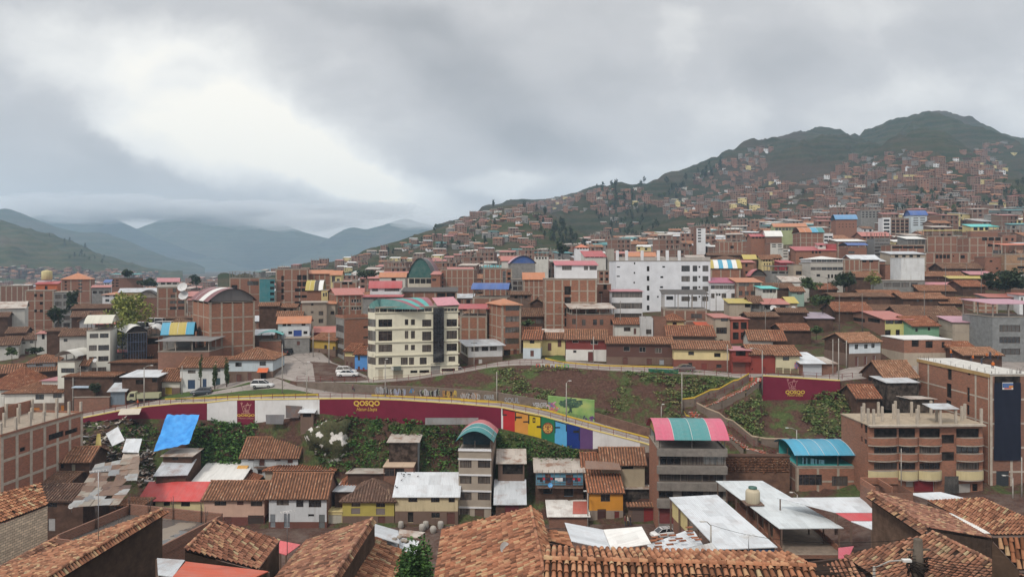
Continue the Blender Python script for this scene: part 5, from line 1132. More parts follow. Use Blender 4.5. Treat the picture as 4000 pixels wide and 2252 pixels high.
mw.stroke(mb,[(1105,740),(1100,785),(1085,795)],0.35,tg,0.045);mw.stroke(mb,[(1105,740),(1115,795)],0.25,tg,0.045)
for k in range(18):x=980+14*k;mw.stroke(mb,[(x,780+(x-980)*0.2),(x,815+(x-980)*0.2)],0.06,tg,0.044)
mb.build('painted_tree',mw.o)
mb=MB()
for k in range(26):x=rg.uniform(885,970);y=rg.uniform(700,785);mw.stroke(mb,[(x,y),(x+rg.uniform(-25,25),y+rg.uniform(-15,15))],0.3,rg.choice([paint((0.4,0.1,0.2)),paint((0.5,0.3,0.35)),paint((0.15,0.12,0.3)),paint((0.5,0.25,0.08))]),0.03+0.001*k)
for k in range(16):x=rg.uniform(1235,1330);y=rg.uniform(825,880);mw.stroke(mb,[(x,y),(x+rg.uniform(-20,20),y+rg.uniform(5,25))],0.25,rg.choice([paint((0.12,0.05,0.18)),paint((0.05,0.05,0.1))]),0.03+0.001*k)
mb.build('painted_flowers',mw.o)
bwl=Wl('brick_wall','low rough brick retaining wall beyond the green mural',5,hg(1.8),hb)
bwl.panel(2323,2560,adobe((0.15,0.09,0.07)))
wt2=lambda u:lerpl(LN[6],u)[0]+0.15
mw2=Wl('retaining_wall','short maroon retaining wall with line emblem and yellow lettering above the dirt gully',6,wt2,lambda u:lerpl(LN[6],u)[0]-6.0)
mw2.panel(2978,3282,MAR,out=0.65)
us2=ulist(2978,3282);mb=MB();ribbon(mb,[lpt(6,u,0,-0.72)for u in us2],lambda k:wt2(us2[k])-0.02,lambda k:wt2(us2[k])+0.16,0.6,plaster((0.62,0.5,0.2),0.3));mb.build('coping',mw2.o)
reg(2500,1300,2.9)
mw2.text('QOSQO',1648,1868,672,48,GOLD,bold=0.03,out=0.7);mw2.text('Hatun Llaqta',1670,1845,705,34,GOLD,shear=0.3,out=0.7)
emblem(mw2,1545,-285,1.15,paint((0.45,0.2,0.2)),out=0.7)
RAIL=paint((0.16,0.03,0.03))
_pm=MB();_pm.box(-0.04,0.04,-0.04,0.04,0,1.05,RAIL);POST=_pm.mesh('post')
def railing(label,pts,step=2.4,hgt=1.0):
 o=thing('railing',label,'railing');L=[0]
 for a,b in zip(pts,pts[1:]):L.append(L[-1]+(b-a).length)
 n=min(95,max(1,int(L[-1]/step)))
 for k in range(n+1):
  s=L[-1]*k/n;i=0
  while i<len(L)-2 and L[i+1]<s:i+=1
  p=pts[i].lerp(pts[i+1],(s-L[i])/max(1e-6,L[i+1]-L[i]));q=link('post',POST,o,p);q.scale=(1,1,hgt)
 for z in(0.5,1.0):
  mb=MB();mb.tube([p+Vector((0,0,z*hgt))for p in pts],0.035,RAIL,4);mb.build('rail',o)
railing('long thin maroon railing along the coping of the painted retaining wall',[lpt(4,u,0.2,0.25)for u in ulist(320,2545,40)])
railing('maroon railing along the top of the bare earth bank',[lpt(6,u,0.05,0.3)for u in ulist(1459,2895,40)])
railing('maroon railing round the junction terrace above the graffiti wall',[lpt(6,u,0.1,0.2)for u in ulist(1160,1440,40)])
railing('railing above the maroon wall by the metal garage',[lpt(6,u,0.3,0.3)for u in ulist(2990,3330,40)])
def kerb(px_,i0,i1,mat,w=0.35,h=0.28):
 pts=[ground_at(U(x),V(y),i0,i1)for x,y in px_];fine=[]
 for(x,y),(x2,y2)in zip(px_,px_[1:]):
  n=max(1,int(abs(x2-x)/40))
  fine+=[ground_at(U(lerp(x,x2,k/n)),V(lerp(y,y2,k/n)),i0,i1)for k in range(n)]
 fine.append(pts[-1]);mb=MB();ribbon(mb,fine,lambda k:fine[k].z-0.3,lambda k:fine[k].z+h,w,mat)
 tag(mb.build('kerb'),kind='structure')
def drape(name,poly,mat,i0,i1,off=0.05,st=10,nv=6,bump_=0.0):
 pl=[(U(x),V(y))for x,y in poly];us_=ulist(min(p[0]for p in pl)+0.3,max(p[0]for p in pl)-0.3,st);rows=[]
 for u in us_:
  vs=[]
  for(a,b),(c,d)in zip(pl,pl[1:]+pl[:1]):
   if(a-u)*(c-u)<=0 and a!=c:vs.append(b+(d-b)*(u-a)/(c-a))
  if len(vs)<2:continue
  va,vb=max(vs),min(vs);rows.append([ground_at(u,lerp(va,vb,k/nv),i0,i1)+Vector((0,0,off+(bump_*math.sin(math.pi*k/nv)*rg.uniform(0.6,1.2))))for k in range(nv+1)])
 mb=MB();mb.grid([list(r)for r in zip(*rows)],mat,bump_>0);return tag(mb.build(name),kind='structure')
GV=groundm('grass_verge');MUD=groundm('street_mud')
reg(900,1300,2.576)
drape('grass_verge',[(-560,668),(0,600),(130,583),(440,560),(650,575),(885,618),(880,630),(0,646),(-560,672)],GV,4,5,0.08,bump_=0.15)
kerb([(-660,672),(0,652),(440,636),(890,628)],4,5,YKERB);kerb([(1420,634),(1800,650),(2200,668),(2576,690),(2750,706)],4,5,YKERB)
drape('grass_verge',[(425,250),(560,320),(640,400),(620,440),(420,490),(340,480),(430,440)],GV,7,8,0.3,bump_=0.3)
drape('grass_verge',[(665,240),(700,195),(800,212),(840,255),(790,292)],GV,7,8,0.2,bump_=0.2)
drape('dirt_yard',[(800,290),(1000,300),(1150,345),(1300,425),(1400,470),(1250,484),(830,488),(925,425),(900,370)],MUD,6,8,0.06)
drape('side_street',[(430,245),(340,180),(560,150),(790,140),(795,165),(680,190),(690,250),(800,305),(920,390),(900,435),(640,480),(650,400),(560,315)],groundm('concrete_road'),6,8,0.04)
reg(0,1300,2.576)
drape('grass_verge',[(1590,655),(1810,603),(2300,560),(2520,492),(2530,512),(1900,640),(1600,672)],GV,4,5,0.08,bump_=0.1)
drape('grass_verge',[(830,792),(1000,750),(1110,738),(1110,756),(850,802)],GV,4,5,0.08,bump_=0.1)
reg(1800,1300,2.576)
kerb([(0,686),(440,706),(870,785),(1170,872),(1500,962),(1890,1062)],4,5,YKERB)
kerb([(850,262),(1000,296),(1300,325),(1470,334),(2140,352)],6,7,YKERB)
drape('grass_verge',[(860,262),(960,225),(1050,235),(1060,300),(1000,298)],GV,6,8,0.15,bump_=0.15)
mb=MB();G_=plaster((0.03,0.13,0.08),0.2)
ug=ulist(U(1888),U(2188));ribbon(mb,[lpt(6,u,0,0.1)for u in ug],lambda k:lpt(6,ug[k]).z-0.3,lambda k:lpt(6,ug[k]).z+0.75,0.15,G_)
tag(mb.build('sign_board'),'long low dark green board on the railing beside the brown car','board')
for k,c in enumerate(((0.5,0.1,0.08),(0.55,0.55,0.5),(0.55,0.3,0.05),(0.55,0.55,0.5),(0.6,0.5,0.03),(0.5,0.5,0.03),(0.05,0.35,0.08))):
 x=780+48*k;p=ground_at(U(x),V(340+k),5,6);mb=MB();m=paint(c)
 mb.box(-0.5,-0.32,-0.02,0.05,0,0.65,m);mb.box(-0.32,0.35,-0.02,0.05,0.52,0.65,m);mb.box(0.2,0.38,-0.02,0.05,0,0.5,m)
 tag(mb.build('flat_letter',None,p,0),['red','white','orange','second white','yellow','lime yellow','green'][k]+' painted letter lying in the row on the bank crest','letter','painted letters on the bank crest')
reg(2500,1300,2.9)
TSC=[paint((0.36,0.06,0.04)),paint((0.5,0.45,0.4)),paint((0.36,0.06,0.04)),paint((0.10,0.12,0.07)),paint((0.42,0.13,0.07))]
def gp(x,y,dz=0.0):return ground_at(U(x),V(y),5,6)+Vector((0,0,dz))
def stairway(label,path,wid):
 o=thing('stairway',label,'stairs');mb=MB();sb=MB();pts=[gp(x,y,0.35)for x,y in path];rs=random.Random(4)
 for a,b in zip(pts,pts[1:]):
  h=Vector((b.x-a.x,b.y-a.y,0));n=max(2,int(h.length/0.42));d=h.normalized();s=Vector((d.y,-d.x,0))
  for k in range(n):
   p,q=a.lerp(b,k/n),a.lerp(b,(k+1)/n);z=max(p.z,q.z)
   for j in range(6):
    l0,l1=(j/6-0.5)*wid,((j+1)/6-0.5)*wid;m=TSC[(k//2+j)%5]
    f=p if p.z<q.z else q;g=q if p.z<q.z else p
    lo=min(p.z,q.z)
    mb.face([f+s*l0+Vector((0,0,lo-f.z)),f+s*l1+Vector((0,0,lo-f.z)),f+s*l1+Vector((0,0,z-f.z)),f+s*l0+Vector((0,0,z-f.z))],m)
    mb.face([f+s*l0+Vector((0,0,z-f.z)),f+s*l1+Vector((0,0,z-f.z)),Vector((g.x,g.y,z))+s*l1,Vector((g.x,g.y,z))+s*l0],TSC[(k//2+j+1)%5]if(k+j)%3 else STONE)
  for sgn in(-1,1):
   e=s*(wid/2*sgn)
   sb.face([a+e-Vector((0,0,1.5)),b+e-Vector((0,0,1.5)),b+e,a+e],STONE)
 mb.build('steps',o);sb.build('step_sides',o);return o
def sidewall(o,path,h,mat,cop,under=1.2):
 fine=[]
 for(x,y),(x2,y2)in zip(path,path[1:]):
  n=max(1,int(math.hypot(x2-x,y2-y)/30));fine+=[gp(lerp(x,x2,k/n),lerp(y,y2,k/n))for k in range(n)]
 fine.append(gp(*path[-1]));mb=MB();ribbon(mb,fine,lambda k:fine[k].z-under,lambda k:fine[k].z+h,0.3,mat);mb.build('side_wall',o)
 if cop:
  mb=MB();ribbon(mb,[p-Vector((p.x,p.y,0)).normalized()*0.05 for p in fine],lambda k:fine[k].z+h+0.005,lambda k:fine[k].z+h+0.2,0.42,cop);mb.build('coping',o)
CRM=plaster((0.52,0.42,0.22),0.3)
st1=stairway('upper flight of red patterned steps climbing the bank to the red house',[(1310,520),(1300,565),(1160,660),(1060,700),(900,780),(700,858)],2.5)
sidewall(st1,[(480,850),(610,835),(800,745),(890,735),(1060,640),(1110,632),(1235,560)],1.7,STONE,YKERB)
sidewall(st1,[(770,858),(930,798),(1090,700),(1200,692),(1362,590)],0.3,STONE,CRM)
st2=stairway('lower flight of patterned steps zigzagging down the dirt bank',[(600,905),(640,965),(980,1140),(1210,1320),(1330,1345),(1500,1425)],2.3)
sidewall(st2,[(640,880),(760,945),(900,1000),(970,1060),(1050,1085),(1270,1265),(1420,1290),(1690,1300)],1.5,STONE,plaster((0.42,0.33,0.24),0.3))
sidewall(st2,[(500,920),(520,965),(600,985)],0.5,STONE,YKERB);sidewall(st2,[(1005,1190),(1200,1335),(1290,1350),(1500,1436)],0.35,STONE,CRM)
railing('red rail beside the upper flight of steps',[gp(x,y,0.5)for x,y in[(1250,560),(1120,640),(1000,690),(830,770),(640,850)]],1.8)
railing('red rail beside the lower flight of steps',[gp(x,y,0.5)for x,y in[(1000,1110),(1100,1170),(1320,1330),(1520,1410)]],1.8)
reg(0,1750,2.576)
H('cream house with three dark windows under a bright red sheet roof',1415,2050,512,128,0,D=8,yb=800,wall=plaster((0.60,0.52,0.30),0.3),roof=('gable',335,sheet((0.50,0.055,0.05))),wins=[('F','o',1472,518,1565,580),('F','o',1645,522,1710,578),('F','o',1820,522,1912,585)])
H('pink house with brown lower band and small balcony',2052,2660,508,127,0,D=8,yb=805,wall=plaster((0.55,0.37,0.29),0.3),roof=('gable',330,TILE),band=(2.0,plaster((0.16,0.06,0.05),0.4)),wins=[('F','w',2158,520,2277,576),('F','d',2385,522,2450,570),('F','w',2522,524,2640,582),('F','d',2255,688,2328,765),('F','g',2495,672,2655,800,1,1,1,1,(0.05,0.035,0.03))])
b=ALLH[-1]
H('old brown adobe house with a wide dark tiled roof at the left',30,835,520,122,0,D=8,yb=850,wall=ADOBE,roof=('gable',360,TILES[4]),wins=[('F','w',122,530,230,592),('F','w',475,530,575,595),('F','d',485,705,555,830,1,1,1,1,(0.35,0.35,0.35))])
H('collapsed tiled roof house between the brick wall and the patched shacks',150,690,345,127,0,D=7,wall=ADOBE,roof=('gable',240,OLD))
H('adobe shack with tiles and a row of metal sheets on its roof',425,900,140,131,6,D=7,yb=275,wall=ADOBE,roof=('gable',-5,TILE),wins=[('F','o',530,150,640,200),('F','d',720,160,758,235,1,1,1,1,(0.3,0.27,0.2))])
H('small tiled lean-to in front of the red roofed house',1165,1420,580,122,0,D=4,wall=ADOBE,roof=('shed',505,TILE))
reg(0,1300,2.576)
b=H('unfinished brick building with concrete columns stepping down the slope at the left edge',5,832,1052,118,84,D=15,yb=1760,wall=brick((0.35,0.12,0.066)),frame=(6,3,3),pw=.3,fcol=concrete((0.45,0.39,0.32)),roof=('flat',concrete((0.3,0.25,0.2)),0.35,BR2),wins=[('F','o',200,1148,255,1188),('F','o',490,1000,640,1060),('F','o',655,965,780,1010)],name='brick_building',cat='building')
pm=MB();cm=concrete((0.42,0.37,0.31))
for i in range(7):
 for y in(0.2,5,10):
  x=lerp(0.25,b.W-0.25,i/6);pm.box(x-0.18,x+0.18,y-0.18,y+0.18,b.H+0.15,b.H+2.3+0.3*((i*7+int(y))%3),cm)
pm.build('column_stubs',b.o)
part(b,'back_wall',None,(0,b.W,10.3,10.5,b.H+0.15,b.H+2.4,BR2))
H('adobe hut under the blue tarpaulin',1640,1930,1235,136,0,D=4,wall=ADOBE,roof=('shed',1165,RUSTM),wins=[('F','w',1730,1238,1795,1282)])
reg(0,1750,2.576)
H('adobe hut with a patched sheet roof striped yellow',1570,1870,270,131.5,8,D=5,wall=ADOBE,roof=('shed',130,metal((0.4,0.42,0.45),0.5)),wins=[('F','d',1640,290,1690,330)])
H('long pale asbestos lean-to roof beside the blue balcony house',1950,2420,330,134,4,D=9,wall=BEIGE,roof=('shed',130,WSH))
reg(900,1750,2.576)
H('two storey house half pale blue half whitewashed with a broad tiled roof',388,968,485,126,0,xs=1066,yb=805,wall=plaster((0.55,0.57,0.59),0.55),side=BR3,roof=('gable',250,TILE),band=(1.15,plaster((0.15,0.065,0.05),0.5)),wins=[('F','w',465,500,588,572),('F','w',662,515,735,590),('F','w',788,518,914,592),('F','d',402,662,452,790,1,1,1,1,(0.18,0.2,0.22)),('F','d',540,655,598,795,1,1,1,1,(0.16,0.18,0.2)),('F','d',892,665,950,808,1,1,1,1,(0.13,0.14,0.14)),('F','o',782,660,842,685)])
H('pale double gate in a low cream wall beside the yellow house',968,1125,640,127,0,D=2.5,yb=810,wall=YCR,roof=('flat',YCR),wins=[('F','g',985,668,1120,806,1,1,1,1,(0.42,0.4,0.34))],name='gateway',cat='gate')
H('mustard yellow house with grey panels under two windows and a hipped tile roof',1128,1648,522,127,0,D=9,yb=795,wall=plaster((0.44,0.37,0.10),0.35),roof=('hip',308,TILES[4]),band=(2.0,BRN),wins=[('F','w',1218,535,1308,586),('F','w',1465,538,1556,592),('F','g',1215,600,1306,660,1,1,1,1,(0.2,0.17,0.16)),('F','g',1465,602,1556,668,1,1,1,1,(0.2,0.17,0.16)),('F','d',1488,685,1556,790)])
H('cream house with stained walls under a white sheet metal roof',1658,2288,470,127,0,D=10,yb=770,wall=plaster((0.60,0.51,0.33),0.75),roof=('gable',240,WHITEM),band=(2.4,BRN),wins=[('F','w',1790,485,1882,540),('F','w',2018,488,2105,542),('F','w',2195,492,2258,542),('F','o',1785,640,1840,745),('F','w',2022,645,2108,700),('F','d',2178,645,2258,765)])
H('tiled hip roof house behind the half blue house',350,1040,215,138,0,D=11,wall=BEIGE,roof=('hip',90,TILES[3]))
H('tiled hip roof behind the pink house',0,250,315,137,0,D=9,wall=BEIGE,roof=('hip',215,TILES[3]))
b=H('pale blue house with iron balconies and a large old tiled roof below the wall',110,680,85,140,0,D=8,yb=300,wall=plaster((0.47,0.51,0.53),0.7),side=ADOBE,roof=('gable',-110,TILE),wins=[('F','w',178,92,238,122),('F','d',290,92,345,175),('F','w',445,92,505,125),('F','d',575,92,628,150),('F','d',178,215,225,282),('F','w',275,215,322,255)])
mb=MB()
for x0,x1 in((250,370),(480,630)):
 a,z=b.loc('F',x0,185);c,_=b.loc('F',x1,185);mb.box(a,c,-0.9,-0.01,z,z+0.1,BRN)
 for k in range(int((c-a)/0.25)+1):mb.box(a+0.25*k,a+0.25*k+0.04,-0.9,-0.86,z+0.1,z+1.0,darkm())
 mb.box(a,c,-0.92,-0.84,z+1.0,z+1.06,darkm())
mb.build('balcony',b.o)
mb=MB();a,z=b.loc('F',80,170);c,_=b.loc('F',185,170);mb.slab([(a-1,-2.2,z-2.6),(c-1,-2.2,z-2.6),(c,-0.02,z),(a,-0.02,z)],0.06,sheet((0.55,0.27,0.02)));mb.build('awning',b.o)
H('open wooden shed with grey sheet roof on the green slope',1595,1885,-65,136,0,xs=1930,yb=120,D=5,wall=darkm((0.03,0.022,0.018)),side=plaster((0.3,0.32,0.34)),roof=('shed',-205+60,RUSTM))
H('low shelter with pale window panels under the wooden shed',1540,1840,190,133,0,D=5,wall=BR3,roof=('flat',plaster((0.5,0.38,0.28),0.5)),wins=[('F','w',1548,200,1650,280),('F','o',1655,200,1750,278)])
H('patched tin roofs behind the mustard yellow house',1180,1535,250,133,0,D=6,wall=ADOBE,roof=('shed',195,RUSTM))
H('grey tin lean-to between the half blue house and the yellow house',1050,1240,430,129,0,D=7,wall=ADOBE,roof=('shed',330,GREYM))
H('dark tile hip roof wing behind the mustard yellow house',1080,1300,400,132,0,D=8,wall=ADOBE,roof=('hip',275,TILES[3]))
reg(1800,1750,2.576)
W_=[('F','c',a,y0,c_,y1)for(a,c_)in((-10,108),(172,298))for y0,y1 in((118,195),(278,355),(440,520))]+[('F','c',-10,605,90,695),('F','d',140,610,235,730,1,1,1,1,(0.12,0.07,0.05))]
b=H('slender beige five storey house with white bands and a teal and pink arched roof',-22,305,32,129,-4,xs=352,yb=740,wall=plaster((0.36,0.31,0.255),0.12),side=concrete((0.3,0.22,0.17)),wins=W_,roof=('barrel','y',1.9,1.85,[TEAL,TEAL,sheet((0.45,0.15,0.16))],None),name='narrow_building',cat='building')
mb=MB()
for y in(110,268,430,595):
 z=b.loc('F',150,y)[1];mb.box(-0.1,b.W+0.05,-0.12,-0.0,z-0.12,z+0.16,WHITE)
mb.box(-0.1,b.W+0.05,-0.12,0.05,b.H+0.15,b.H+0.25,WHITE)
mb.build('cornice',b.o)
part(b,'parapet',None,(-0.05,b.W,0,0.15,b.H+0.14,b.H+0.55,WHITE),(b.W-0.12,b.W+0.02,0.2,b.D,b.H+0.14,b.H+2.4,BRN),(0.1,b.W-0.2,b.D*0.55,b.D*0.6,b.H+0.14,b.H+2.6,sheet((0.04,0.12,0.16))))
H('roofless brick hut with rusty sheets beside the slender beige house',375,640,145,131,0,D=5,wall=BRN,roof=('shed',15,RUSTM),wins=[('F','o',420,150,625,260)])
H('hut with a sloping grey tin roof and dark red door',352,640,550,126,0,D=5,wall=ADOBE,roof=('shed',330,GREYM),wins=[('F','d',445,568,585,690,1,1,1,1,(0.13,0.025,0.03))])
b=H('old blue balcony house with a rusty patched roof and a clothes line',755,1232,235,131,0,D=7,yb=600,wall=plaster((0.13,0.3,0.42),0.5),side=ADOBE,roof=('shed',72,RUSTM),band=(4.1,ADOBE),wins=[('F','d',848,255,905,350),('F','d',1055,262,1130,370),('F','o',830,400,920,455),('F','o',1040,400,1130,480)])
mb=MB();a,z=b.loc('F',765,385);c,_=b.loc('F',1225,385);mb.box(a,c,-1.1,-0.02,z,z+0.12,BRN);mb.box(a,c,-1.12,-1.06,z+0.9,z+0.97,BRN)
for k in range(9):x=lerp(a,c,k/8);mb.box(x-0.04,x+0.04,-1.12,-1.05,z+0.12,z+3.3,BRN)
mb.build('balcony',b.o)
ZB=b
H('small shed roofed with white panels and a coral red sheet',890,1280,680,124,0,D=6,yb=760,wall=BR3,roof=('shed',528,metal((0.62,0.60,0.57),0.35)))
H('orange plastered house with tiled roof and carved doorway on the bottom street',1292,1632,442,125.5,0,D=7,yb=768,wall=plaster((0.60,0.27,0.04),0.15),side=ADOBE,roof=('shed',210,TILES[5]),band=(2.45,plaster((0.28,0.23,0.19),0.4)),wins=[('F','w',1408,455,1503,535),('F','d',1375,610,1462,755,1,1,1,1,(0.06,0.025,0.02)),('F','d',1546,632,1594,760,1,1,1,1,(0.14,0.03,0.025))])
H('adobe house with a rust sheet and tile roof behind the orange house',1228,1610,190,132.8,0,D=4.5,wall=ADOBE,roof=('gable',40,TILES[3]))
H('beige house with a wooden stair under a tiled roof below the rainbow wall',1420,1850,148,131,0,D=5,wall=plaster((0.42,0.36,0.26),0.3),roof=('gable',-5,TILE),wins=[('F','o',1620,155,1738,208)])
H('red double gate in a rough wall between the orange house and the grey block',1692,1962,585,124.5,0,D=1.0,yb=775,wall=BRN,roof=('shed',560,TILE),wins=[('F','g',1842,598,1955,770,1,1,1,1,(0.22,0.03,0.03)),('F','g',1728,600,1838,768,1,1,1,1,(0.13,0.09,0.08))],name='gateway',cat='gate')
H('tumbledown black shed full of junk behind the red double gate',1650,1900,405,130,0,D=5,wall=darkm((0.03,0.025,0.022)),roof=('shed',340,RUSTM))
reg(2500,1750,2.889)
GC=concrete((0.21,0.19,0.17))
b=H('four storey grey concrete house with ribbon windows, brick flank and pink and green arched roof',210,968,20,119,-2,xs=118,D=10,yb=860,wall=GC,side=BR2,wins=[('F','c',222,85,955,190,3,1,0.98,1),('F','c',218,282,945,375,3,1,0.98,1),('F','c',210,470,375,560),('F','c',470,475,715,565),('F','c',780,485,940,565),('F','g',218,668,390,850,1,1,1,1,(0.17,0.04,0.04))],roof=('barrel','x',2.3,1.8,[sheet((0.52,0.10,0.17)),sheet((0.05,0.23,0.24)),sheet((0.05,0.23,0.24)),sheet((0.52,0.10,0.17))],sheet((0.3,0.2,0.03))),name='concrete_building',cat='building',dep=0.35)
mb=MB();zz=lambda y:b.loc('F',500,y)[1]
for y0,y1 in((192,278),(378,465),(568,660)):mb.box(-0.3,b.W+0.1,-0.75,-0.01,zz(y1),zz(y0),GC)
mb.box(-0.3,b.W+0.1,-0.75,-0.01,zz(78),b.H+0.05,GC);mb.build('balcony',b.o)
part(b,'parapet',None,(-0.3,b.W+0.1,-0.75,-0.6,b.H+0.06,b.H+.45,GC),(b.W-0.05,b.W+0.1,-0.6,b.D,b.H+0.15,b.H+.45,GC),(0.3,b.W-0.3,b.D-0.3,b.D-0.1,b.H+0.15,b.H+1.8,plaster((0.22,0.26,0.26))))
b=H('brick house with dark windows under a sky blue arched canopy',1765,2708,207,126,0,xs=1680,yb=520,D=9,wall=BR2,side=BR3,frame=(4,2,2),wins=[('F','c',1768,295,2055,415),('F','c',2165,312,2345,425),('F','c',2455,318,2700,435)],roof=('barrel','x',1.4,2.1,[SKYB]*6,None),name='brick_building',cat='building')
tq=plaster((0.05,0.32,0.31),0.2)
part(b,'terrace_wall',None,(0.2,b.W-0.2,b.D-0.4,b.D-0.2,b.H+0.15,b.H+2.6,tq),(b.W-0.3,b.W-0.1,0.3,b.D-0.4,b.H+0.15,b.H+1.9,tq),(0.3,b.W-0.3,0.3,b.D-0.5,b.H+0.15,b.H+0.2,tq))
b=H('adobe slope wall stacked with spare roof tiles',960,1690,95,126.8,0,D=1.5,yb=400,wall=adobe((0.14,0.08,0.055)),roof=('flat',ADOBE),name='adobe_wall',cat='wall')
mb=MB();rs=random.Random(3)
for k in range(420):
 x=rs.uniform(0.1,b.W-0.3);z=lerp(b.H-2.6,b.H-0.2,rs.random());z=round(z/0.28)*0.28
 mb.tube([(x,-0.12,z),(x+0.32,-0.12,z)],0.09,TILE,5)
o=tag(mb.build('roof_tiles',None,b.o.location),'hundreds of spare clay roof tiles stacked against the adobe slope wall','roof tiles',kind='stuff')
reg(3200,1300,2.9)
NAVY=plaster((0.012,0.015,0.03),0.0)
LF=concrete((0.42,0.37,0.31))
b=H('tall unfinished brick building with workers on its roof and a navy safety net',1935,2420,470,124,2,xs=1112,yb=1835,wall=BR3,side=BR2,fcol=LF,frame=(2,5,6),wins=[('F','o',1985,490,2280,590),('F','o',1985,640,2280,760),('F','o',1985,860,2280,1000),('F','o',1975,1290,2270,1440),('F','d',2005,1560,2150,1790,1,1,1,1,(0.03,0.035,0.04)),('L','o',1452,385,1500,530),('L','o',1680,425,1712,475),('L','o',1440,570,1498,730),('L','o',1672,615,1704,780),('L','o',1432,760,1494,850),('L','o',1668,812,1700,925),('L','o',1355,365,1392,392),('L','o',1598,408,1635,435)],roof=('flat',concrete((0.5,0.49,0.46))),name='unfinished_building',cat='building')
x0,zlo=b.loc('F',1972,1440);x1,zhi=b.loc('F',2275,560);mb=MB()
mb.grid([[(lerp(x0,x1,i/12),-0.22+0.05*math.sin(i*1.3+j),lerp(zlo,zhi,j/10))for i in range(13)]for j in range(11)],NAVY);mb.build('safety_net',b.o)
mb=MB();xa,zb_=b.loc('F',2060,635);xb,za=b.loc('F',2180,555);mb.box(xa,xb,-0.36,-0.3,zb_,za,paint((0.62,0.6,0.58)))
for i in range(5):
 for j in range(2):
  xx,zz_=lerp(xa,xb,(i+0.5)/5),lerp(zb_,za,0.42+0.32*j);mb.box(xx-0.18,xx+0.18,-0.37,-0.362,zz_-0.2,zz_+0.2,paint((0.06,0.13,0.3)if(i<3 or j)else(0.5,0.2,0.04)))
mb.box(xa+0.3,xb-0.3,-0.37,-0.362,zb_+0.08,zb_+0.28,paint((0.45,0.08,0.05)))
mb.build('safety_sign',b.o)
rb=MB();rs=random.Random(2);RB_=paint((0.05,0.035,0.03))
for k in range(46):
 y=b.D*rs.random();x=0.1 if k%2 else rs.uniform(0.2,b.W);y=y if k%2 else 0.1
 rb.tube([(x,y,b.H),(x+rs.uniform(-0.05,0.05),y,b.H+rs.uniform(0.5,1.1))],0.03,RB_,4)
rb.build('rebar_stubs',b.o)
part(b,'formwork',None,(-0.16,-0.125,-0.1,b.D,b.H-0.5,b.H+0.1,plaster((0.4,0.27,0.12),0.6)))
TB=b
W_=[]
for(a,c_)in((622,882),(900,1088),(1134,1368),(1552,1810)):
 for y0,y1 in((1080 if a>600 else 1065,1190),(1270,1362),(1468,1545)):W_.append(('F','o' if y0<1200 else 'c',a,y0,c_,y1))
for y0,y1 in((1150,1250),(1345,1445)):W_.append(('F','o',1385,y0,1532,y1))
W_+=[('F','g',745,1672,855,1740,1,1,1,1,(0.3,0.28,0.25)),('F','g',985,1680,1068,1740,1,1,1,1,(0.34,0.32,0.29)),('F','g',1155,1684,1305,1790,1,1,1,1,(0.33,0.31,0.28)),('F','g',1560,1705,1715,1815,1,1,1,1,(0.34,0.32,0.3)),('F','o',1735,1705,1795,1790)]
W_+=[('L','o',468,985,490,1080),('L','o',510,1010,545,1130),('L','o',470,1170,490,1230),('L','o',508,1200,540,1255)]
b=H('long unfinished brick block with scalloped balconies and a flat roof of concrete column stubs',548,1852,1045,121.5,2,xs=462,yb=1840,D=9,wall=BR2,side=BR2,wins=W_,fcol=LF,roof=('flat',concrete((0.34,0.28,0.21))),name='unfinished_building',cat='building',dep=0.6)
mb=MB();cy=plaster((0.56,0.48,0.28),0.4)
for(a,c_)in((545,885),(890,1112),(1118,1380),(1542,1850)):
 for(y0,y1,m)in((1180,1258,BR2),(1360,1430,BR2),(1552,1645,cy)):
  x0,z1=b.loc('F',a,y0);x1,z0=b.loc('F',c_,y1);n=8
  pts=[(lerp(x0,x1,k/n),-0.25-0.75*math.sin(math.pi*k/n)**0.6)for k in range(n+1)]
  mb.grid([[(x,y,z)for x,y in pts]for z in(z0,z1)],m,False)
  mb.face([(x,y,z1)for x,y in pts]+[(x1,-0.02,z1),(x0,-0.02,z1)],CONC);mb.face(([(x,y,z0)for x,y in pts]+[(x1,-0.02,z0),(x0,-0.02,z0)])[::-1],CONC)
  mb.grid([[(x,y-0.05,z)for x,y in pts]for z in(z0-0.16,z0-0.005)],LF,False)
x0,x1=b.loc('F',545,1050)[0],b.loc('F',1850,1050)[0];mb.box(x0,x1,-0.95,-0.13,b.H-0.12,b.H+0.15,LF)
mb.build('balcony',b.o)
pm=MB()
for(x,y)in((525,2.0),(575,0.4),(612,-0.3),(688,5),(793,2),(888,-0.3),(895,6),(1000,4),(1103,-0.3),(1135,7),(1253,3),(1290,6),(1365,-0.3),(1420,2),(1540,-0.3),(1562,7),(1710,2),(1830,-0.3),(1835,4)):
 xx=b.loc('F',x,1050)[0];xx=min(max(xx,0.2),b.W-0.2);pm.box(xx-0.17,xx+0.17,y,y+0.34,b.H+0.155,b.H+2.7,LF)
pm.build('column_stubs',b.o)
mb=MB();xa,xb=b.loc('F',1270,900)[0],b.loc('F',1570,900)[0];mb.slab([(xa,-0.5,b.H+2.75),(xb,-0.5,b.H+2.75),(xb,2.6,b.H+3.1),(xa,2.6,b.H+3.1)],0.08,GREYM);mb.build('roof_sheet',b.o)
mb=MB();xa,za=b.loc('F',1375,1600);xb,zb_=b.loc('F',1535,1790);mb.grid([[(lerp(xa,xb,i/8),-1.05+0.06*math.sin(i*2+j),lerp(zb_,za,j/6))for i in range(9)]for j in range(7)],sheet((0.035,0.033,0.03)));mb.build('debris_net',b.o)
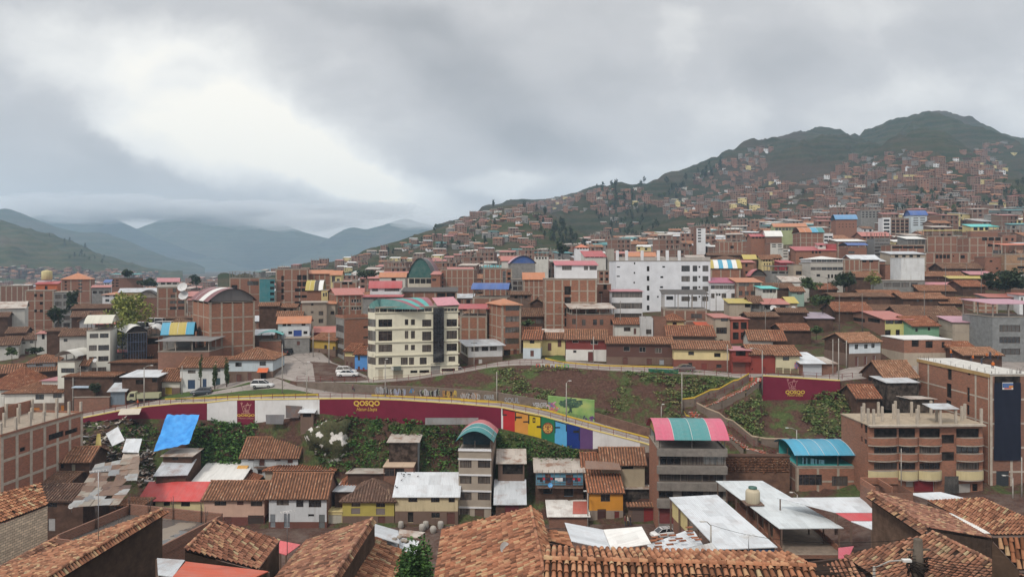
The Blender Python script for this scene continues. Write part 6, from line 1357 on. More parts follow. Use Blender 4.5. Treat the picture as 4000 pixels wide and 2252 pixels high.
xx,z=b.loc('F',1100,1735);part(b,'shop_front',None,(xx-0.4,xx+2.8,-0.12,-0.02,b.loc('F',1100,1790)[1],b.loc('F',1100,1675)[1],plaster((0.17,0.02,0.025))))
H('tiled adobe house with an open porch above the unfinished block',740,1110,500,142,6,xs=485,yb=760,wall=BRN,side=ADOBE,roof=('gable',320,TILES[2]),wins=[('F','o',760,570,1100,700),('L','o',550,500,595,540)])
H('little adobe hut with a tiled shed roof on the gully edge',430,690,730,138,0,xs=255,D=7,yb=930,wall=ADOBE,roof=('gable',590,TILES[3]))
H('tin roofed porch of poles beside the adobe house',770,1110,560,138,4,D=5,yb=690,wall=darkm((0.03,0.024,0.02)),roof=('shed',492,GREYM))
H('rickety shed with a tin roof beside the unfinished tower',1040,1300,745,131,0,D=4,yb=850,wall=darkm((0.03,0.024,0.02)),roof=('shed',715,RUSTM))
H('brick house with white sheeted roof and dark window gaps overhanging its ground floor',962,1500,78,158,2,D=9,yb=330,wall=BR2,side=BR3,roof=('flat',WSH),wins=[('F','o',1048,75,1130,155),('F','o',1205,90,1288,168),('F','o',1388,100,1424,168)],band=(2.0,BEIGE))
H('tiled adobe house in front of the bare concrete building',1640,2070,250,152,0,D=9,wall=ADOBE,roof=('gable',165,TILES[2]))
H('small brown tiled roof beside the overhanging brick house',1505,1790,190,156,0,D=8,wall=ADOBE,roof=('gable',100,TILES[3]))
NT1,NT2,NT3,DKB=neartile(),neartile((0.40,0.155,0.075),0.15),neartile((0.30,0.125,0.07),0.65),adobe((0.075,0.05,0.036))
CH=adobe((0.03,0.02,0.016))
def pz(x,y,z):return PZ(U(x),V(y),z)
def para(a,b,c):return Vector(a)+Vector(b)-Vector(c)
def nearhouse(label,faces,caps=(),walls=(),tl=0.54,sp=0.36,mat=None,extra=None,name='tiled_house'):
 """faces: list of (polygon, material); walls: polygons of the walls below"""
 allp=[Vector(p)for f in faces for p in f[0]];c=sum(allp,Vector())/len(allp)
 gz=ztX(c.x,c.y);o=thing(name,label,'house',(c.x,c.y,gz))
 sh=-Vector((c.x,c.y,gz));mb=MB()
 for pl,m in faces:tilepanel(mb,[Vector(p)+sh for p in pl],m,CH,sp,0.12,tl)
 for p,q in caps:ridgecap(mb,Vector(p)+sh,Vector(q)+sh,faces[0][1],0.42,0.15,0.12)
 mb.build('roof',o);wb=MB()
 for pl,m in walls:
  q=[Vector(p)+sh for p in pl];wb.face(q,m)
 wb.build('wall',o)
 if extra:extra(o,sh)
 return o
def down(a,b,dz=0.12,depth=6.0):
 """wall polygon hanging below the edge a-b"""
 a,b=Vector(a)-Vector((0,0,dz)),Vector(b)-Vector((0,0,dz))
 return[a,b,b-Vector((0,0,depth+b.z-min(a.z,b.z))),a-Vector((0,0,depth+a.z-min(a.z,b.z)))]
reg(0,1750,2.576)
rf,rn=pz(1625,615,-24),pz(560,1245,-24);lf=pz(-20,1215,-29);lnn=para(lf,rn,rf)
ex=(rn-rf)*0.35;rn2=rn+ex;ln2=lnn+ex;e1=pz(1695,640,-24.45);e2=e1+(rn2-rf)
nearhouse('tiled house with a long ridge and a dark adobe wall at the lower left',[([lf,ln2,rn2,rf],NT1),([e2,e1,rf,rn2],NT1)],[(rf,rn2)],[(down(e1+Vector((-0.6,0,0)),e2+Vector((-0.6,0,0)),0.2,9)[::-1],DKB),([rf-Vector((0.2,0,0.3)),e1-Vector((0.6,0,0.3)),e1-Vector((0.6,0,9)),lf-Vector((0,0,6)),lf-Vector((0,0,0.3))],DKB)])
rf,rn=pz(2172,722,-22.5),pz(1862,1015,-22.5);ef=PZ(900+490/2.576,V(920),-26.2);en=para(ef,rn,rf)
wl=pz(1850,1050,-24.5)
nearhouse('tiled house with a broad orange roof above the red sheet shed',[([ef,rf,rn,en],neartile((0.37,0.15,0.085),0.25))],[(rf,rn)],[(down(rn,en,0.2,5),DKB),(down(en,ef,0.2,5),DKB),(down(rf,rn,0.2,6),DKB)])
mb=MB();q=[pz(1700,1330,-22.6),pz(2400,1370,-23.6),pz(2700,1232,-24.4),pz(1870,1135,-23.0)]
mb.slab(q,0.08,sheet((0.5,0.085,0.035)));c=sum(q,Vector())/4
for p in q:mb.box(p.x-0.08,p.x+0.08,p.y-0.08,p.y+0.08,p.z-4,p.z-0.1,BRN)
tag(mb.build('sheet_roof'),'vivid orange red sheet roof below the broad orange tiled roof','shed roof')
mb=MB();q=[pz(1590,1270,-23.2),pz(1740,1290,-23.2),pz(1860,1120,-23),pz(1580,1100,-23)];mb.slab(q,0.07,GREYM)
for p in q:mb.box(p.x-0.08,p.x+0.08,p.y-0.08,p.y+0.08,p.z-4,p.z-0.1,BRN)
tag(mb.build('tin_roof'),'small pale tin roof left of the vivid orange red sheet','shed roof')
a,e=pz(-140,800,-28.5),pz(482,565,-28.5);BLK2=brick((0.75,0.61,0.45),0.6,0.3,0.12)
nearhouse('grey block wall house with a fringe of orange tiles at the left edge',[([a,e,e+Vector((-3.2,3.6,1.5)),a+Vector((-4.4,3.6,1.5))],NT2)],[],[(down(a+Vector((0,.25,0)),e+Vector((-.2,.25,0)),0.25,8),BLK2)])
a,e=pz(-160,1290,-30.5),pz(690,835,-30.5);dr=(e-a).normalized();sd=Vector((dr.y,-dr.x,0))
nearhouse('old tile coping along the dark alley at the lower left',[([a+sd*0.9-Vector((0,0,0.4)),e+sd*0.9-Vector((0,0,0.4)),e,a],NT3),([e-sd*0.9-Vector((0,0,0.4)),a-sd*0.9-Vector((0,0,0.4)),a,e],NT3)],[],[(down(a,e,0.2,4),ADOBE)],name='tiled_wall')
b=H('walled flat roof terrace with rain puddles and rebar bundles',575,1600,969,81.5,-15,D=10.4,yb=1200,wall=BR3,roof=('slabroof',),name='flat_roof_house',cat='house')
def puddlem():
 m,t,bs=newmat('wet_concrete',0.5);o_=objc(t);n=noise(t,o_,0.16,4.0)
 f=ramp(t,n,[(0.47,0.0),(0.5,1.0)]);t.links.new(mix(t,f,c4((0.2,0.165,0.13)),c4((0.1,0.095,0.09))),bs.inputs['Base Color'])
 t.links.new(ramp(t,n,[(0.46,0.75),(0.5,0.04)]),bs.inputs['Roughness']);bs.inputs['Specular IOR Level'].default_value=0.6;return m
part(b,'terrace',None,(0.15,b.W-0.15,0.15,b.D-0.15,b.H-0.1,b.H+0.02,puddlem()))
part(b,'parapet',None,(-0.1,b.W+0.1,b.D-0.15,b.D+0.1,b.H+0.03,b.H+1.3,BR3),(-0.1,0.12,0.16,b.D-0.16,b.H+0.03,b.H+1.1,BR3),(b.W-0.12,b.W+0.1,0.16,b.D-0.16,b.H+0.03,b.H+1.1,BR3),(-0.1,b.W+0.1,-0.1,0.12,b.H+0.03,b.H+0.7,BR3))
rs=random.Random(6)
for(fx,fy)in((0.02,0.98),(0.24,0.98),(0.5,0.98),(0.8,0.98),(0.98,0.75),(0.62,0.45),(0.42,0.3),(0.45,0.06),(0.02,0.5)):
 mb=MB()
 for k in range(6):mb.tube([(rs.uniform(-0.15,0.15),rs.uniform(-0.15,0.15),0),(rs.uniform(-0.3,0.3),rs.uniform(-0.2,0.2),rs.uniform(2.0,3.0))],0.022,RB_,4)
 mb.build('rebar_bundle',b.o,(b.W*fx,b.D*fy,b.H))
reg(900,1750,2.576)
rf,rn=pz(1425,708,-23.6),pz(1040,1293,-23.6);lf=pz(775,925,-27.6);ln_=para(lf,rn,rf);e1=pz(1452,745,-24);e2=e1+(rn-rf)
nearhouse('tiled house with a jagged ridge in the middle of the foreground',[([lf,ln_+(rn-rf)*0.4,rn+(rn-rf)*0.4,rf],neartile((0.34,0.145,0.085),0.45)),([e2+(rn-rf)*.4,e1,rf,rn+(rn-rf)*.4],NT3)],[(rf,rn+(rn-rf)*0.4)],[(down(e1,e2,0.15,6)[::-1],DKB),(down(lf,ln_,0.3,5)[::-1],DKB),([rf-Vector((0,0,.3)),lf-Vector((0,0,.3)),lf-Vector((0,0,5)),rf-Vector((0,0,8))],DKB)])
rf,rn=pz(1380,850,-25.6),pz(1130,1330,-25.6);ef=pz(1765,1050,-27.8);en=para(ef,rn,rf)
nearhouse('lower tiled roof right of the jagged ridge',[([ef,rf,rn,en],NT1)],[],[(down(en,ef,0.2,4),DKB)])
def sheets(label,q,m,name='sheet_roof',post=4.0,cat='shed roof',group=None):
 mb=MB();q=[Vector(p)for p in q];mb.slab(q,0.07,m)
 for p in q:
  p2=p.lerp(sum(q,Vector())/len(q),0.06);mb.box(p2.x-0.07,p2.x+0.07,p2.y-0.07,p2.y+0.07,p2.z-post,p2.z-0.08,BRN)
 return tag(mb.build(name),label,cat,group)
sheets('bent grey tin sheets on the roof right of the jagged ridge',[pz(1380,860,-26.6),pz(1700,955,-27.2),pz(1690,825,-27),pz(1410,745,-26.4)],GREYM)
sheets('white sheets weighed down with stones beside the bush',[pz(1440,940,-27.5),pz(1860,1065,-28.4),pz(1900,930,-28),pz(1640,880,-27.3)],WHITEM)
sheets('brown patched tin roof next to the white weighted sheets',[pz(1690,870,-28),pz(1880,900,-28.2),pz(1960,840,-28.2),pz(1700,810,-28)],RUSTM)
sheets('small coral red sheet between the two foreground tiled houses',[pz(465,1040,-28.5),pz(560,1070,-28.7),pz(705,965,-28.2),pz(500,925,-28)],sheet((0.55,0.10,0.11)))
for k,(x,y)in enumerate(((1455,865),(1650,965),(1700,945),(1740,978),(1772,985))):
 p=pz(x,y,-27.6);mb=MB();mb.lathe((0,0,0),[(0.16,0),(0.3,0.12),(0.26,0.28),(0,0.34)],CONC,7);o=mb.build('stone',None,p+Vector((0,0,0.35)))
 tag(o,['lone grey stone near the ridge','grey stone at the left of four','second grey stone of four','third grey stone of four','rightmost grey stone of four'][k]+' weighing down the sheet roof','stone','stones on the sheets')
reg(1800,1750,2.576)
rf,rn=pz(702,592,-23.2),pz(845,1300,-23.2);lf=PZ(900+2135/2.576,V(815),-28.0);ln_=para(lf,rn,rf)
rn2=rn+(rn-rf)*0.3;ln2=ln_+(rn-rf)*0.3;e1=pz(800,655,-24.3);e2=para(e1,rn2,rf)
nearhouse('largest foreground house with a great sweep of orange tiles and a satellite dish',[([lf,ln2,rn2,rf],neartile((0.40,0.155,0.08),0.35)),([e2,e1,rf,rn2],NT2)],[(rf,rn2)],[(down(lf,ln2,0.3,6)[::-1],DKB),(down(e1,e2,0.2,6)[::-1],DKB),([rf-Vector((0,0,.3)),lf-Vector((0,0,.3)),lf-Vector((0,0,5)),rf-Vector((0,0,9))],DKB)])
a=[pz(760,905,-25.2),pz(1115,985,-26.2),pz(1062,848,-26.2),pz(745,775,-25.0)]
nearhouse('small tiled lean-to between the great tiled roof and the white sheets',[(a,NT2)],[],[(down(a[0],a[1],0.2,3),darkm())])
r0,r1=pz(838,1118,-14.4),PZ(2500+1960/2.889,1750+1335/2.889,-14.4);b0,b1=pz(826,990,-14.95),PZ(2500+1500/2.889,1750+1180/2.889,-14.95)
dn=Vector((r1.y-r0.y,-(r1.x-r0.x),0)).normalized();f0,f1=r0+dn*5-Vector((0,0,2.4)),r1+dn*5-Vector((0,0,2.4))
bk0,bk1=r0-dn*3.4-Vector((0,0,0.75)),r1-dn*3.4-Vector((0,0,0.75))
nearhouse('nearest tiled house with large mossy barrel tiles along a straight ridge',[([f0,f1,r1,r0],neartile((0.42,0.17,0.085),0.12)),([bk1,bk0,r0,r1],neartile((0.42,0.17,0.085),0.12))],[(r0,r1)],[(down(f0,f1,0.2,5),DKB),(down(bk0,bk1,0.2,5)[::-1],DKB),(down(bk0,f0,0.2,5),DKB)],tl=0.48,sp=0.31)
sheets('white twin sheet roof folded along a valley, left half',[pz(1112,930,-29),pz(1510,1016,-30),pz(1430,815,-30),pz(1045,744,-29)],WHITEM)
sheets('white twin sheet roof folded along a valley, right half with rust spots',[pz(1514,1016,-30),pz(1916,955,-29),pz(1820,784,-29),pz(1434,815,-30)],metal((0.70,0.70,0.68),0.12))
reg(2500,1750,2.889)
q=[pz(205,1190,-27.3),pz(710,1080,-27.3),pz(615,935,-26.8),pz(530,920,-26.8),pz(78,1090,-27)]
o=sheets('white sheet roof weighed down with rows of clay tiles',q,WHITEM)
ctr=sum((Vector(p)for p in q),Vector())/5;rs=random.Random(9)
for k,(x,y)in enumerate(((555,922),(555,968),(570,1005),(365,1015),(440,1052),(615,1040),(365,1072),(480,1076),(205,1105),(335,1118),(205,1143),(655,1062),(220,1055),(150,1072),(265,1008),(160,1035))):
 p=pz(x,y,-27.0);mb=MB()
 for i in range(1):mb.grid([[Vector((l,0.13*math.cos(math.pi*a/5),0.05+0.13*math.sin(math.pi*a/5)))for a in range(6)]for l in(-0.36,0.36)],TILES[3])
 t=mb.build('clay_tile',None,p+Vector((0,0,0.22)),R(12))
 tag(t,'loose clay tile used as a weight on the white sheet roof','tile','loose tiles weighing down the white sheet roof')
sheets('grey sheet roof with rusty lower edge behind the nearest ridge',[pz(500,1275,-26.4),pz(985,1275,-26.4),pz(810,1060,-25.9),pz(195,1205,-26)],metal((0.42,0.43,0.43),0.25))
q=[pz(880,1136,-34),pz(1552,1110,-34),pz(868,520,-33.6),pz(328,550,-33.6)]
o=thing('market_shed','long shed with a bright white metal roof and a blue tarpaulin at its near end','shed',(q[0].x,q[0].y,ztX(q[0].x,q[0].y)));sh=-o.location
mb=MB();mb.slab([p+sh for p in q],0.12,WHITEM);mb.build('roof',o);mb=MB()
for i in range(6):
 for a,e in((q[0],q[3]),(q[1],q[2])):
  p=a.lerp(e,i/5)+sh;p.x+=0.25 if a is q[0]else-0.25;mb.box(p.x-0.1,p.x+0.1,p.y-0.1,p.y+0.1,-1,p.z-0.12,BRN)
mb.build('roof_frame',o);mb=MB()
a,e=q[0].lerp(q[3],0.02)+sh,q[0].lerp(q[3],0.98)+sh
mb.face([(a.x+0.5,a.y,-1),(e.x+0.5,e.y,-1),(e.x+0.5,e.y,1.2),(a.x+0.5,a.y,1.2)][::-1],BR3);a2,e2=q[0].lerp(q[3],0.6)+sh,q[3]+sh
mb.face([(a2.x+0.45,a2.y,1),(e2.x+0.45,e2.y,1),(e2.x+0.45,e2.y,e2.z-0.2),(a2.x+0.45,a2.y,e2.z-0.2)][::-1],YCR)
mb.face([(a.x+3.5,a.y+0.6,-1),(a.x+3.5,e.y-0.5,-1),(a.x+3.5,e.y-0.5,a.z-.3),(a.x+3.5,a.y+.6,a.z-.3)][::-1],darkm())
mb.build('side_wall',o);mb=MB();a,e=q[0].lerp(q[1],0.5)+sh,q[1]+sh
mb.grid([[(lerp(a.x,e.x,i/10),a.y+0.3+0.25*math.sin(i*0.9)*(1-j/6),lerp(0.6,a.z-0.3,j/6))for i in range(11)]for j in range(7)],sheet((0.02,0.06,0.14)));mb.build('tarpaulin',o)
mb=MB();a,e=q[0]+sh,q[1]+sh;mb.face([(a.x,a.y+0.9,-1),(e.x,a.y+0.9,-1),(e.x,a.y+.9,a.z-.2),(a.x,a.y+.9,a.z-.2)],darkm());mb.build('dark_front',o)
q=[pz(1572,902,-34),pz(2300,896,-34),pz(1380,363,-33.6),pz(855,365,-33.6)]
o=thing('open_workshop','open sided rooftop with a large grey metal roof on poles over brick walls','building',(q[0].x,q[0].y,ztX(q[0].x,q[0].y)));sh=-o.location
mb=MB();mb.slab([p+sh for p in q],0.1,metal((0.52,0.56,0.58),0.1));mb.build('roof',o);mb=MB();fz=pz(1540,1105,-37.2).z+sh.z
for i in range(7):
 for a,e in((q[0],q[3]),(q[1],q[2])):
  p=a.lerp(e,i/6)+sh;p.x+=0.3 if a is q[0]else-0.6;mb.box(p.x-0.08,p.x+0.08,p.y-0.08,p.y+0.08,fz,p.z-0.1,BRN)
mb.build('roof_frame',o);mb=MB();x0,x1,y0,y1=q[0].x+sh.x+0.1,q[1].x+sh.x-0.4,q[0].y+sh.y-0.6,q[3].y+sh.y-0.5
W2=x1-x0
mb.wall((x0,y0,0),(1,0,0),W2,fz,[(W2*0.15,W2*0.68,fz-2.6,fz-0.5),(W2*0.82,W2*0.97,fz-2.2,fz-0.5)],BR3,None,0.3,-2)
mb.wall((x0,y1,0),(0,-1,0),y1-y0,fz,[],BR2,None,0.2,-2);mb.wall((x1,y0,0),(0,1,0),y1-y0,fz,[],BR3,None,0.2,-2)
mb.face([(x0,y0,fz),(x1,y0,fz),(x1,y1,fz),(x0,y1,fz)],concrete((0.25,0.2,0.16)))
for a in((x0,x0+0.2,y0+0.3,y1),(x1-0.2,x1,y0+0.3,y1)):mb.box(*a,fz+0.005,fz+0.7,BR2)
for k in range(5):mb.box(x0+0.02,x0+0.9,lerp(y0,y1,0.15+0.18*k),lerp(y0,y1,0.15+0.18*k)+0.3,fz+0.01,fz+2.4,BR2)
mb.build('wall',o);mb=MB()
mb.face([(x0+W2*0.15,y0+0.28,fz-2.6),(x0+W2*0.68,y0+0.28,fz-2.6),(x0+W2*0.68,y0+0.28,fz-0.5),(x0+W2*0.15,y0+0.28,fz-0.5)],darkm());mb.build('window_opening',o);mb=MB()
mb.face([(x0+W2*0.82,y0+0.28,fz-2.2),(x0+W2*0.97,y0+0.28,fz-2.2),(x0+W2*0.97,y0+0.28,fz-0.5),(x0+W2*0.82,y0+0.28,fz-0.5)],paint((0.16,0.08,0.04)));mb.build('door',o)
p=pz(1272,625,-33.8);mb=MB();mb.lathe((0,0,0),[(0.95,0),(1.0,0.1),(1.0,1.5),(0.9,1.75),(0.45,2.0),(0.45,2.15),(0,2.2)],plaster((0.52,0.46,0.34),0.3),18);o=mb.build('water_tank',None,p+Vector((0,0,0.2)))
tag(o,'cream plastic water tank standing on the large grey metal roof','water tank');mb=MB();mb.lathe((0,0,0),[(0.6,2.02),(0.6,2.22),(0,2.26)],paint((0.05,0.12,0.1)),14);mb.build('lid',o)
mb=MB();mb.box(-1.3,1.3,-1.1,1.1,-0.15,0,BRN);mb.build('platform',o)
reg(3200,1750,2.889)
q=[pz(-460,560,-33),pz(-20,650,-33.2),pz(592,725,-33.2),pz(590,592,-33),pz(470,548,-32.8),pz(-500,553,-32.6)]
q=[pz(180,722,-32.5),pz(640,722,-32.5),pz(470,548,-32.2),pz(-480,556,-32.2)]
sheets('white sheet roof over the rooftop courtyard',q,WHITEM,post=3)
sheets('red band of sheet roofing between two white sheet roofs',[pz(350,815,-32.6),pz(640,815,-32.6),pz(640,727,-32.52),pz(185,727,-32.52)],sheet((0.48,0.05,0.06)),post=2.8)
sheets('white sheet roof edge beyond the red band',[pz(595,912,-32.8),pz(640,915,-32.8),pz(640,820,-32.62),pz(355,820,-32.62)],WHITEM,post=2.8)
sheets('coral pink plastic roof pieces by the brick doorway',[pz(215,1240,-32.5),pz(330,1240,-32.5),pz(390,1100,-32.2),pz(215,1120,-32.2)],sheet((0.5,0.08,0.12)))
b=H('brick walled courtyard building with an open roof beside the white sheet',620,1060,500,98,0,D=4,yb=620,wall=BR3,roof=('slabroof',),wins=[('F','o',600,505,690,540)])
part(b,'parapet',None,(0,b.W,b.D-0.2,b.D,b.H+0.01,b.H+0.9,BR2),(b.W*.45,b.W*.48,0,b.D-0.2,b.H+0.01,b.H+0.8,BR2),(0,0.2,0,b.D-.2,b.H+.01,b.H+.8,BR2))
sheets('plain white sheet roof behind the right hand tiled roofs',[pz(1250,580,-31.5),pz(1680,568,-31.5),pz(1370,490,-31.2),pz(1005,505,-31.2)],WHITEM,post=3)
rf,rn=pz(592,478,-26),pz(1240,895,-26);en,ef=pz(1945,1005,-29.2),pz(1432,718,-29.2);e1=pz(528,545,-26.6);e2=para(e1,rn,rf)
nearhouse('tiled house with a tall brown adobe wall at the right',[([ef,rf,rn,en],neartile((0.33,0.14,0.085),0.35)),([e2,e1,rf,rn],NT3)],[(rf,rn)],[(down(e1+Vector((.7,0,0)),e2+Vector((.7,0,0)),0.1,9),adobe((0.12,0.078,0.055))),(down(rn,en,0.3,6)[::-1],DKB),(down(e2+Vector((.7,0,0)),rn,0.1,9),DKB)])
ef,en=pz(1222,586,-29),pz(1962,970,-29);rn=PZ(4150,2084,-26.6);rf=para(ef,rn,en)
nearhouse('wide orange tiled roof running off the right edge',[([en,rn,rf,ef],neartile((0.39,0.16,0.085),0.15))],[],[(down(ef,en,0.3,5),DKB)])
sheets('white plastic gutter sheet between two tiled roofs',[pz(1745,950,-29.05),pz(1930,955,-28.9),pz(1560,735,-28.9),pz(1425,725,-29.05)],WSH,'gutter_sheet',1.5,'sheet')
rf,rn=pz(1278,948,-21.8),pz(2260,1440,-21.8);ef=pz(282,1212,-25.4);en=para(ef,rn,rf);e1=pz(1330,965,-22.2);e2=para(e1,rn,rf)
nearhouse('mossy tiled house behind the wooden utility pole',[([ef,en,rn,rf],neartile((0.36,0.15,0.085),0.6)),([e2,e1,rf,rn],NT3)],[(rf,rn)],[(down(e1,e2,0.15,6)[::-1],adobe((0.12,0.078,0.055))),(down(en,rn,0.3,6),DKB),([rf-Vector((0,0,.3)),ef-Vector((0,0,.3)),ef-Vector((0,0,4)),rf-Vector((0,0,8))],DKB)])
a=[pz(2240,1420,-17.2),pz(2800,1640,-18),pz(2750,1000,-15.6),pz(1948,1006,-15.6)]
nearhouse('coarse orange tiles of the roof at the lower right corner',[([pz(2260,1345,-17),pz(2900,1345,-17),pz(2700,1005,-15.4),pz(1950,1008,-15.4)],NT2)],[],[(down(pz(2260,1345,-17),pz(1950,1008,-15.4),0.2,6),DKB)],sp=0.3)
a=[pz(-260,1480,-22.5),pz(545,1480,-22.5),pz(325,1235,-21.6),pz(-300,1310,-21.6)]
nearhouse('patched tiled roof left of the wooden utility pole',[(a,neartile((0.36,0.15,0.085),0.5))],[],[(down(a[0],a[1],0.2,4),DKB)])
def proto(k,rs):
 kinds=['brick','brick','brick','brick','adobe','plaster','brick','grey']
 kd=kinds[k%8];fl=[2,3,4,1,1,2,3,3,2,4,2,1,2,3,5,3][k%16];W=rs.uniform(7,13);D=rs.uniform(7,10);Hh=2.7*fl
 wm={'brick':[BR4,BRICK,BR3][k%3],'adobe':ADOBE,'plaster':[OFFW,YCR,WHITE][k%3],'grey':GREYC}[kd]
 mb=MB();gl=darkm();rc=[]
 for j in range(fl):
  n=max(2,int(W/2.6))
  for i in range(n):
   if rs.random()<0.7:cx=W*(i+0.5)/n;w=rs.uniform(0.5,0.95);rc.append((cx-w,cx+w,j*2.7+0.8,j*2.7+2.1))
 mb.wall((0,0,0),(1,0,0),W,Hh,rc,wm,None,0.3,-5)
 for a,b,c,d in rc:mb.face([(a,0.28,c),(b,0.28,c),(b,0.28,d),(a,0.28,d)],gl)
 for o_,xd,L in(((0,D,0),(0,-1,0),D),((W,0,0),(0,1,0),D),((W,D,0),(-1,0,0),W)):mb.wall(o_,xd,L,Hh,[],wm,None,0.2,-5)
 if kd=='brick' and fl>1:
  for j in range(fl):mb.box(-0.05,W+0.05,-0.04,-0.001,2.7*(j+1)-0.3,2.7*(j+1)-0.05,CONC);mb.box(-0.04,-0.001,0,D,2.7*(j+1)-0.3,2.7*(j+1)-0.05,CONC)
  for i in range(4):x=W*i/3;mb.box(x-0.15,x+0.15,-0.05,0,-5,Hh,CONC)
 rb=MB();rt=rs.choice(['tile','tile','shed','flat','flat','sheet','shed','tile'])if fl<4 else rs.choice(['flat','sheet','shed'])
 if rt=='tile':
  m=[TILE,OLD][k%2];r=D*0.22
  for pl in([(-.4,-.5,Hh),(W+.4,-.5,Hh),(W+.4,D/2,Hh+r),(-.4,D/2,Hh+r)],[(W+.4,D+.5,Hh),(-.4,D+.5,Hh),(-.4,D/2,Hh+r),(W+.4,D/2,Hh+r)]):rb.slab(pl,0.12,m)
  mb.face([(0,D,Hh),(0,0,Hh),(0,D/2,Hh+r)],wm);mb.face([(W,0,Hh),(W,D,Hh),(W,D/2,Hh+r)],wm)
 elif rt=='flat':
  rb.box(-.2,W+.2,-.2,D+.2,Hh,Hh+.2,CONC)
  for i in range(4):
   for y in(0.1,D-0.4):rb.box(W*i/3.2,W*i/3.2+.3,y,y+.3,Hh+.2,Hh+rs.uniform(1,2.4),CONC)
 else:
  m=rs.choice([GREYM,RUSTM,WHITEM,RUSTM])if rt=='shed' else rs.choice([RED,SALMON,TEAL,BLUE,ORANGE,WSH,WSH])
  rb.slab([(-.4,-.4,Hh+.1),(W+.4,-.4,Hh+.1),(W+.4,D+.4,Hh+1.3),(-.4,D+.4,Hh+1.3)],0.1,m)
  mb.face([(0,D,Hh),(0,0,Hh),(0,D,Hh+1.1)],wm);mb.face([(W,0,Hh),(W,D,Hh),(W,D,Hh+1.1)],wm)
 return mb,rb,W,D,Hh,kd,rt,fl
rs=random.Random(11)
PR=[proto(k,rs)for k in range(28)]
WD={'brick':'bare brick','adobe':'brown adobe','plaster':'pale plastered','grey':'grey concrete'};RW={'tile':'tiled roof','flat':'flat slab and column stubs','shed':'tin roof','sheet':'coloured sheet roof'}
PM=[None]*len(PR);PL=[]
for q in PR:m=MB();m.add(q[0],Matrix());m.add(q[1],Matrix());PL.append(m)
def rough_in(poly,u,v):
 c=False
 for(a,b),(d,e)in zip(poly,poly[1:]+poly[:1]):
  if(b>v)!=(e>v)and u<(d-a)*(v-b)/(e-b)+a:c=not c
 return c
BOX=[]
for(ax,ay,w_,d_,th_,zb_,h_)in ALLH:
 cs,sn=math.cos(R(th_)),math.sin(R(th_));us_=[x/max(1,y)*F+CU for x,y in((ax,ay),(ax+w_*cs,ay+w_*sn),(ax-d_*sn,ay+d_*cs),(ax+w_*cs-d_*sn,ay+w_*sn+d_*cs))]
 BOX.append((min(us_),max(us_),ay-1,ay+w_*sn+d_+1,HV-(zb_+h_)/ay*F,HV-zb_/ay*F))
cand=[]
def trial(p,k,chk,sc=1.0):
 W,D,Hh=[x*sc for x in PR[k][2:5]];u=p.x/p.y*F+CU;w=W/p.y*F;vt=HV-(p.z+Hh+1)/p.y*F
 if chk:
  for a,b,y0,y1,t_,b_ in BOX:
   if b>u-6 and a<u+w+6:
    if y0-D-2<p.y<y1:return
    if y0>p.y and vt<lerp(b_,t_,0.22)and vt<b_:return
    if y1<p.y and t_<vt-4 and a<u and b>u+w:return
 for q in cand[-1500:]:
  if abs(q[0]-u)<(w+q[2])*0.36 and abs(q[4].y-p.y)<10:return
 cand.append((u,vt,w,k,p,rs.uniform(-20,20),sc))
for n in range(5000):
 Y=rs.uniform(215,690)if rs.random()<0.8 else rs.uniform(690,1300);u=rs.uniform(-100,4080)
 if Y>690 and u>1100:continue
 k=rs.choice([3,4,11,12,0,5,20,10,19,27,1,6,8])if Y<330 else rs.randrange(28)
 trial(Vector(((u-CU)/F*Y,Y,zt(u,Y)-0.3)),k,True)
NH=len(cand)
REGS=[([(950,1085),(1340,1028),(1560,985),(1700,960),(1760,880),(1900,830),(2000,812),(2080,830),(2140,880),(2100,940),(2020,1000),(1900,1060)],hill_front,1500),([(1340,1022),(1560,955),(1700,925),(1740,960),(1500,1010)],hill_front,50),([(2010,800),(2180,778),(2330,748),(2480,740),(2560,790),(2330,850),(2200,830)],hill_middle,420),([(2560,800),(2640,740),(2740,700),(2800,640),(2950,600),(3000,680),(3060,740),(2980,840),(2700,860),(2600,850)],hill_middle,800),([(2920,585),(3000,570),(3020,590),(2950,620)],hill_middle,10),([(2350,860),(2560,870),(2560,930),(2330,950)],hill_middle,12),([(2880,980),(2900,820),(3000,760),(3080,700),(3300,640),(3450,610),(3560,590),(3700,640),(3760,600),(3900,560),(3960,590),(3900,700),(3720,780),(3640,900),(3500,930),(3300,960)],hill_right,2600),([(3080,700),(3300,640),(3450,605),(3560,585),(3700,630),(3900,555),(3970,590),(3900,690),(3600,700),(3300,740)],hill_right,420),([(2640,740),(2830,630),(2960,600),(3000,680),(2900,740)],hill_middle,150),([(2780,900),(2900,890),(2900,960),(2800,960)],hill_right,14),([(3560,900),(3700,740),(3850,700),(4020,780),(4060,900),(3700,930)],hill_right,280)]
for poly,hl,cnt in REGS:
 us_,vs_=[p[0]for p in poly],[p[1]for p in poly];got=tr=0
 while got<cnt and tr<cnt*6:
  tr+=1;u,v=rs.uniform(min(us_),max(us_)),rs.uniform(min(vs_),max(vs_))
  if not rough_in(poly,u,v):continue
  p=hl(u,v)
  if p is None:continue
  m0=len(cand);trial(p-Vector((0,0,0.8)),rs.randrange(28),False,rs.uniform(.62,.85));got+=len(cand)-m0
for n in range(260):
 u=rs.uniform(-60,900);v=rs.gauss(1078-max(0,500-u)*0.02,12)
 p=hill_left(u,v)if u<620 else None
 if p:cand.append((u,v,9/p.y*F,rs.choice([4,12,3,20,0,19]),p,rs.uniform(-30,30),.8))
cand.sort(key=lambda c:-c[2])
mass=MB();NI=270
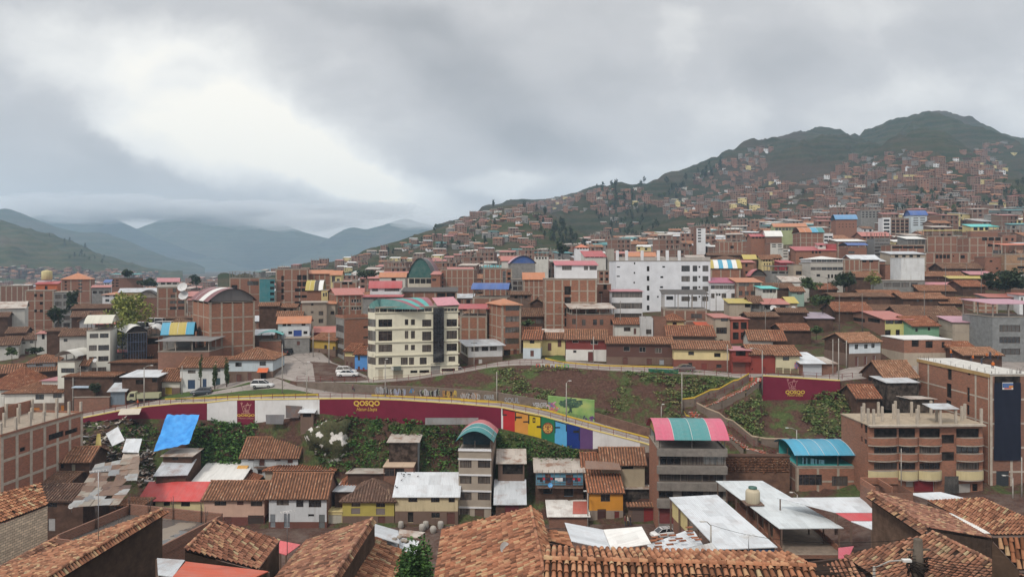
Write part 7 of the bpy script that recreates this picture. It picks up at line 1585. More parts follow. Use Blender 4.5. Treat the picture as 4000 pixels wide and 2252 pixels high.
for i,(u,vt,w,k,p,a,sc)in enumerate(cand):
 mb,rb,W,D,Hh,kd,rt,fl=PR[k]
 if i<NI:
  if PM[k]is None:PM[k]=(mb.mesh('hillside_house'),rb.mesh('roof'))
  o=link('hillside_house',PM[k][0],None,p,R(a));o.scale=(sc,)*3;link('roof',PM[k][1],o)
  tag(o,f"{['', 'one', 'two', 'three', 'four', 'five'][fl]} storey {WD[kd]} house with {RW[rt]} among the crowded hillside houses",'house',f'hillside {WD[kd]} houses {fl} {rt}')
 else:
  M=Matrix.Translation(p)@Matrix.Rotation(R(a),4,'Z')@Matrix.Scale(sc,4);mass.add(PL[k],M)
tag(mass.build('distant_houses'),'mass of small far brick houses covering the upper hillside','houses',kind='stuff')
def crown(mb,c,rad,n,size,mat,rs,clumps=14,hollow=0.35):
 c=Vector(c);cl=[]
 for k in range(clumps):
  d=Vector((rs.gauss(0,1),rs.gauss(0,1),rs.gauss(0,1))).normalized()*rs.uniform(hollow,0.95)
  cl.append((c+Vector((d.x*rad[0],d.y*rad[1],d.z*rad[2])),rs.uniform(0.25,0.5)))
 for k in range(n):
  q,r=rs.choice(cl);d=Vector((rs.gauss(0,1),rs.gauss(0,1),rs.gauss(0,1))).normalized()*r*rs.random()**0.5
  p=q+Vector((d.x*rad[0],d.y*rad[1],d.z*rad[2]));a=Vector((rs.gauss(0,1),rs.gauss(0,1),rs.gauss(0,.6))).normalized();b=a.cross(Vector((rs.gauss(0,1),rs.gauss(0,1),rs.gauss(0,1)))).normalized()
  s=size*rs.uniform(0.6,1.3);mb.face([p-a*s,p-b*s*.5,p+a*s,p+b*s*.5],mat)
BARK=adobe((0.09,0.065,0.045))
def treemesh(h,rad,n,size,mat,rs,cz=0.6,clumps=14,limbs=5,tr=0.25):
 tb=MB();tb.tube([(0,0,-1),(rs.uniform(-.2,.2),0,h*cz*.5),(0,0.1,h*cz)],tr,BARK,6,tr*.5)
 for k in range(limbs):
  an=6.28*k/limbs+rs.random();z=h*cz*rs.uniform(.45,.9);tb.tube([(0,0,z),(math.cos(an)*rad[0]*.35,math.sin(an)*rad[1]*.35,z+h*.12),(math.cos(an)*rad[0]*.7,math.sin(an)*rad[1]*.7,z+h*.2)],tr*.4,BARK,5,tr*.12)
 cb=MB();crown(cb,(0,0,h-rad[2]),rad,n,size,mat,rs,clumps);return tb.mesh('trunk'),cb.mesh('crown')
DG,MG,YG,GG=leafm((0.022,0.038,0.016)),leafm((0.045,0.075,0.025)),leafm((0.11,0.135,0.035)),leafm((0.035,0.11,0.025))
def tree(label,p,ms,sc=1.0,group=None,rz=0.0,name='tree'):
 o=thing(name,label,'tree',p,rz,group);link('trunk',ms[0],o);link('crown',ms[1],o);o.scale=(sc,)*3 if not isinstance(sc,tuple)else sc;return o
rs=random.Random(21)
FAR=[treemesh(11,(2.6,2.6,4.6),150,0.9,DG,rs,.5,12,2),treemesh(9,(3.2,3.2,3.4),150,0.9,MG,rs,.5,12,2),treemesh(14,(2.2,2.2,6.2),150,0.9,DG,rs,.5,14,2)]
got=0
FREG=[([(2080,830),(2170,850),(2260,920),(2330,990),(2230,1010),(2130,940)],hill_front,40),([(2000,805),(2090,812),(2400,990),(2330,990)],hill_front,14),([(2310,740),(2640,690),(2560,830),(2420,900),(2330,900)],hill_middle,46),([(2560,770),(2830,622),(2840,650),(2640,780)],hill_middle,34),([(2350,850),(2560,820),(2620,930),(2380,990)],hill_middle,34),([(3510,790),(3600,740),(3720,760),(3760,860),(3600,900)],hill_right,34),([(3850,720),(4050,680),(4050,900),(3800,900)],hill_right,36),([(2700,880),(2900,760),(2960,800),(2900,930)],hill_right,16),([(3000,760),(3500,650),(3600,850),(3050,950)],hill_right,16),([(1400,1030),(1750,890),(1950,830),(1900,1040)],hill_front,16),([(100,900),(400,985),(520,1040),(300,1030)],hill_left,16)]
for poly,hl,cnt in FREG:
 us_,vs_=[p[0]for p in poly],[p[1]for p in poly];k=tr=0
 while k<cnt and tr<cnt*12:
  tr+=1;u,v=rs.uniform(min(us_),max(us_)),rs.uniform(min(vs_),max(vs_))
  p=hl(u,v)if rough_in(poly,u,v)else None
  if p is None:continue
  k+=1;j=rs.choice([0,0,2,1]);tree(['dark round topped tree in the wooded part of the hillside','lighter green spreading tree on the hillside','tall dark eucalyptus on the hillside'][j],p-Vector((0,0,.5)),FAR[j],rs.uniform(.55,.95)*(1.35 if p.y>1000 else 1),'hillside trees '+'abc'[j],rs.random()*6)
def bigtree(label,x,y,x2,yb,Y,mat,n,size,name='tree',rad=None,cz=.6,clumps=18):
 """crown from (x, y) top left to x2 right edge; yb foot"""
 u0,u1=U(x),U(x2);w=(u1-u0)/F*Y;zt_,zb=(HV-V(y))/F*Y,(HV-V(yb))/F*Y;h=zt_-zb
 tree(label,((u0+u1-2*CU)/2/F*Y,Y,zb),treemesh(h,(w/2,w/2,rad or h*.36),n,size,mat,rs,cz,clumps,6,max(.08,h*.022)),name=name)
reg(0,800,2.576)
bigtree('leafy light green tree with a broad loose crown in the valley',1090,900,1500,1235,182,leafm((.14,.17,.04)),3600,.4,rad=6.8,clumps=30)
bigtree('dark bent tree in front of the grey concrete block',500,1000,660,1250,205,DG,900,.4)
bigtree('narrow dark cypress right of the grey concrete block',680,850,790,1160,245,DG,900,.5,'conifer',cz=.3)
bigtree('dark tree rising behind the teal canopy house',1240,650,1330,740,372,DG,500,.7);bigtree('wide dark tree mass beside the low arched hall',1395,735,1580,860,350,DG,900,.7);bigtree('dark tree at the right of the valley roofs',1910,705,2040,830,380,DG,600,.7)
reg(0,1300,2.576)
bigtree('slender nearly bare tree beside the long white house',1995,235,2045,555,158,MG,330,.22,'sapling',cz=.8);bigtree('slim leafy poplar in front of the blue doors',2138,290,2182,555,158,MG,520,.24,'sapling',2.6,.8);bigtree('slim leafy poplar at the corner of the white house',2262,265,2305,550,158,MG,560,.24,'sapling',2.8,.8)
bigtree('round shrub on the verge at the left edge',65,145,180,265,180,MG,500,.3,'shrub');bigtree('low dark bush by the steep lane',285,145,445,220,185,DG,500,.35,'bush',cz=.3);bigtree('dark shrubs behind the brick yard wall',900,490,1010,640,156.6,DG,500,.25,'shrub',cz=.4)
reg(2500,800,2.636)
bigtree('thin willowy tree beside the pale grey hotel',1645,735,1855,935,216,MG,1200,.35);bigtree('dense olive shrub tree behind the adobe gables',1760,905,2005,1085,192,MG,1500,.35);bigtree('green bush among the adobe roofs',1740,1250,1890,1345,172,MG,700,.3,'bush',cz=.4)
reg(3200,800,2.636)
bigtree('dark leafy tree right of the pale grey hotel',135,705,365,905,219,DG,1500,.4);bigtree('yellow green willow above the tiled houses',460,685,650,880,222,YG,800,.32);bigtree('large round dark tree at the right edge',1690,665,2150,925,208,DG,2600,.5,clumps=26)
reg(900,1750,2.576)
bigtree('bushy green shrub growing between the foreground tiled roofs',1690,880,2065,1420,60,leafm((.04,.095,.025)),4200,.2,'shrub',rad=3.6,cz=.8,clumps=34)
reg(900,800,2.576)
bigtree('dark garden trees left of the green arched hall',1250,660,1500,760,330,DG,900,.6)
reg(1800,800,2.576)
bigtree('dark tree clump at the foot of the hill',960,395,1090,520,400,DG,700,.8);bigtree('garden bush below the adobe gable',615,1150,740,1240,190,MG,600,.3,'bush',cz=.4)
reg(0,0,1)
p=hill_front(1928,812)or hill_front(1928,820);tree('lone tall tree on the ridge of the front hill',p,FAR[2],1.0)
mb=MB();q=hill_front(1911,815);mb.tube([(0,0,-1),(0,0,17)],.22,GREYC,5,.1)
for z in(11,13,15):mb.box(-1.2,1.2,-.1,.1,z,z+.15,GREYC)
tag(mb.build('mast',None,q),'thin radio mast beside the lone tall tree on the ridge','mast')
mb=MB();q=hill_front(1762,872)
for sx in(-1,1):
 for sy in(-1,1):mb.tube([(2*sx,2*sy,-1),(.3*sx,.3*sy,17)],.15,GREYC,4)
for z in(11,14):mb.box(-3,3,-.12,.12,z,z+.2,GREYC)
tag(mb.build('pylon',None,q),'lattice power pylon on the left shoulder of the front hill','pylon')
def scrub(name,poly,i0,i1,n,size,mats,rs,spread=0.9):
 mb=MB();us_,vs_=[p[0]for p in poly],[p[1]for p in poly];k=tr=0
 while k<n and tr<n*20:
  tr+=1;u,v=rs.uniform(min(us_),max(us_)),rs.uniform(min(vs_),max(vs_))
  if not rough_in(poly,u,v):continue
  p=ground_at(u,v,i0,i1);k+=1;r=spread*rs.uniform(.5,1.5);m=rs.choice(mats);hh=rs.uniform(.3,1.0)*(1 if i0==2 else .45)
  for j in range(18):
   q=p+Vector((rs.gauss(0,r*.5),rs.gauss(0,r*.5),0));q.z+=abs(rs.gauss(0,.4))*hh+.05;a=Vector((rs.gauss(0,1),rs.gauss(0,1),rs.gauss(0,.5))).normalized();b=a.cross(Vector((rs.gauss(0,1),rs.gauss(0,1),rs.gauss(0,1)))).normalized();s=size*rs.uniform(.5,1.3)
   mb.face([q-a*s,q-b*s*.55,q+a*s,q+b*s*.55],m)
 tag(mb.build(name),kind='stuff')
UG=[leafm((0.045,0.115,0.025)),leafm((0.03,0.07,0.018)),leafm((0.06,0.13,0.03)),leafm((0.09,0.09,0.04))]
scrub('undergrowth',[(760,1700),(800,1640),(1000,1660),(980,1800),(760,1880),(730,1830)],2,3,420,.3,UG[:3],rs)
scrub('undergrowth',[(1230,1650),(1320,1630),(1660,1640),(1830,1660),(1950,1690),(1800,1850),(1650,1840),(1250,1850)],2,3,620,.28,UG,rs)
scrub('undergrowth',[(1930,1690),(2100,1720),(2300,1770),(2250,1800),(1950,1800)],2,3,160,.26,UG,rs);scrub('undergrowth',[(430,1690),(560,1650),(640,1690),(560,1780),(430,1760)],2,3,110,.26,UG,rs)
UB=[leafm((.07,.12,.036)),leafm((.10,.14,.05)),leafm((.13,.14,.06))]
scrub('undergrowth',[(1930,1440),(2000,1440),(2060,1500),(2150,1530),(2150,1600),(1960,1560),(1950,1500)],5,6,170,.24,UB,rs);scrub('undergrowth',[(2420,1455),(2850,1475),(2760,1560),(2640,1560),(2600,1500)],5,6,170,.26,UB,rs);scrub('undergrowth',[(2560,1530),(2700,1530),(2650,1640),(2600,1600)],5,6,60,.24,UB,rs);scrub('undergrowth',[(2460,1470),(2500,1560),(2380,1620),(2330,1640)],5,6,40,.22,UB,rs)
scrub('undergrowth',[(2840,1600),(2960,1540),(2990,1620),(2960,1720),(2880,1680)],5,6,130,.26,UB,rs);scrub('undergrowth',[(3130,1600),(3200,1530),(3330,1520),(3360,1640),(3330,1720),(3180,1700)],5,6,260,.3,UB,rs);scrub('undergrowth',[(2900,1450),(1900,1450),(2130,1430),(2500,1460)],5,6,50,.2,UB,rs)
def rockm():
 m,t,b=newmat('painted_rock',.9);n=noise(t,objc(t),.45,5.0);n2=noise(t,objc(t),2.0,4.0)
 g=ramp(t,n2,[(.3,(.03,.04,.016)),(.55,(.075,.07,.035)),(.75,(.05,.09,.03))]);t.links.new(mix(t,ramp(t,n,[(.53,0.),(.56,1.)]),g,c4((.6,.58,.55))),b.inputs['Base Color']);t.links.new(bump(t,n2,.9,.3),b.inputs['Normal']);return m
reg(900,1300,2.576)
c=ground_at(U(1030),V(1040),2,3)+Vector((0,-.4,-.6));mb=MB();rows=[]
for j in range(15):
 row=[]
 for i in range(25):
  an,el=2*math.pi*i/24,math.pi*(j/14-.5);d=Vector((math.cos(an)*math.cos(el),math.sin(an)*math.cos(el),math.sin(el)));k=1+.55*mnoise.fractal(d*1.6,1,2,4)
  row.append(Vector((d.x*4.2*k,d.y*2.4*k,d.z*3.6*k-.25*abs(d.x))))
 rows.append(row)
mb.grid(rows,rockm());tag(mb.build('rock_outcrop',None,c),'grassy rock outcrop with patches of white paint below the maroon wall','rock')
TY,RIM,GLS,LMP,TLP=paint((.012,.012,.013),.8),paint((.3,.3,.31),.3,.5,.6),glassm(0),paint((.6,.6,.58),.15),paint((.35,.02,.02),.2)
def car(label,p,head,col,L=4.3,Wd=1.72,hh=1.5,kind='hatch',rack=False):
 o=thing('parked_car',label,'car',p,R(head));body=paint(col,.3,.5);h=Wd/2
 pr={'hatch':[(-.5,.32,.72),(-.49,.3,.9),(-.46,.28,.96),(-.2,.25,.97),(.2,.25,.93),(.44,.27,.8),(.495,.32,.66),(.5,.34,.5)],'van':[(-.5,.32,.9),(-.49,.28,1.0),(0,.25,1.02),(.35,.25,1.0),(.48,.28,.85),(.5,.34,.5)]}.get(kind)or[(-.5,.36,.7),(-.49,.32,.93),(-.44,.28,.95),(-.25,.25,.97),(.2,.25,.93),(.44,.27,.8),(.495,.32,.66),(.5,.36,.5)]
 mb=MB();rows=[]
 for x,z0,z1 in pr:
  x*=L;w=h*(1-.12*(abs(x)/(L/2))**6)
  rows.append([(x,-w*.92,z0),(x,-w,(z0+z1)/2),(x,-w*.97,z1-.03),(x,-w*.85,z1),(x,w*.85,z1),(x,w*.97,z1-.03),(x,w,(z0+z1)/2),(x,w*.92,z0)])
 mb.grid([r[::-1]for r in rows],body);mb.face(rows[0][::-1],body);mb.face(rows[-1],body)
 a={'hatch':(-.48,-.4,.08,.28),'van':(-.49,-.47,.33,.44),'sedan':(-.38,-.22,.1,.27)}[kind];xs=[v*L for v in a];q=h*.78;zb,zt2=.95,hh
 roofp=[(xs[1],-q,zt2-.04),(xs[2],-q,zt2-.04),(xs[2],q,zt2-.04),(xs[1],q,zt2-.04)];mb.slab([(x,y,zt2)for x,y,z in roofp],.06,body)
 for sx in(-1,1):
  for f in(0,.5,1):x0,x1=lerp(xs[0],xs[3],f),lerp(xs[1],xs[2],f);mb.tube([(x0,sx*h*.86,zb),(x1,sx*q,zt2-.05)],.045,body,4)
 mb.build('body',o);gb=MB();b4=[(xs[0],-h*.85,zb),(xs[3],-h*.85,zb),(xs[3],h*.85,zb),(xs[0],h*.85,zb)]
 for i in range(4):j=(i+1)%4;gb.face([b4[i],b4[j],roofp[j],roofp[i]],GLS)
 gb.build('window',o)
 for sx in(-1,1):
  for sy in(-1,1):
   wb=MB();y0=sy*(h-.2);wb.tube([(0,-.1,0),(0,.1,0)],.31,TY,14);w=wb.build('wheel',o,(sx*L*.31,sy*(h-.1),.31));rb=MB();rb.tube([(0,sy*.1,0),(0,sy*.115,0)],.19,RIM,10);rb.build('rim',w)
 for sy in(-1,1):
  lb=MB();lb.box(L*.475,L*.5+.01,sy*h*.6-.17,sy*h*.6+.17,.58,.74,LMP);lb.build('headlight',o);lb=MB();lb.box(-L*.5-.015,-L*.48,sy*h*.72-.12,sy*h*.72+.12,.68,.9,TLP);lb.build('taillight',o)
 if rack:
  rb=MB();[rb.box(xs[1]+.2,xs[2]-.1,y-.02,y+.02,hh+.08,hh+.13,RIM)for y in(-.5,0,.5)];[rb.box(x-.02,x+.02,-.55,.55,hh,hh+.1,RIM)for x in(xs[1]+.4,xs[2]-.3)];rb.build('roof_rack',o)
def on(x,y,i0=1,i1=12):return ground_at(U(x),V(y),i0,i1)+Vector((0,0,.06))
reg(0,1300,2.576)
car('dark grey hatchback parked on the road below the white house',on(2025,622,4,5),192,(.05,.06,.075),4.2,1.7,1.52)
car('silver white sport utility car driving at the corner of the pale blue house',on(2640,550,4,6),5,(.6,.61,.62),4.6,1.85,1.68)
reg(900,1300,2.576)
car('black car seen from behind on the side street',on(600,212,6,8),75,(.012,.013,.016),4.3,1.75,1.5);car('white estate car parked behind the white saloon',on(1165,410,6,8),8,(.65,.65,.65),4.5,1.8,1.65);car('white saloon parked in the dirt yard',on(1180,440,6,8),6,(.68,.68,.68),4.6,1.8,1.48,'sedan')
car('silver estate car parked on the slope beside the cream apartment house',on(2250,415,6,7),192,(.5,.51,.52),4.0,1.65,1.55)
reg(2500,1300,2.9)
car('brown grey saloon parked in front of the cream and red house',on(500,432,6,7),180,(.13,.105,.10),4.5,1.75,1.45,'sedan')
reg(1800,1750,2.576)
car('small white hatchback with a roof rack parked by the market shed',on(2025,895,1,2),196,(.66,.66,.66),3.7,1.6,1.5,'hatch',True)
reg(0,800,2.576)
for lb,x,y,Y in(('white minibus parked behind the adobe wall',1560,1180,216),('white minibus with dark windows below the leafy tree',1380,1230,190),('pale minibus between the two other minibuses',1640,1215,205)):
 p=P(U(x),V(y)+14,Y);car(lb,p,175,(.62,.62,.61),5.6,1.9,2.3,'van')
reg(0,1300,2.576)
p=on(1450,700,4,5);o=thing('tipper_truck','pale green tipper truck parked on the road','truck',p,R(192));tc=paint((.38,.38,.25));mb=MB()
mb.grid([[(x,s*.95,z)for x,z in((3.1,.7),(3.15,1.3),(2.75,2.3),(1.5,2.35),(1.45,.7))]for s in(-1,1)],tc,False)
for s in(-1,1):mb.face([(x,s*.95,z)for x,z in((3.1,.7),(3.15,1.3),(2.75,2.3),(1.5,2.35),(1.45,.7))][::s],tc)
mb.build('cab',o);mb=MB();[mb.face([(1.7,s*.96,1.4),(2.7,s*.96,1.4),(2.5,s*.96,2.1),(1.7,s*.96,2.1)],GLS)for s in(-1,1)];mb.face([(3.15,-.8,1.36),(3.15,.8,1.36),(2.82,.75,2.2),(2.82,-.75,2.2)],GLS);mb.build('window',o)
mb=MB();mb.wall((-3.2,-1.05,1.0),(1,0,0),4.4,1.0,[],tc);mb.wall((1.2,1.05,1.0),(-1,0,0),4.4,1.0,[],tc);mb.wall((-3.2,1.05,1.0),(0,-1,0),2.1,.9,[],tc);mb.wall((1.2,-1.05,1.0),(0,1,0),2.1,1.1,[],tc);mb.face([(-3.2,-1.05,1.1),(1.2,-1.05,1.1),(1.2,1.05,1.1),(-3.2,1.05,1.1)],tc);mb.build('tipper_body',o)
mb=MB();mb.box(-3.1,2.9,-.4,.4,.6,.98,TY);mb.build('chassis',o)
for x,y in((2.3,.85),(2.3,-.85),(-1.9,.85),(-1.9,-.85)):mb=MB();mb.tube([(0,-.14,0),(0,.14,0)],.45,TY,14);mb.build('wheel',o,(x,y,.45))
reg(1800,1300,2.576)
p=on(690,242,6,8);o=thing('motorbike','black motorbike standing by the cream and pale blue house','motorbike',p,R(10))
for x in(-.65,.65):mb=MB();mb.tube([(0,-.06,0),(0,.06,0)],.31,TY,12);mb.build('wheel',o,(x,0,.31))
mb=MB();mb.tube([(-.65,0,.35),(-.1,0,.55),(.35,0,.75),(.65,0,.35)],.09,TY,6);mb.tube([(.45,-.3,1.05),(.45,.3,1.05)],.03,RIM,5);mb.tube([(.65,0,.35),(.42,0,1.05)],.04,RIM,5);mb.build('frame',o);mb=MB();mb.box(-.75,-.05,-.14,.14,.72,.84,TY);mb.build('seat',o)
CP,WPOLE=concrete((.36,.34,.31)),adobe((.10,.085,.07))
def pole(label,x,yt,yb,arm=0,i0=1,i1=12,Y=None,r=.13,mat=None,name=None):
 b=ground_at(U(x),V(yb),i0,i1)if Y is None else P(U(x),V(yb),Y);h=(HV-V(yt))/F*b.y-b.z
 o=thing(name or('street_lamp' if arm else 'utility_pole'),label,'street lamp' if arm else 'pole',b);mb=MB();mb.tube([(0,0,-1),(0,0,h)],r,mat or CP,8,r*.6);mb.build('shaft',o)
 if arm:
  mb=MB();mb.tube([(0,0,h-.1),(arm*.5,-.1,h+.35),(arm,-.2,h+.45)],.05,CP,5);mb.build('arm',o);mb=MB();mb.box(arm-.15 if arm>0 else arm-.35,arm+.35 if arm>0 else arm+.15,-.33,-.07,h+.37,h+.5,LMP);mb.build('lamp_head',o)
 else:
  mb=MB();mb.box(-.7,.7,-.05,.05,h-.7,h-.6,WPOLE);mb.build('crossarm',o)
 return b+Vector((0,0,h))
reg(0,1300,2.576)
pole('tall street lamp beside the tipper truck',1450,345,745,1.6,4,5);pole('concrete pole at the end of the brick yard wall',735,440,790,0,4,5);pole('thin dark pole in front of the brick yard wall',808,330,765,0,4,5,r=.09);pole('grey pole beside the white house corner',1832,330,625,0,4,6);t1=pole('pole left of the garage by the steep lane',550,-20,150,0,7,9);pole('concrete pole at the left edge',42,600,820,0,4,5)
reg(900,1300,2.576)
a1=pole('concrete pole at the tip of the grass triangle',522,110,615,0,4,5);a2=pole('short lamp pole beside the graffiti terrace',768,310,625,.3,4,5);pole('pole on the side street near the ochre house',832,-40,240,0,6,8);pole('second pole on the side street before the brick block',992,0,320,0,6,8);pole('dark post beside the pale blue corner house',282,90,465,0,6,8,r=.08);pole('thin pole by the bright blue house',1380,140,470,0,6,8,r=.08);pole('street lamp in front of the cream apartment house',1558,280,640,.25,4,5);pole('pole before the poster covered shop',2452,70,345,0,6,7,r=.08);pole('tall pole rising at the junction kiosk',622,-60,140,0,6,8);pole('dark pole in front of the teal canopies',425,70,225,0,6,8,r=.08)
reg(1800,1300,2.576)
pole('concrete pole standing before the graffiti wall',362,390,695,0,4,5);pole('curved street lamp in front of the green mural',1062,500,890,.6,4,5);b1=pole('concrete pole at the foot of the upper steps',2225,400,805,0,5,6);pole('pole in front of the dark red and white house',1335,35,298,0,6,7);pole('short lamp post on the bank near the lower steps',2018,735,840,.2,5,6)
reg(2500,1300,2.9)
b2=pole('street lamp at the stair head',1385,195,640,-2.2,5,6);pole('pole in front of the cream and red brown house',990,130,455,0,6,7);b3=pole('pair of grey poles by the metal garage, left one',2185,70,480,0,6,7,r=.11);pole('pair of grey poles by the metal garage, right one',2250,60,540,0,5,7);pole('bent street lamp behind the sky blue canopy',1775,1095,1260,-1.8,5,6)
reg(3200,1300,2.9)
pole('leaning pole before the pale blue and white house',655,100,355,0,6,8);pole('pole at the adobe gable corner',308,80,400,0,6,8)
reg(1800,1750,2.576)
pole('white street lamp beside the orange plastered house',1278,450,785,-.4,1,3)
reg(2500,1750,2.889)
c1=pole('street lamp with a long curved head in front of the white metal roof',800,860,1200,-.9,Y=80);pole('bent lamp left of the sky blue canopied house',1775,520,600,-1.0,Y=121)
reg(3200,1750,2.889)
pole('bright lamp post in front of the navy net building',2185,330,560,-1.5,1,3);pole('slim pole before the unfinished scalloped block',925,0,410,0,Y=119,r=.1);pole('pole at the right edge beside the navy net building',2285,100,545,0,1,3)
tp=pole('stout mossy wooden utility pole tangled with cables in the foreground',1115,1020,1500,0,Y=45,r=.42,mat=WPOLE);mb=MB();rs=random.Random(4)
for k in range(26):
 a=rs.uniform(0,6.28);mb.tube([(math.cos(a+t)*rs.uniform(.3,.75),math.sin(a+t)*.5,-1.2-t*.25+rs.uniform(-.3,.2))for t in range(4)],.035,darkm(),4)
mb.build('cable_tangle',None,tp);tag(bpy.data.objects['cable_tangle'],'tangle of black cables round the top of the wooden pole','cables')
pole('grey street lamp with an oval head in front of the wooden pole',620,1330,1500,1.7,Y=43,r=.12)
def wire(label,a,b,sag=.8,r=.018):
 mb=MB();mb.tube([a.lerp(b,k/10)-Vector((0,0,sag*4*(k/10)*(1-k/10)))for k in range(11)],r,darkm(),4,cap=False);tag(mb.build('power_cable'),label,'cable','overhead cables')
for k in range(6):e=P(4300,2190+14*k,41);wire('cable running from the wooden pole to the right',tp-Vector((0,0,1+.15*k)),e,.5,.022)
for k in range(4):e=P(2700+60*k,2240+12*k,34);wire('cable running from the wooden pole to the left',tp-Vector((0,0,1+.2*k)),e,.4,.02)
wire('cable crossing the white metal roof',c1,tp,.9);wire('cable over the grass triangle',a1,a2,.6);wire('cable over the bank between two poles',b1,b2,1.0);wire('cable along the upper road to the garage',b2,b3,1.0)
def person(label,p,pose='stand',shirt=(.5,.16,.03),legs=(.04,.045,.07),rz=0,hat=None):
 b={'stand':((0,0,.92),(0,0,1.42),0),'bend':((0,0,.85),(.35,0,1.15),.5),'sit':((0,0,.5),(.05,0,1.0),.1)}[pose];pv,ch=Vector(b[0]),Vector(b[1])
 V_=[pv,pv.lerp(ch,.5),ch,ch+(ch-pv).normalized()*.12,ch+(ch-pv).normalized()*.22,ch+(ch-pv).normalized()*.34];E=[(0,1),(1,2),(2,3),(3,4),(4,5)];Rd=[.15,.14,.16,.06,.085,.08]
 for s in(-1,1):
  n=len(V_);kn=Vector((.1,.1*s,.48))if pose!='sit' else Vector((.42,.1*s,.5));ft=Vector((kn.x-.05,.11*s,.06));V_+=[pv+Vector((0,.1*s,-.05)),kn,ft,ft+Vector((.17,0,-.02))];E+=[(0,n),(n,n+1),(n+1,n+2),(n+2,n+3)];Rd+=[.11,.075,.05,.045]
  n=len(V_);sh=ch+Vector((0,.19*s,0));el=sh+Vector((.05+b[2]*.2,.07*s,-.28));hd=el+Vector((.14,-.02*s,-.22));V_+=[sh,el,hd,hd+Vector((.06,0,-.09))];E+=[(2,n),(n,n+1),(n+1,n+2),(n+2,n+3)];Rd+=[.065,.045,.035,.03]
 me=bpy.data.meshes.new('person');me.from_pydata([tuple(v)for v in V_],E,[]);t=link('t',me);sm=t.modifiers.new('s','SKIN');t.modifiers.new('u','SUBSURF').levels=1
 for i,r in enumerate(Rd):me.skin_vertices[0].data[i].radius=(r,r)
 me.skin_vertices[0].data[0].use_root=True;bpy.context.view_layer.update();m2=bpy.data.meshes.new_from_object(t.evaluated_get(bpy.context.evaluated_depsgraph_get()));bpy.data.objects.remove(t);m2.name='person'
 for c in(legs,shirt,(.3,.17,.11),hat or(.02,.015,.012)):m2.materials.append(paint(c,.8))
 for f in m2.polygons:
  c=f.center;dh=(c-V_[5]).length;f.material_index=3 if dh<.13 and c.z>V_[5].z-.01 else 2 if(c-V_[4]).length<.14 or min((c-V_[13]).length,(c-V_[21]).length)<.1 else 1 if(c-pv).dot(ch-pv)>0 and not(pose=='sit' and c.x>.2 and c.z<.62)else 0;f.use_smooth=True
 o=link('person',m2,None,p,rz);tag(o,label,'person')
def ontb(x,y):return PZ(U(x),V(y),TB.zb+TB.H+.16)
reg(3200,1300,2.9);HV_=(.5,.13,.02)
person('worker in orange bending at the back right of the wet roof',ontb(2030,300),'bend',HV_,rz=2.5);person('worker in dark clothes standing on the wet roof',ontb(1935,300),'stand',(.05,.06,.09));person('crouching worker in orange next to the standing dark figure',ontb(1895,290),'sit',HV_,hat=(.6,.25,.03));person('worker in orange squatting in the middle of the wet roof',ontb(1970,400),'sit',HV_,rz=1.2);person('bending worker in black beside the orange helper',ontb(1835,350),'bend',(.03,.03,.03));person('worker in orange crouching at the left of the wet roof',ontb(1745,318),'sit',HV_,rz=3);person('person in orange on the ledge by the overhanging brick house',ontb(1490,278),'stand',HV_)
reg(1800,1750,2.576)
person('person in dark red standing beside the orange house corner',on(1652,785,1,3),'stand',(.16,.03,.04));person('person in a pale top at the middle of the street group',on(1680,782,1,3),'stand',(.5,.45,.4));person('person in black at the right of the street group',on(1705,780,1,3),'stand',(.02,.02,.025))
reg(900,1300,2.576)
person('person in a maroon top sitting on the stone ledge by the junction',on(1228,585,4,5),'sit',(.14,.05,.07));reg(0,1300,2.576);person('person in orange leaning on the railing near the truck',lpt(4,U(1385),.15,.6),'stand',(.5,.09,.02))
def dish(label,p,d,col=(.5,.5,.49),rz=0.0,tilt=60):
 o=thing('satellite_dish',label,'satellite dish',p,rz);mb=MB();mb.tube([(0,0,-1.0),(0,0,.1)],.04,RIM,5);mb.build('mount',o);mb=MB();r=d/2;mb.lathe((0,0,0),[(0,0),(r*.5,r*.08),(r,r*.3)],paint(col,.5),16);q=mb.build('reflector',o);q.rotation_euler=(R(tilt),0,0);mb=MB();mb.tube([(0,-r*.3,-r*.7),(0,-r*1.1,r*.1)],.025,RIM,4);mb.box(-.06,.06,-r*1.15,-r,r*.02,r*.18,LMP);mb.build('feed_arm',o)
reg(1800,1750,2.576)
dish('grey satellite dish on the great sweep of orange tiles',pz(440,1010,-24.6),1.15,rz=.7);dish('blue satellite dish on the balcony of the old blue house',P(U(900),V(370),129.2),.85,(.08,.28,.55));dish('blue satellite dish on the rusty sheets behind the orange house',P(U(1448),V(160),131.5),.95,(.08,.28,.55))
reg(0,800,2.576);dish('upper white dish on the red brick tower',P(U(1840),V(830),241),3.2,(.55,.55,.55));dish('lower white dish on the red brick tower',P(U(1850),V(915),241),3.2,(.5,.5,.5))
reg(2500,800,2.636);dish('large white dish before the grey house with the red sheet roof',P(U(1372),V(1068),198),1.9,(.62,.62,.62));dish('small white dish left of the olive shrub tree',P(U(1580),V(1066),198),1.3,(.62,.62,.62))
reg(0,1300,2.576);dish('white dish on the narrow white house balcony',P(U(957),V(275),166),.95,(.55,.55,.55));dish('white dish beside the patched metal shack',P(U(720),V(1130+610),118),.9,(.5,.5,.5))
mb=MB();rows=[];tl,tr,bl,br=[P(U(x),V(y),Y)for x,y,Y in((1680,820,143.5),(2008,820,144),(1545,1190,136),(1905,1110,136.6))]
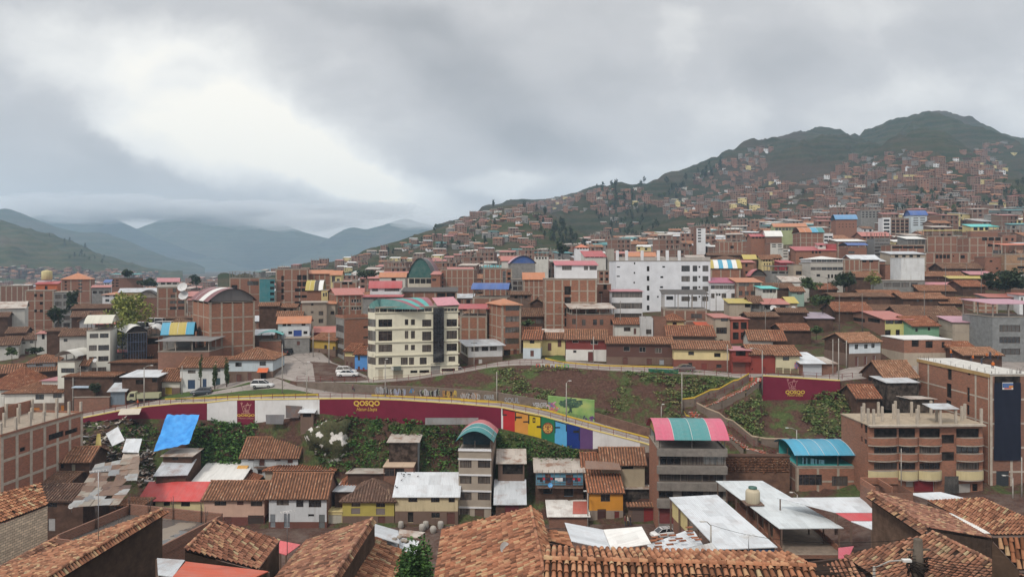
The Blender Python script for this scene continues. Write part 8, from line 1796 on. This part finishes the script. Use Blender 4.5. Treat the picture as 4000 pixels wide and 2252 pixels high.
for j in range(25):
 row=[]
 for i in range(25):
  a,b=i/24,j/24;p=tl.lerp(tr,a).lerp(bl.lerp(br,a),b);p.z+=.28*math.sin(b*9+5*math.sin(a*4))*b*(1-b)*2-1.1*math.sin(math.pi*a)*math.sin(math.pi*b)+.22*mnoise.noise(Vector((a*7,b*9,0)));row.append(p)
 rows.append(row)
def tarpm():
 m,t,b=newmat('tarpaulin',.55,.3);n=noise(t,objc(t),.9,4.0);t.links.new(ramp(t,n,[(.3,(.03,.2,.55)),(.7,(.06,.32,.72))]),b.inputs['Base Color']);return m
mb.grid(rows,tarpm());tag(mb.build('tarpaulin'),'large wrinkled bright blue tarpaulin hung over the hut on the slope','tarpaulin')
def lean(label,pts,m,group='loose roofing sheets on the slope'):
 q=[P(U(x),V(y),Y)for x,y,Y in pts];mb=MB();mb.slab(q,.06,m);tag(mb.build('metal_sheet'),label,'metal sheet',group)
lean('pale ribbed sheet tilted on the slope',[(1130,1135,136.5),(1255,1075,137),(1185,940,140),(1065,1010,140)],WHITEM);lean('pair of silver sheets below the tilted pale sheet',[(1228,1195,133),(1395,1200,133),(1430,1060,137),(1270,1060,137)],WHITEM);lean('beige sheet hut roof under the silver sheets',[(1170,1290+160,129),(1395,1450,129),(1400,1200,133.5),(1240,1210,133.5)],metal((.42,.37,.32),.3));lean('pale awning sheets sticking out from the maroon wall',[(1185,822,145.5),(1400,815,145.5),(1425,755,148.5),(1215,760,148.5)],plaster((.5,.45,.38),.5));
def patchwork(pts,nx,ny):
 q=[P(U(x),V(y),Y)for x,y,Y in pts];ms=[metal((.2,.15,.12),.8),metal((.2,.21,.22),.4),metal((.3,.31,.31),.4),metal((.1,.065,.055),.8),metal((.22,.17,.135),.6),metal((.26,.235,.2),.5),metal((.13,.085,.065),.7),BRN]
 for i in range(nx):
  for j in range(ny):
   if rs.random()<.07:continue
   mb=MB();z=rs.uniform(0,.16);g=lambda a,b:q[0].lerp(q[1],a).lerp(q[3].lerp(q[2],a),b)+Vector((rs.gauss(0,.09),rs.gauss(0,.09),z+rs.gauss(0,.05)))
   a0,a1,b0,b1=i/nx-.02,(i+1)/nx+.03,j/ny-.02,(j+1)/ny+.04;mb.slab([g(a0,b0),g(a1,b0),g(a1,b1),g(a0,b1)],.04,rs.choice(ms));tag(mb.build('metal_sheet'),'scrap of roofing sheet laid among the patched shacks on the slope','metal sheet','scrap roofing sheets of the shacks')
patchwork([(870,1500,122),(1360,1480,122),(1400,1250,129.5),(960,1330,128)],5,4);patchwork([(700,1750,114),(1190,1720,114),(1340,1490,121.5),(880,1510,121.5)],5,5)
lean('small yellow board standing on the slope',[(960,1130,137),(1020,1130,137),(1010,1010,138.2),(975,1010,138.2)],YEL)
reg(900,1300,2.576)
lean('grey board fence panel below the white wall',[(358,910,143.4),(530,912,143.4),(545,820,143.5),(355,820,143.5)],metal((.2,.2,.21),.2),'shack boards');lean('dark patched boards right of the fence panel',[(560,850,144),(690,850,144),(725,735,144.2),(555,725,144.2)],metal((.16,.14,.14),.6),'shack boards');lean('grey corrugated fence under the end of the maroon wall',[(1960,920,138.2),(2490,915,137.6),(2495,850,137.6),(1960,850,138.2)],metal((.26,.26,.26),.3),'shack boards')
H('tiny hut with a white roof leaning against the painted wall',705,835,795,143,0,D=3,wall=BRN,roof=('shed',735,WHITEM),wins=[('F','o',728,810,812,845)],name='hut',cat='hut')
reg(900,1750,2.576);rs=random.Random(14)
for x,y,lb in((1930,830,'bulging white sack at the left of the group'),(1965,800,'white sack behind the bulging one'),(2040,850,'square white sack standing in front'),(2115,800,'white sack nearest the brown door'),(1715,800,'red and white sack near the doorway')):
 p=ground_at(U(x),V(y),1,2);mb=MB();k=[rs.uniform(.85,1.15)for _ in range(6)];mb.lathe((0,0,0),[(.42*k[0],0),(.56*k[1],.3),(.52*k[2],.8),(.45*k[3],1.1),(.2,1.2),(0,1.15)],plaster((.36,.34,.31),.8),9);tag(mb.build('sack',None,p),lb,'sack','sacks outside the cream house')
reg(1800,1750,2.576)
o=thing('clothes_line','clothes line with dark, white and red washing on the old blue balcony house','washing line',P(U(770),V(290),129.4));a,e=Vector((0,0,0)),P(U(1225),V(295),129.4)-o.location;mb=MB();mb.tube([a,e],.02,TY,4);mb.build('cord',o)
for k in range(17):
 p=a.lerp(e,(k+.6)/18);c=rs.choice([(.02,.02,.025),(.6,.6,.6),(.4,.03,.05),(.03,.03,.05),(.5,.5,.52)]);w,h=rs.uniform(.15,.3),rs.uniform(.4,1.0);mb=MB();mb.grid([[p+Vector((s*w,.05*math.sin(z*5+k),-z))for s in(-1,0,1)]for z in(0,h*.5,h)],paint(c,.9),False);mb.build('garment',o)
reg(2500,1750,2.889)
o=thing('clothes_line','clothes line with pale blue garments under the sky blue canopy','washing line',P(U(1800),V(95),127));a,e=Vector((0,0,0)),P(U(2090),V(130),127)-o.location;mb=MB();mb.tube([a,e],.02,TY,4);mb.build('cord',o)
for f in(.18,.24,.5,.68,.75,.9):p=a.lerp(e,f);mb=MB();mb.grid([[p+Vector((s*.3,0,-z))for s in(-1,0,1)]for z in(0,.7,1.5)],paint((.25,.5,.6),.9),False);mb.build('garment',o)
def antenna(label,p,h,n=5):
 o=thing('tv_antenna',label,'antenna',p,.5);mb=MB();mb.tube([(0,0,0),(0,0,h)],.035,RIM,5);mb.build('mast',o);mb=MB();mb.tube([(-.7,0,h),(.7,0,h)],.025,LMP,4);[mb.tube([(x,-.45,h),(x,.45,h)],.018,LMP,4)for x in[lerp(-.65,.65,k/n)for k in range(n+1)]];mb.build('aerial',o)
antenna('white television antenna in front of the blue tarpaulin end',pz(1225,1275,-25.5),2.2);reg(0,1750,2.576);antenna('rusty mast with an aerial on the lower left tiled roof',pz(990,1140,-26.5),8.2);reg(900,1750,2.576);antenna('thin aerial between the two foreground tiled houses',pz(572,1080,-28.5),4.4)
BM=MB();BM.lathe((0,0,0),[(0,-.2),(.05,-.15),(.09,0),(.05,.12),(.055,.17),(0,.22)],TY,7);bme=BM.mesh('pigeon')
for x,y in((1705,240),(1725,262),(1748,268),(1790,268),(1806,268),(1848,245),(1886,288),(1722,325),(1660,385),(1676,398),(1745,285),(1760,245)):
 f=(y-240)/230;o=link('pigeon',bme,None,P(U(x),V(y),lerp(131.5,126.9,f))+Vector((0,0,.14)),rs.random()*6);o.rotation_euler[1]=1.2;tag(o,'dark pigeon sitting on the white sheet metal roof','pigeon','pigeons on the white sheet metal roof')
reg(0,1300,2.576);rs=random.Random(33);mb=MB()
SC=[metal((.3,.31,.32),.4),RUSTM,BRN,BRN,darkm(),adobe((.2,.13,.09)),plaster((.45,.42,.38),.5)]
for poly,n,s0,s1,i0,i1 in(([(830,900),(1350,870),(1500,1000),(1500,1250),(1330,1500),(900,1350),(760,1130)],420,.15,.7,2,3),([(1380,1250),(1560,1180),(1560,1500),(1380,1560)],160,.1,.45,2,3)):
 k=0
 while k<n:
  x,y=rs.uniform(760,1560),rs.uniform(870,1560)
  if not rough_in(poly,x,y):continue
  k+=1;p=ground_at(U(x),V(y),i0,i1)+Vector((0,0,rs.uniform(.05,.5)));a=Vector((rs.gauss(0,1),rs.gauss(0,1),rs.gauss(0,.35))).normalized();b=a.cross(Vector((rs.gauss(0,.4),rs.gauss(0,.4),1))).normalized();l,w=rs.uniform(s0,s1)*rs.choice([1,1,2.2]),rs.uniform(s0,s1)*.5
  mb.slab([p-a*l-b*w,p+a*l-b*w,p+a*l+b*w,p-a*l+b*w],.06,rs.choice(SC))
tag(mb.build('rubble'),kind='stuff')
rs=random.Random(77);tops=[]
for k in range(34):
 u=[120,330,560,980,1210,1330,1600,1750,1900,2060,2250,2420,2560,2700,2860,2990,3120,3260,3380,3480,3560,3640,3700,3790,3880,3960,2350,2790,3060,3300,3600,3840,700,450][k]+rs.uniform(-30,30);Y=rs.uniform(175,270);z=zt(u,Y);h=rs.uniform(8,10)
 o=thing('utility_pole','thin grey utility pole among the crowded town roofs','pole',P(u,HV,Y)+Vector((0,0,z)),rs.random()*3,'utility poles among the roofs');mb=MB();mb.tube([(0,0,-1),(0,0,h)],.11,concrete((.2,.18,.16)),6,.07);mb.build('shaft',o);mb=MB();mb.box(-.8,.8,-.05,.05,h-.7,h-.58,WPOLE);mb.build('crossarm',o);tops.append(o.location+Vector((0,0,h-.5)))
tops.sort(key=lambda p:p.x/p.y)
for a,b in zip(tops,tops[1:]):
 if(a-b).length<70:wire('thin overhead cable between the town poles',a,b,.9,.03)
reg(1800,1750,2.576);lean('coral red sheet on the small white panelled shed',[(1125,655,124.6),(1278,655,124.6),(1275,530,129.4),(1130,530,129.4)],sheet((.42,.1,.07)),'coral sheets');lean('rust brown sheets below the blue satellite dish',[(1255,205,129),(1615,215,129),(1590,140,131),(1250,120,131)],metal((.2,.13,.1),.6),'rust sheets')
def cloudm():
 m=bpy.data.materials.new('cloud');m.use_nodes=True;t=m.node_tree;t.nodes.clear();o=t.nodes.new('ShaderNodeOutputMaterial')
 t.links.new(N(t,'VolumePrincipled',{'Color':(.97,.98,1,1),'Density':.0042}).outputs[0],o.inputs['Volume']);return m
rs=random.Random(41);CM=cloudm()
for u,v,Y,rx,rz in((60,800,5100,420,60),(260,815,4900,520,95),(480,812,5000,430,85),(640,815,5300,420,80),(820,822,5200,500,85),(1000,838,5300,460,85),(1150,866,5000,330,70),(1080,830,5700,520,90),(1330,858,5000,260,45),(1690,868,4900,300,50),(1460,820,5600,420,60)):
 c=P(u,v,Y);mb=MB();sd=Vector((u*.01,3,1))
 def pt(i,j):
  an,el=6.28319*i/40,math.pi*(j/20-.5);d=Vector((math.cos(an)*math.cos(el),math.sin(an)*math.cos(el),math.sin(el)));k=1+.5*mnoise.fractal(d*1.7+sd,.9,2.1,5);return Vector((d.x*rx*k,d.y*rx*.5*k,d.z*rz*k))
 me=MB();me.v=[tuple(pt(0,0))]+[tuple(pt(i,j))for j in range(1,20)for i in range(40)]+[tuple(pt(0,20))];q=me.mi(CM)
 fs=[(0,1+(i+1)%40,1+i)for i in range(40)]+[(1+j*40+i,1+j*40+(i+1)%40,1+(j+1)*40+(i+1)%40,1+(j+1)*40+i)for j in range(18)for i in range(40)]+[(761,721+i,721+(i+1)%40)for i in range(40)]
 me.f=fs;me.m=[q]*len(fs);me.sm=[True]*len(fs);tag(me.build('cloud',None,c),kind='stuff')
def haze():
 m=bpy.data.materials.new('haze');m.use_nodes=True;t=m.node_tree;t.nodes.clear()
 o=t.nodes.new('ShaderNodeOutputMaterial')
 v=N(t,'VolumePrincipled',{'Color':(0.55,0.77,1.0,1),'Density':HAZE,'Anisotropy':0.0})
 t.links.new(v.outputs[0],o.inputs['Volume'])
 mb=MB();mb.box(-4600,5200,-60,4480,-140,450,m)
 tag(mb.build('haze'),kind='stuff')
HAZE=0.00016
haze()
w=bpy.data.worlds.new('World');S.world=w;w.use_nodes=True;t=w.node_tree
SUN_EL,SUN_AZ=48,215
sky=N(t,'TexSky',sky_type='NISHITA',sun_disc=False)
sky.sun_elevation=R(SUN_EL);sky.sun_rotation=R(SUN_AZ);sky.air_density=1.0;sky.dust_density=1.5;sky.altitude=3400
d=N(t,'TexCoord').outputs['Generated']
sx=N(t,'SeparateXYZ',{0:d})
yy=math_(t,'MAXIMUM',sx.outputs[1],0.12)
cu=math_(t,'DIVIDE',sx.outputs[0],yy);cz=math_(t,'DIVIDE',sx.outputs[2],yy)
cv=N(t,'CombineXYZ',{0:cu,1:cz}).outputs[0]
def warp(v,sc,amp,det):
 wn=N(t,'TexNoise',{'Vector':v,'Scale':sc,'Detail':det,'Roughness':0.6}).outputs[1]
 o=N(t,'VectorMath',{0:N(t,'VectorMath',{0:wn,1:(0.5,0.5,0.5)},operation='SUBTRACT').outputs[0],1:(amp,amp*.7,0)},operation='MULTIPLY').outputs[0]
 return N(t,'VectorMath',{0:v,1:o},operation='ADD').outputs[0]
wc=warp(warp(cv,3.0,0.10,2.0),9.0,0.085,8.0)
acc=None
BL=[(900,420,680,280,-24,0.46),(1250,600,560,160,-30,0.40),(1480,720,460,80,-16,0.40),(640,540,400,150,-24,0.34),(300,190,520,210,-8,0.22),(820,150,420,110,-14,0.14),(1950,715,330,70,4,0.20),(2500,690,480,100,14,0.14),(3500,400,500,190,22,0.12),(2880,450,360,140,12,0.10),(2650,150,110,260,-14,0.09),(3950,420,260,240,0,0.10),(3300,60,420,90,0,0.06),(740,285,210,100,5,-0.16),(1900,380,500,230,-34,-0.24),(2150,560,400,110,-14,-0.18),(1450,60,620,90,-10,-0.14),(1700,190,420,160,-24,-0.12),(3050,250,240,220,24,-0.14),(2400,320,420,110,8,-0.10),(3700,150,420,130,10,-0.08),(1060,520,80,26,0,-0.14),(440,580,200,80,-28,-0.12),(110,540,300,210,0,-0.07),(640,730,600,110,-13,-0.09),(1350,800,420,60,-4,-0.05),(1720,770,230,60,-10,-0.10),(280,800,560,70,0,0.0)]
for u,v,a,h,rot,amt in BL:
 mp=N(t,'Mapping',{'Vector':wc,'Location':((u-CU)/F,(HV-v)/F,0),'Rotation':(0,0,R(rot)),'Scale':(a*1.5/F,h*1.5/F,1)},vector_type='TEXTURE')
 g=N(t,'TexGradient',{'Vector':mp.outputs[0]},gradient_type='QUADRATIC_SPHERE').outputs[1]
 g=N(t,'MapRange',{0:g,1:0.03,2:0.62,3:0.0,4:1.0},interpolation_type='SMOOTHSTEP').outputs[0]
 acc=math_(t,'MULTIPLY_ADD',g,amt,acc if acc is not None else 0.44)
n1=N(t,'TexNoise',{'Vector':vscale(t,wc,(2.2,4.5,1)),'Scale':3.0,'Detail':8.0,'Roughness':0.55}).outputs[0]
acc=math_(t,'MULTIPLY_ADD',math_(t,'SUBTRACT',n1,0.5),0.34,acc)
n2=N(t,'TexNoise',{'Vector':vscale(t,wc,(1.0,1.7,1)),'Scale':11.0,'Detail':9.0,'Roughness':0.6}).outputs[0]
acc=math_(t,'MULTIPLY_ADD',math_(t,'SUBTRACT',n2,0.5),0.2,acc)
cl=ramp(t,acc,[(0.06,(0.30,0.305,0.315)),(0.28,(0.38,0.384,0.395)),(0.46,(0.45,0.453,0.463)),(0.62,(0.60,0.603,0.6)),(0.76,(0.73,0.73,0.71)),(0.92,(0.83,0.81,0.745))])
cl=N(t,'VectorMath',{0:cl,1:(SKYK*1.03,SKYK,SKYK*.96)},operation='MULTIPLY').outputs[0]if(SKYK:=0.95)else cl
zen=N(t,'MapRange',{0:sx.outputs[2],1:0.36,2:0.85,3:1.0,4:2.2}).outputs[0]
cl=N(t,'VectorMath',{0:cl,1:N(t,'CombineXYZ',{0:zen,1:zen,2:zen}).outputs[0]},operation='MULTIPLY').outputs[0]
b1=N(t,'Background',{0:sky.outputs[0],1:0.08});b2=N(t,'Background',{0:cl,1:1.0})
ms=N(t,'MixShader',{0:0.93,1:b1.outputs[0],2:b2.outputs[0]})
t.links.new(ms.outputs[0],t.nodes['World Output'].inputs[0])
sl=bpy.data.lights.new('sun','SUN');sl.energy=1.5;sl.angle=R(10);sl.color=(1.0,0.92,0.82)
so=link('sun',sl);so.rotation_euler=(R(90-SUN_EL),0,R(180-SUN_AZ))
cam=bpy.data.cameras.new('camera');cam.sensor_width=36;cam.lens=36*F/4000;cam.shift_y=-(1126-HV)/4000
cam.clip_start=0.5;cam.clip_end=40000
co=link('camera',cam);co.rotation_euler=(R(90),0,0);S.camera=co
vs=S.view_settings;vs.view_transform='Standard';vs.look='None';vs.exposure=0.6;vs.gamma=1.0
S.cycles.max_bounces=6;S.cycles.diffuse_bounces=3;S.cycles.glossy_bounces=2;S.cycles.transmission_bounces=2;S.cycles.volume_bounces=1;S.cycles.transparent_max_bounces=4
S.cycles.use_denoising=True
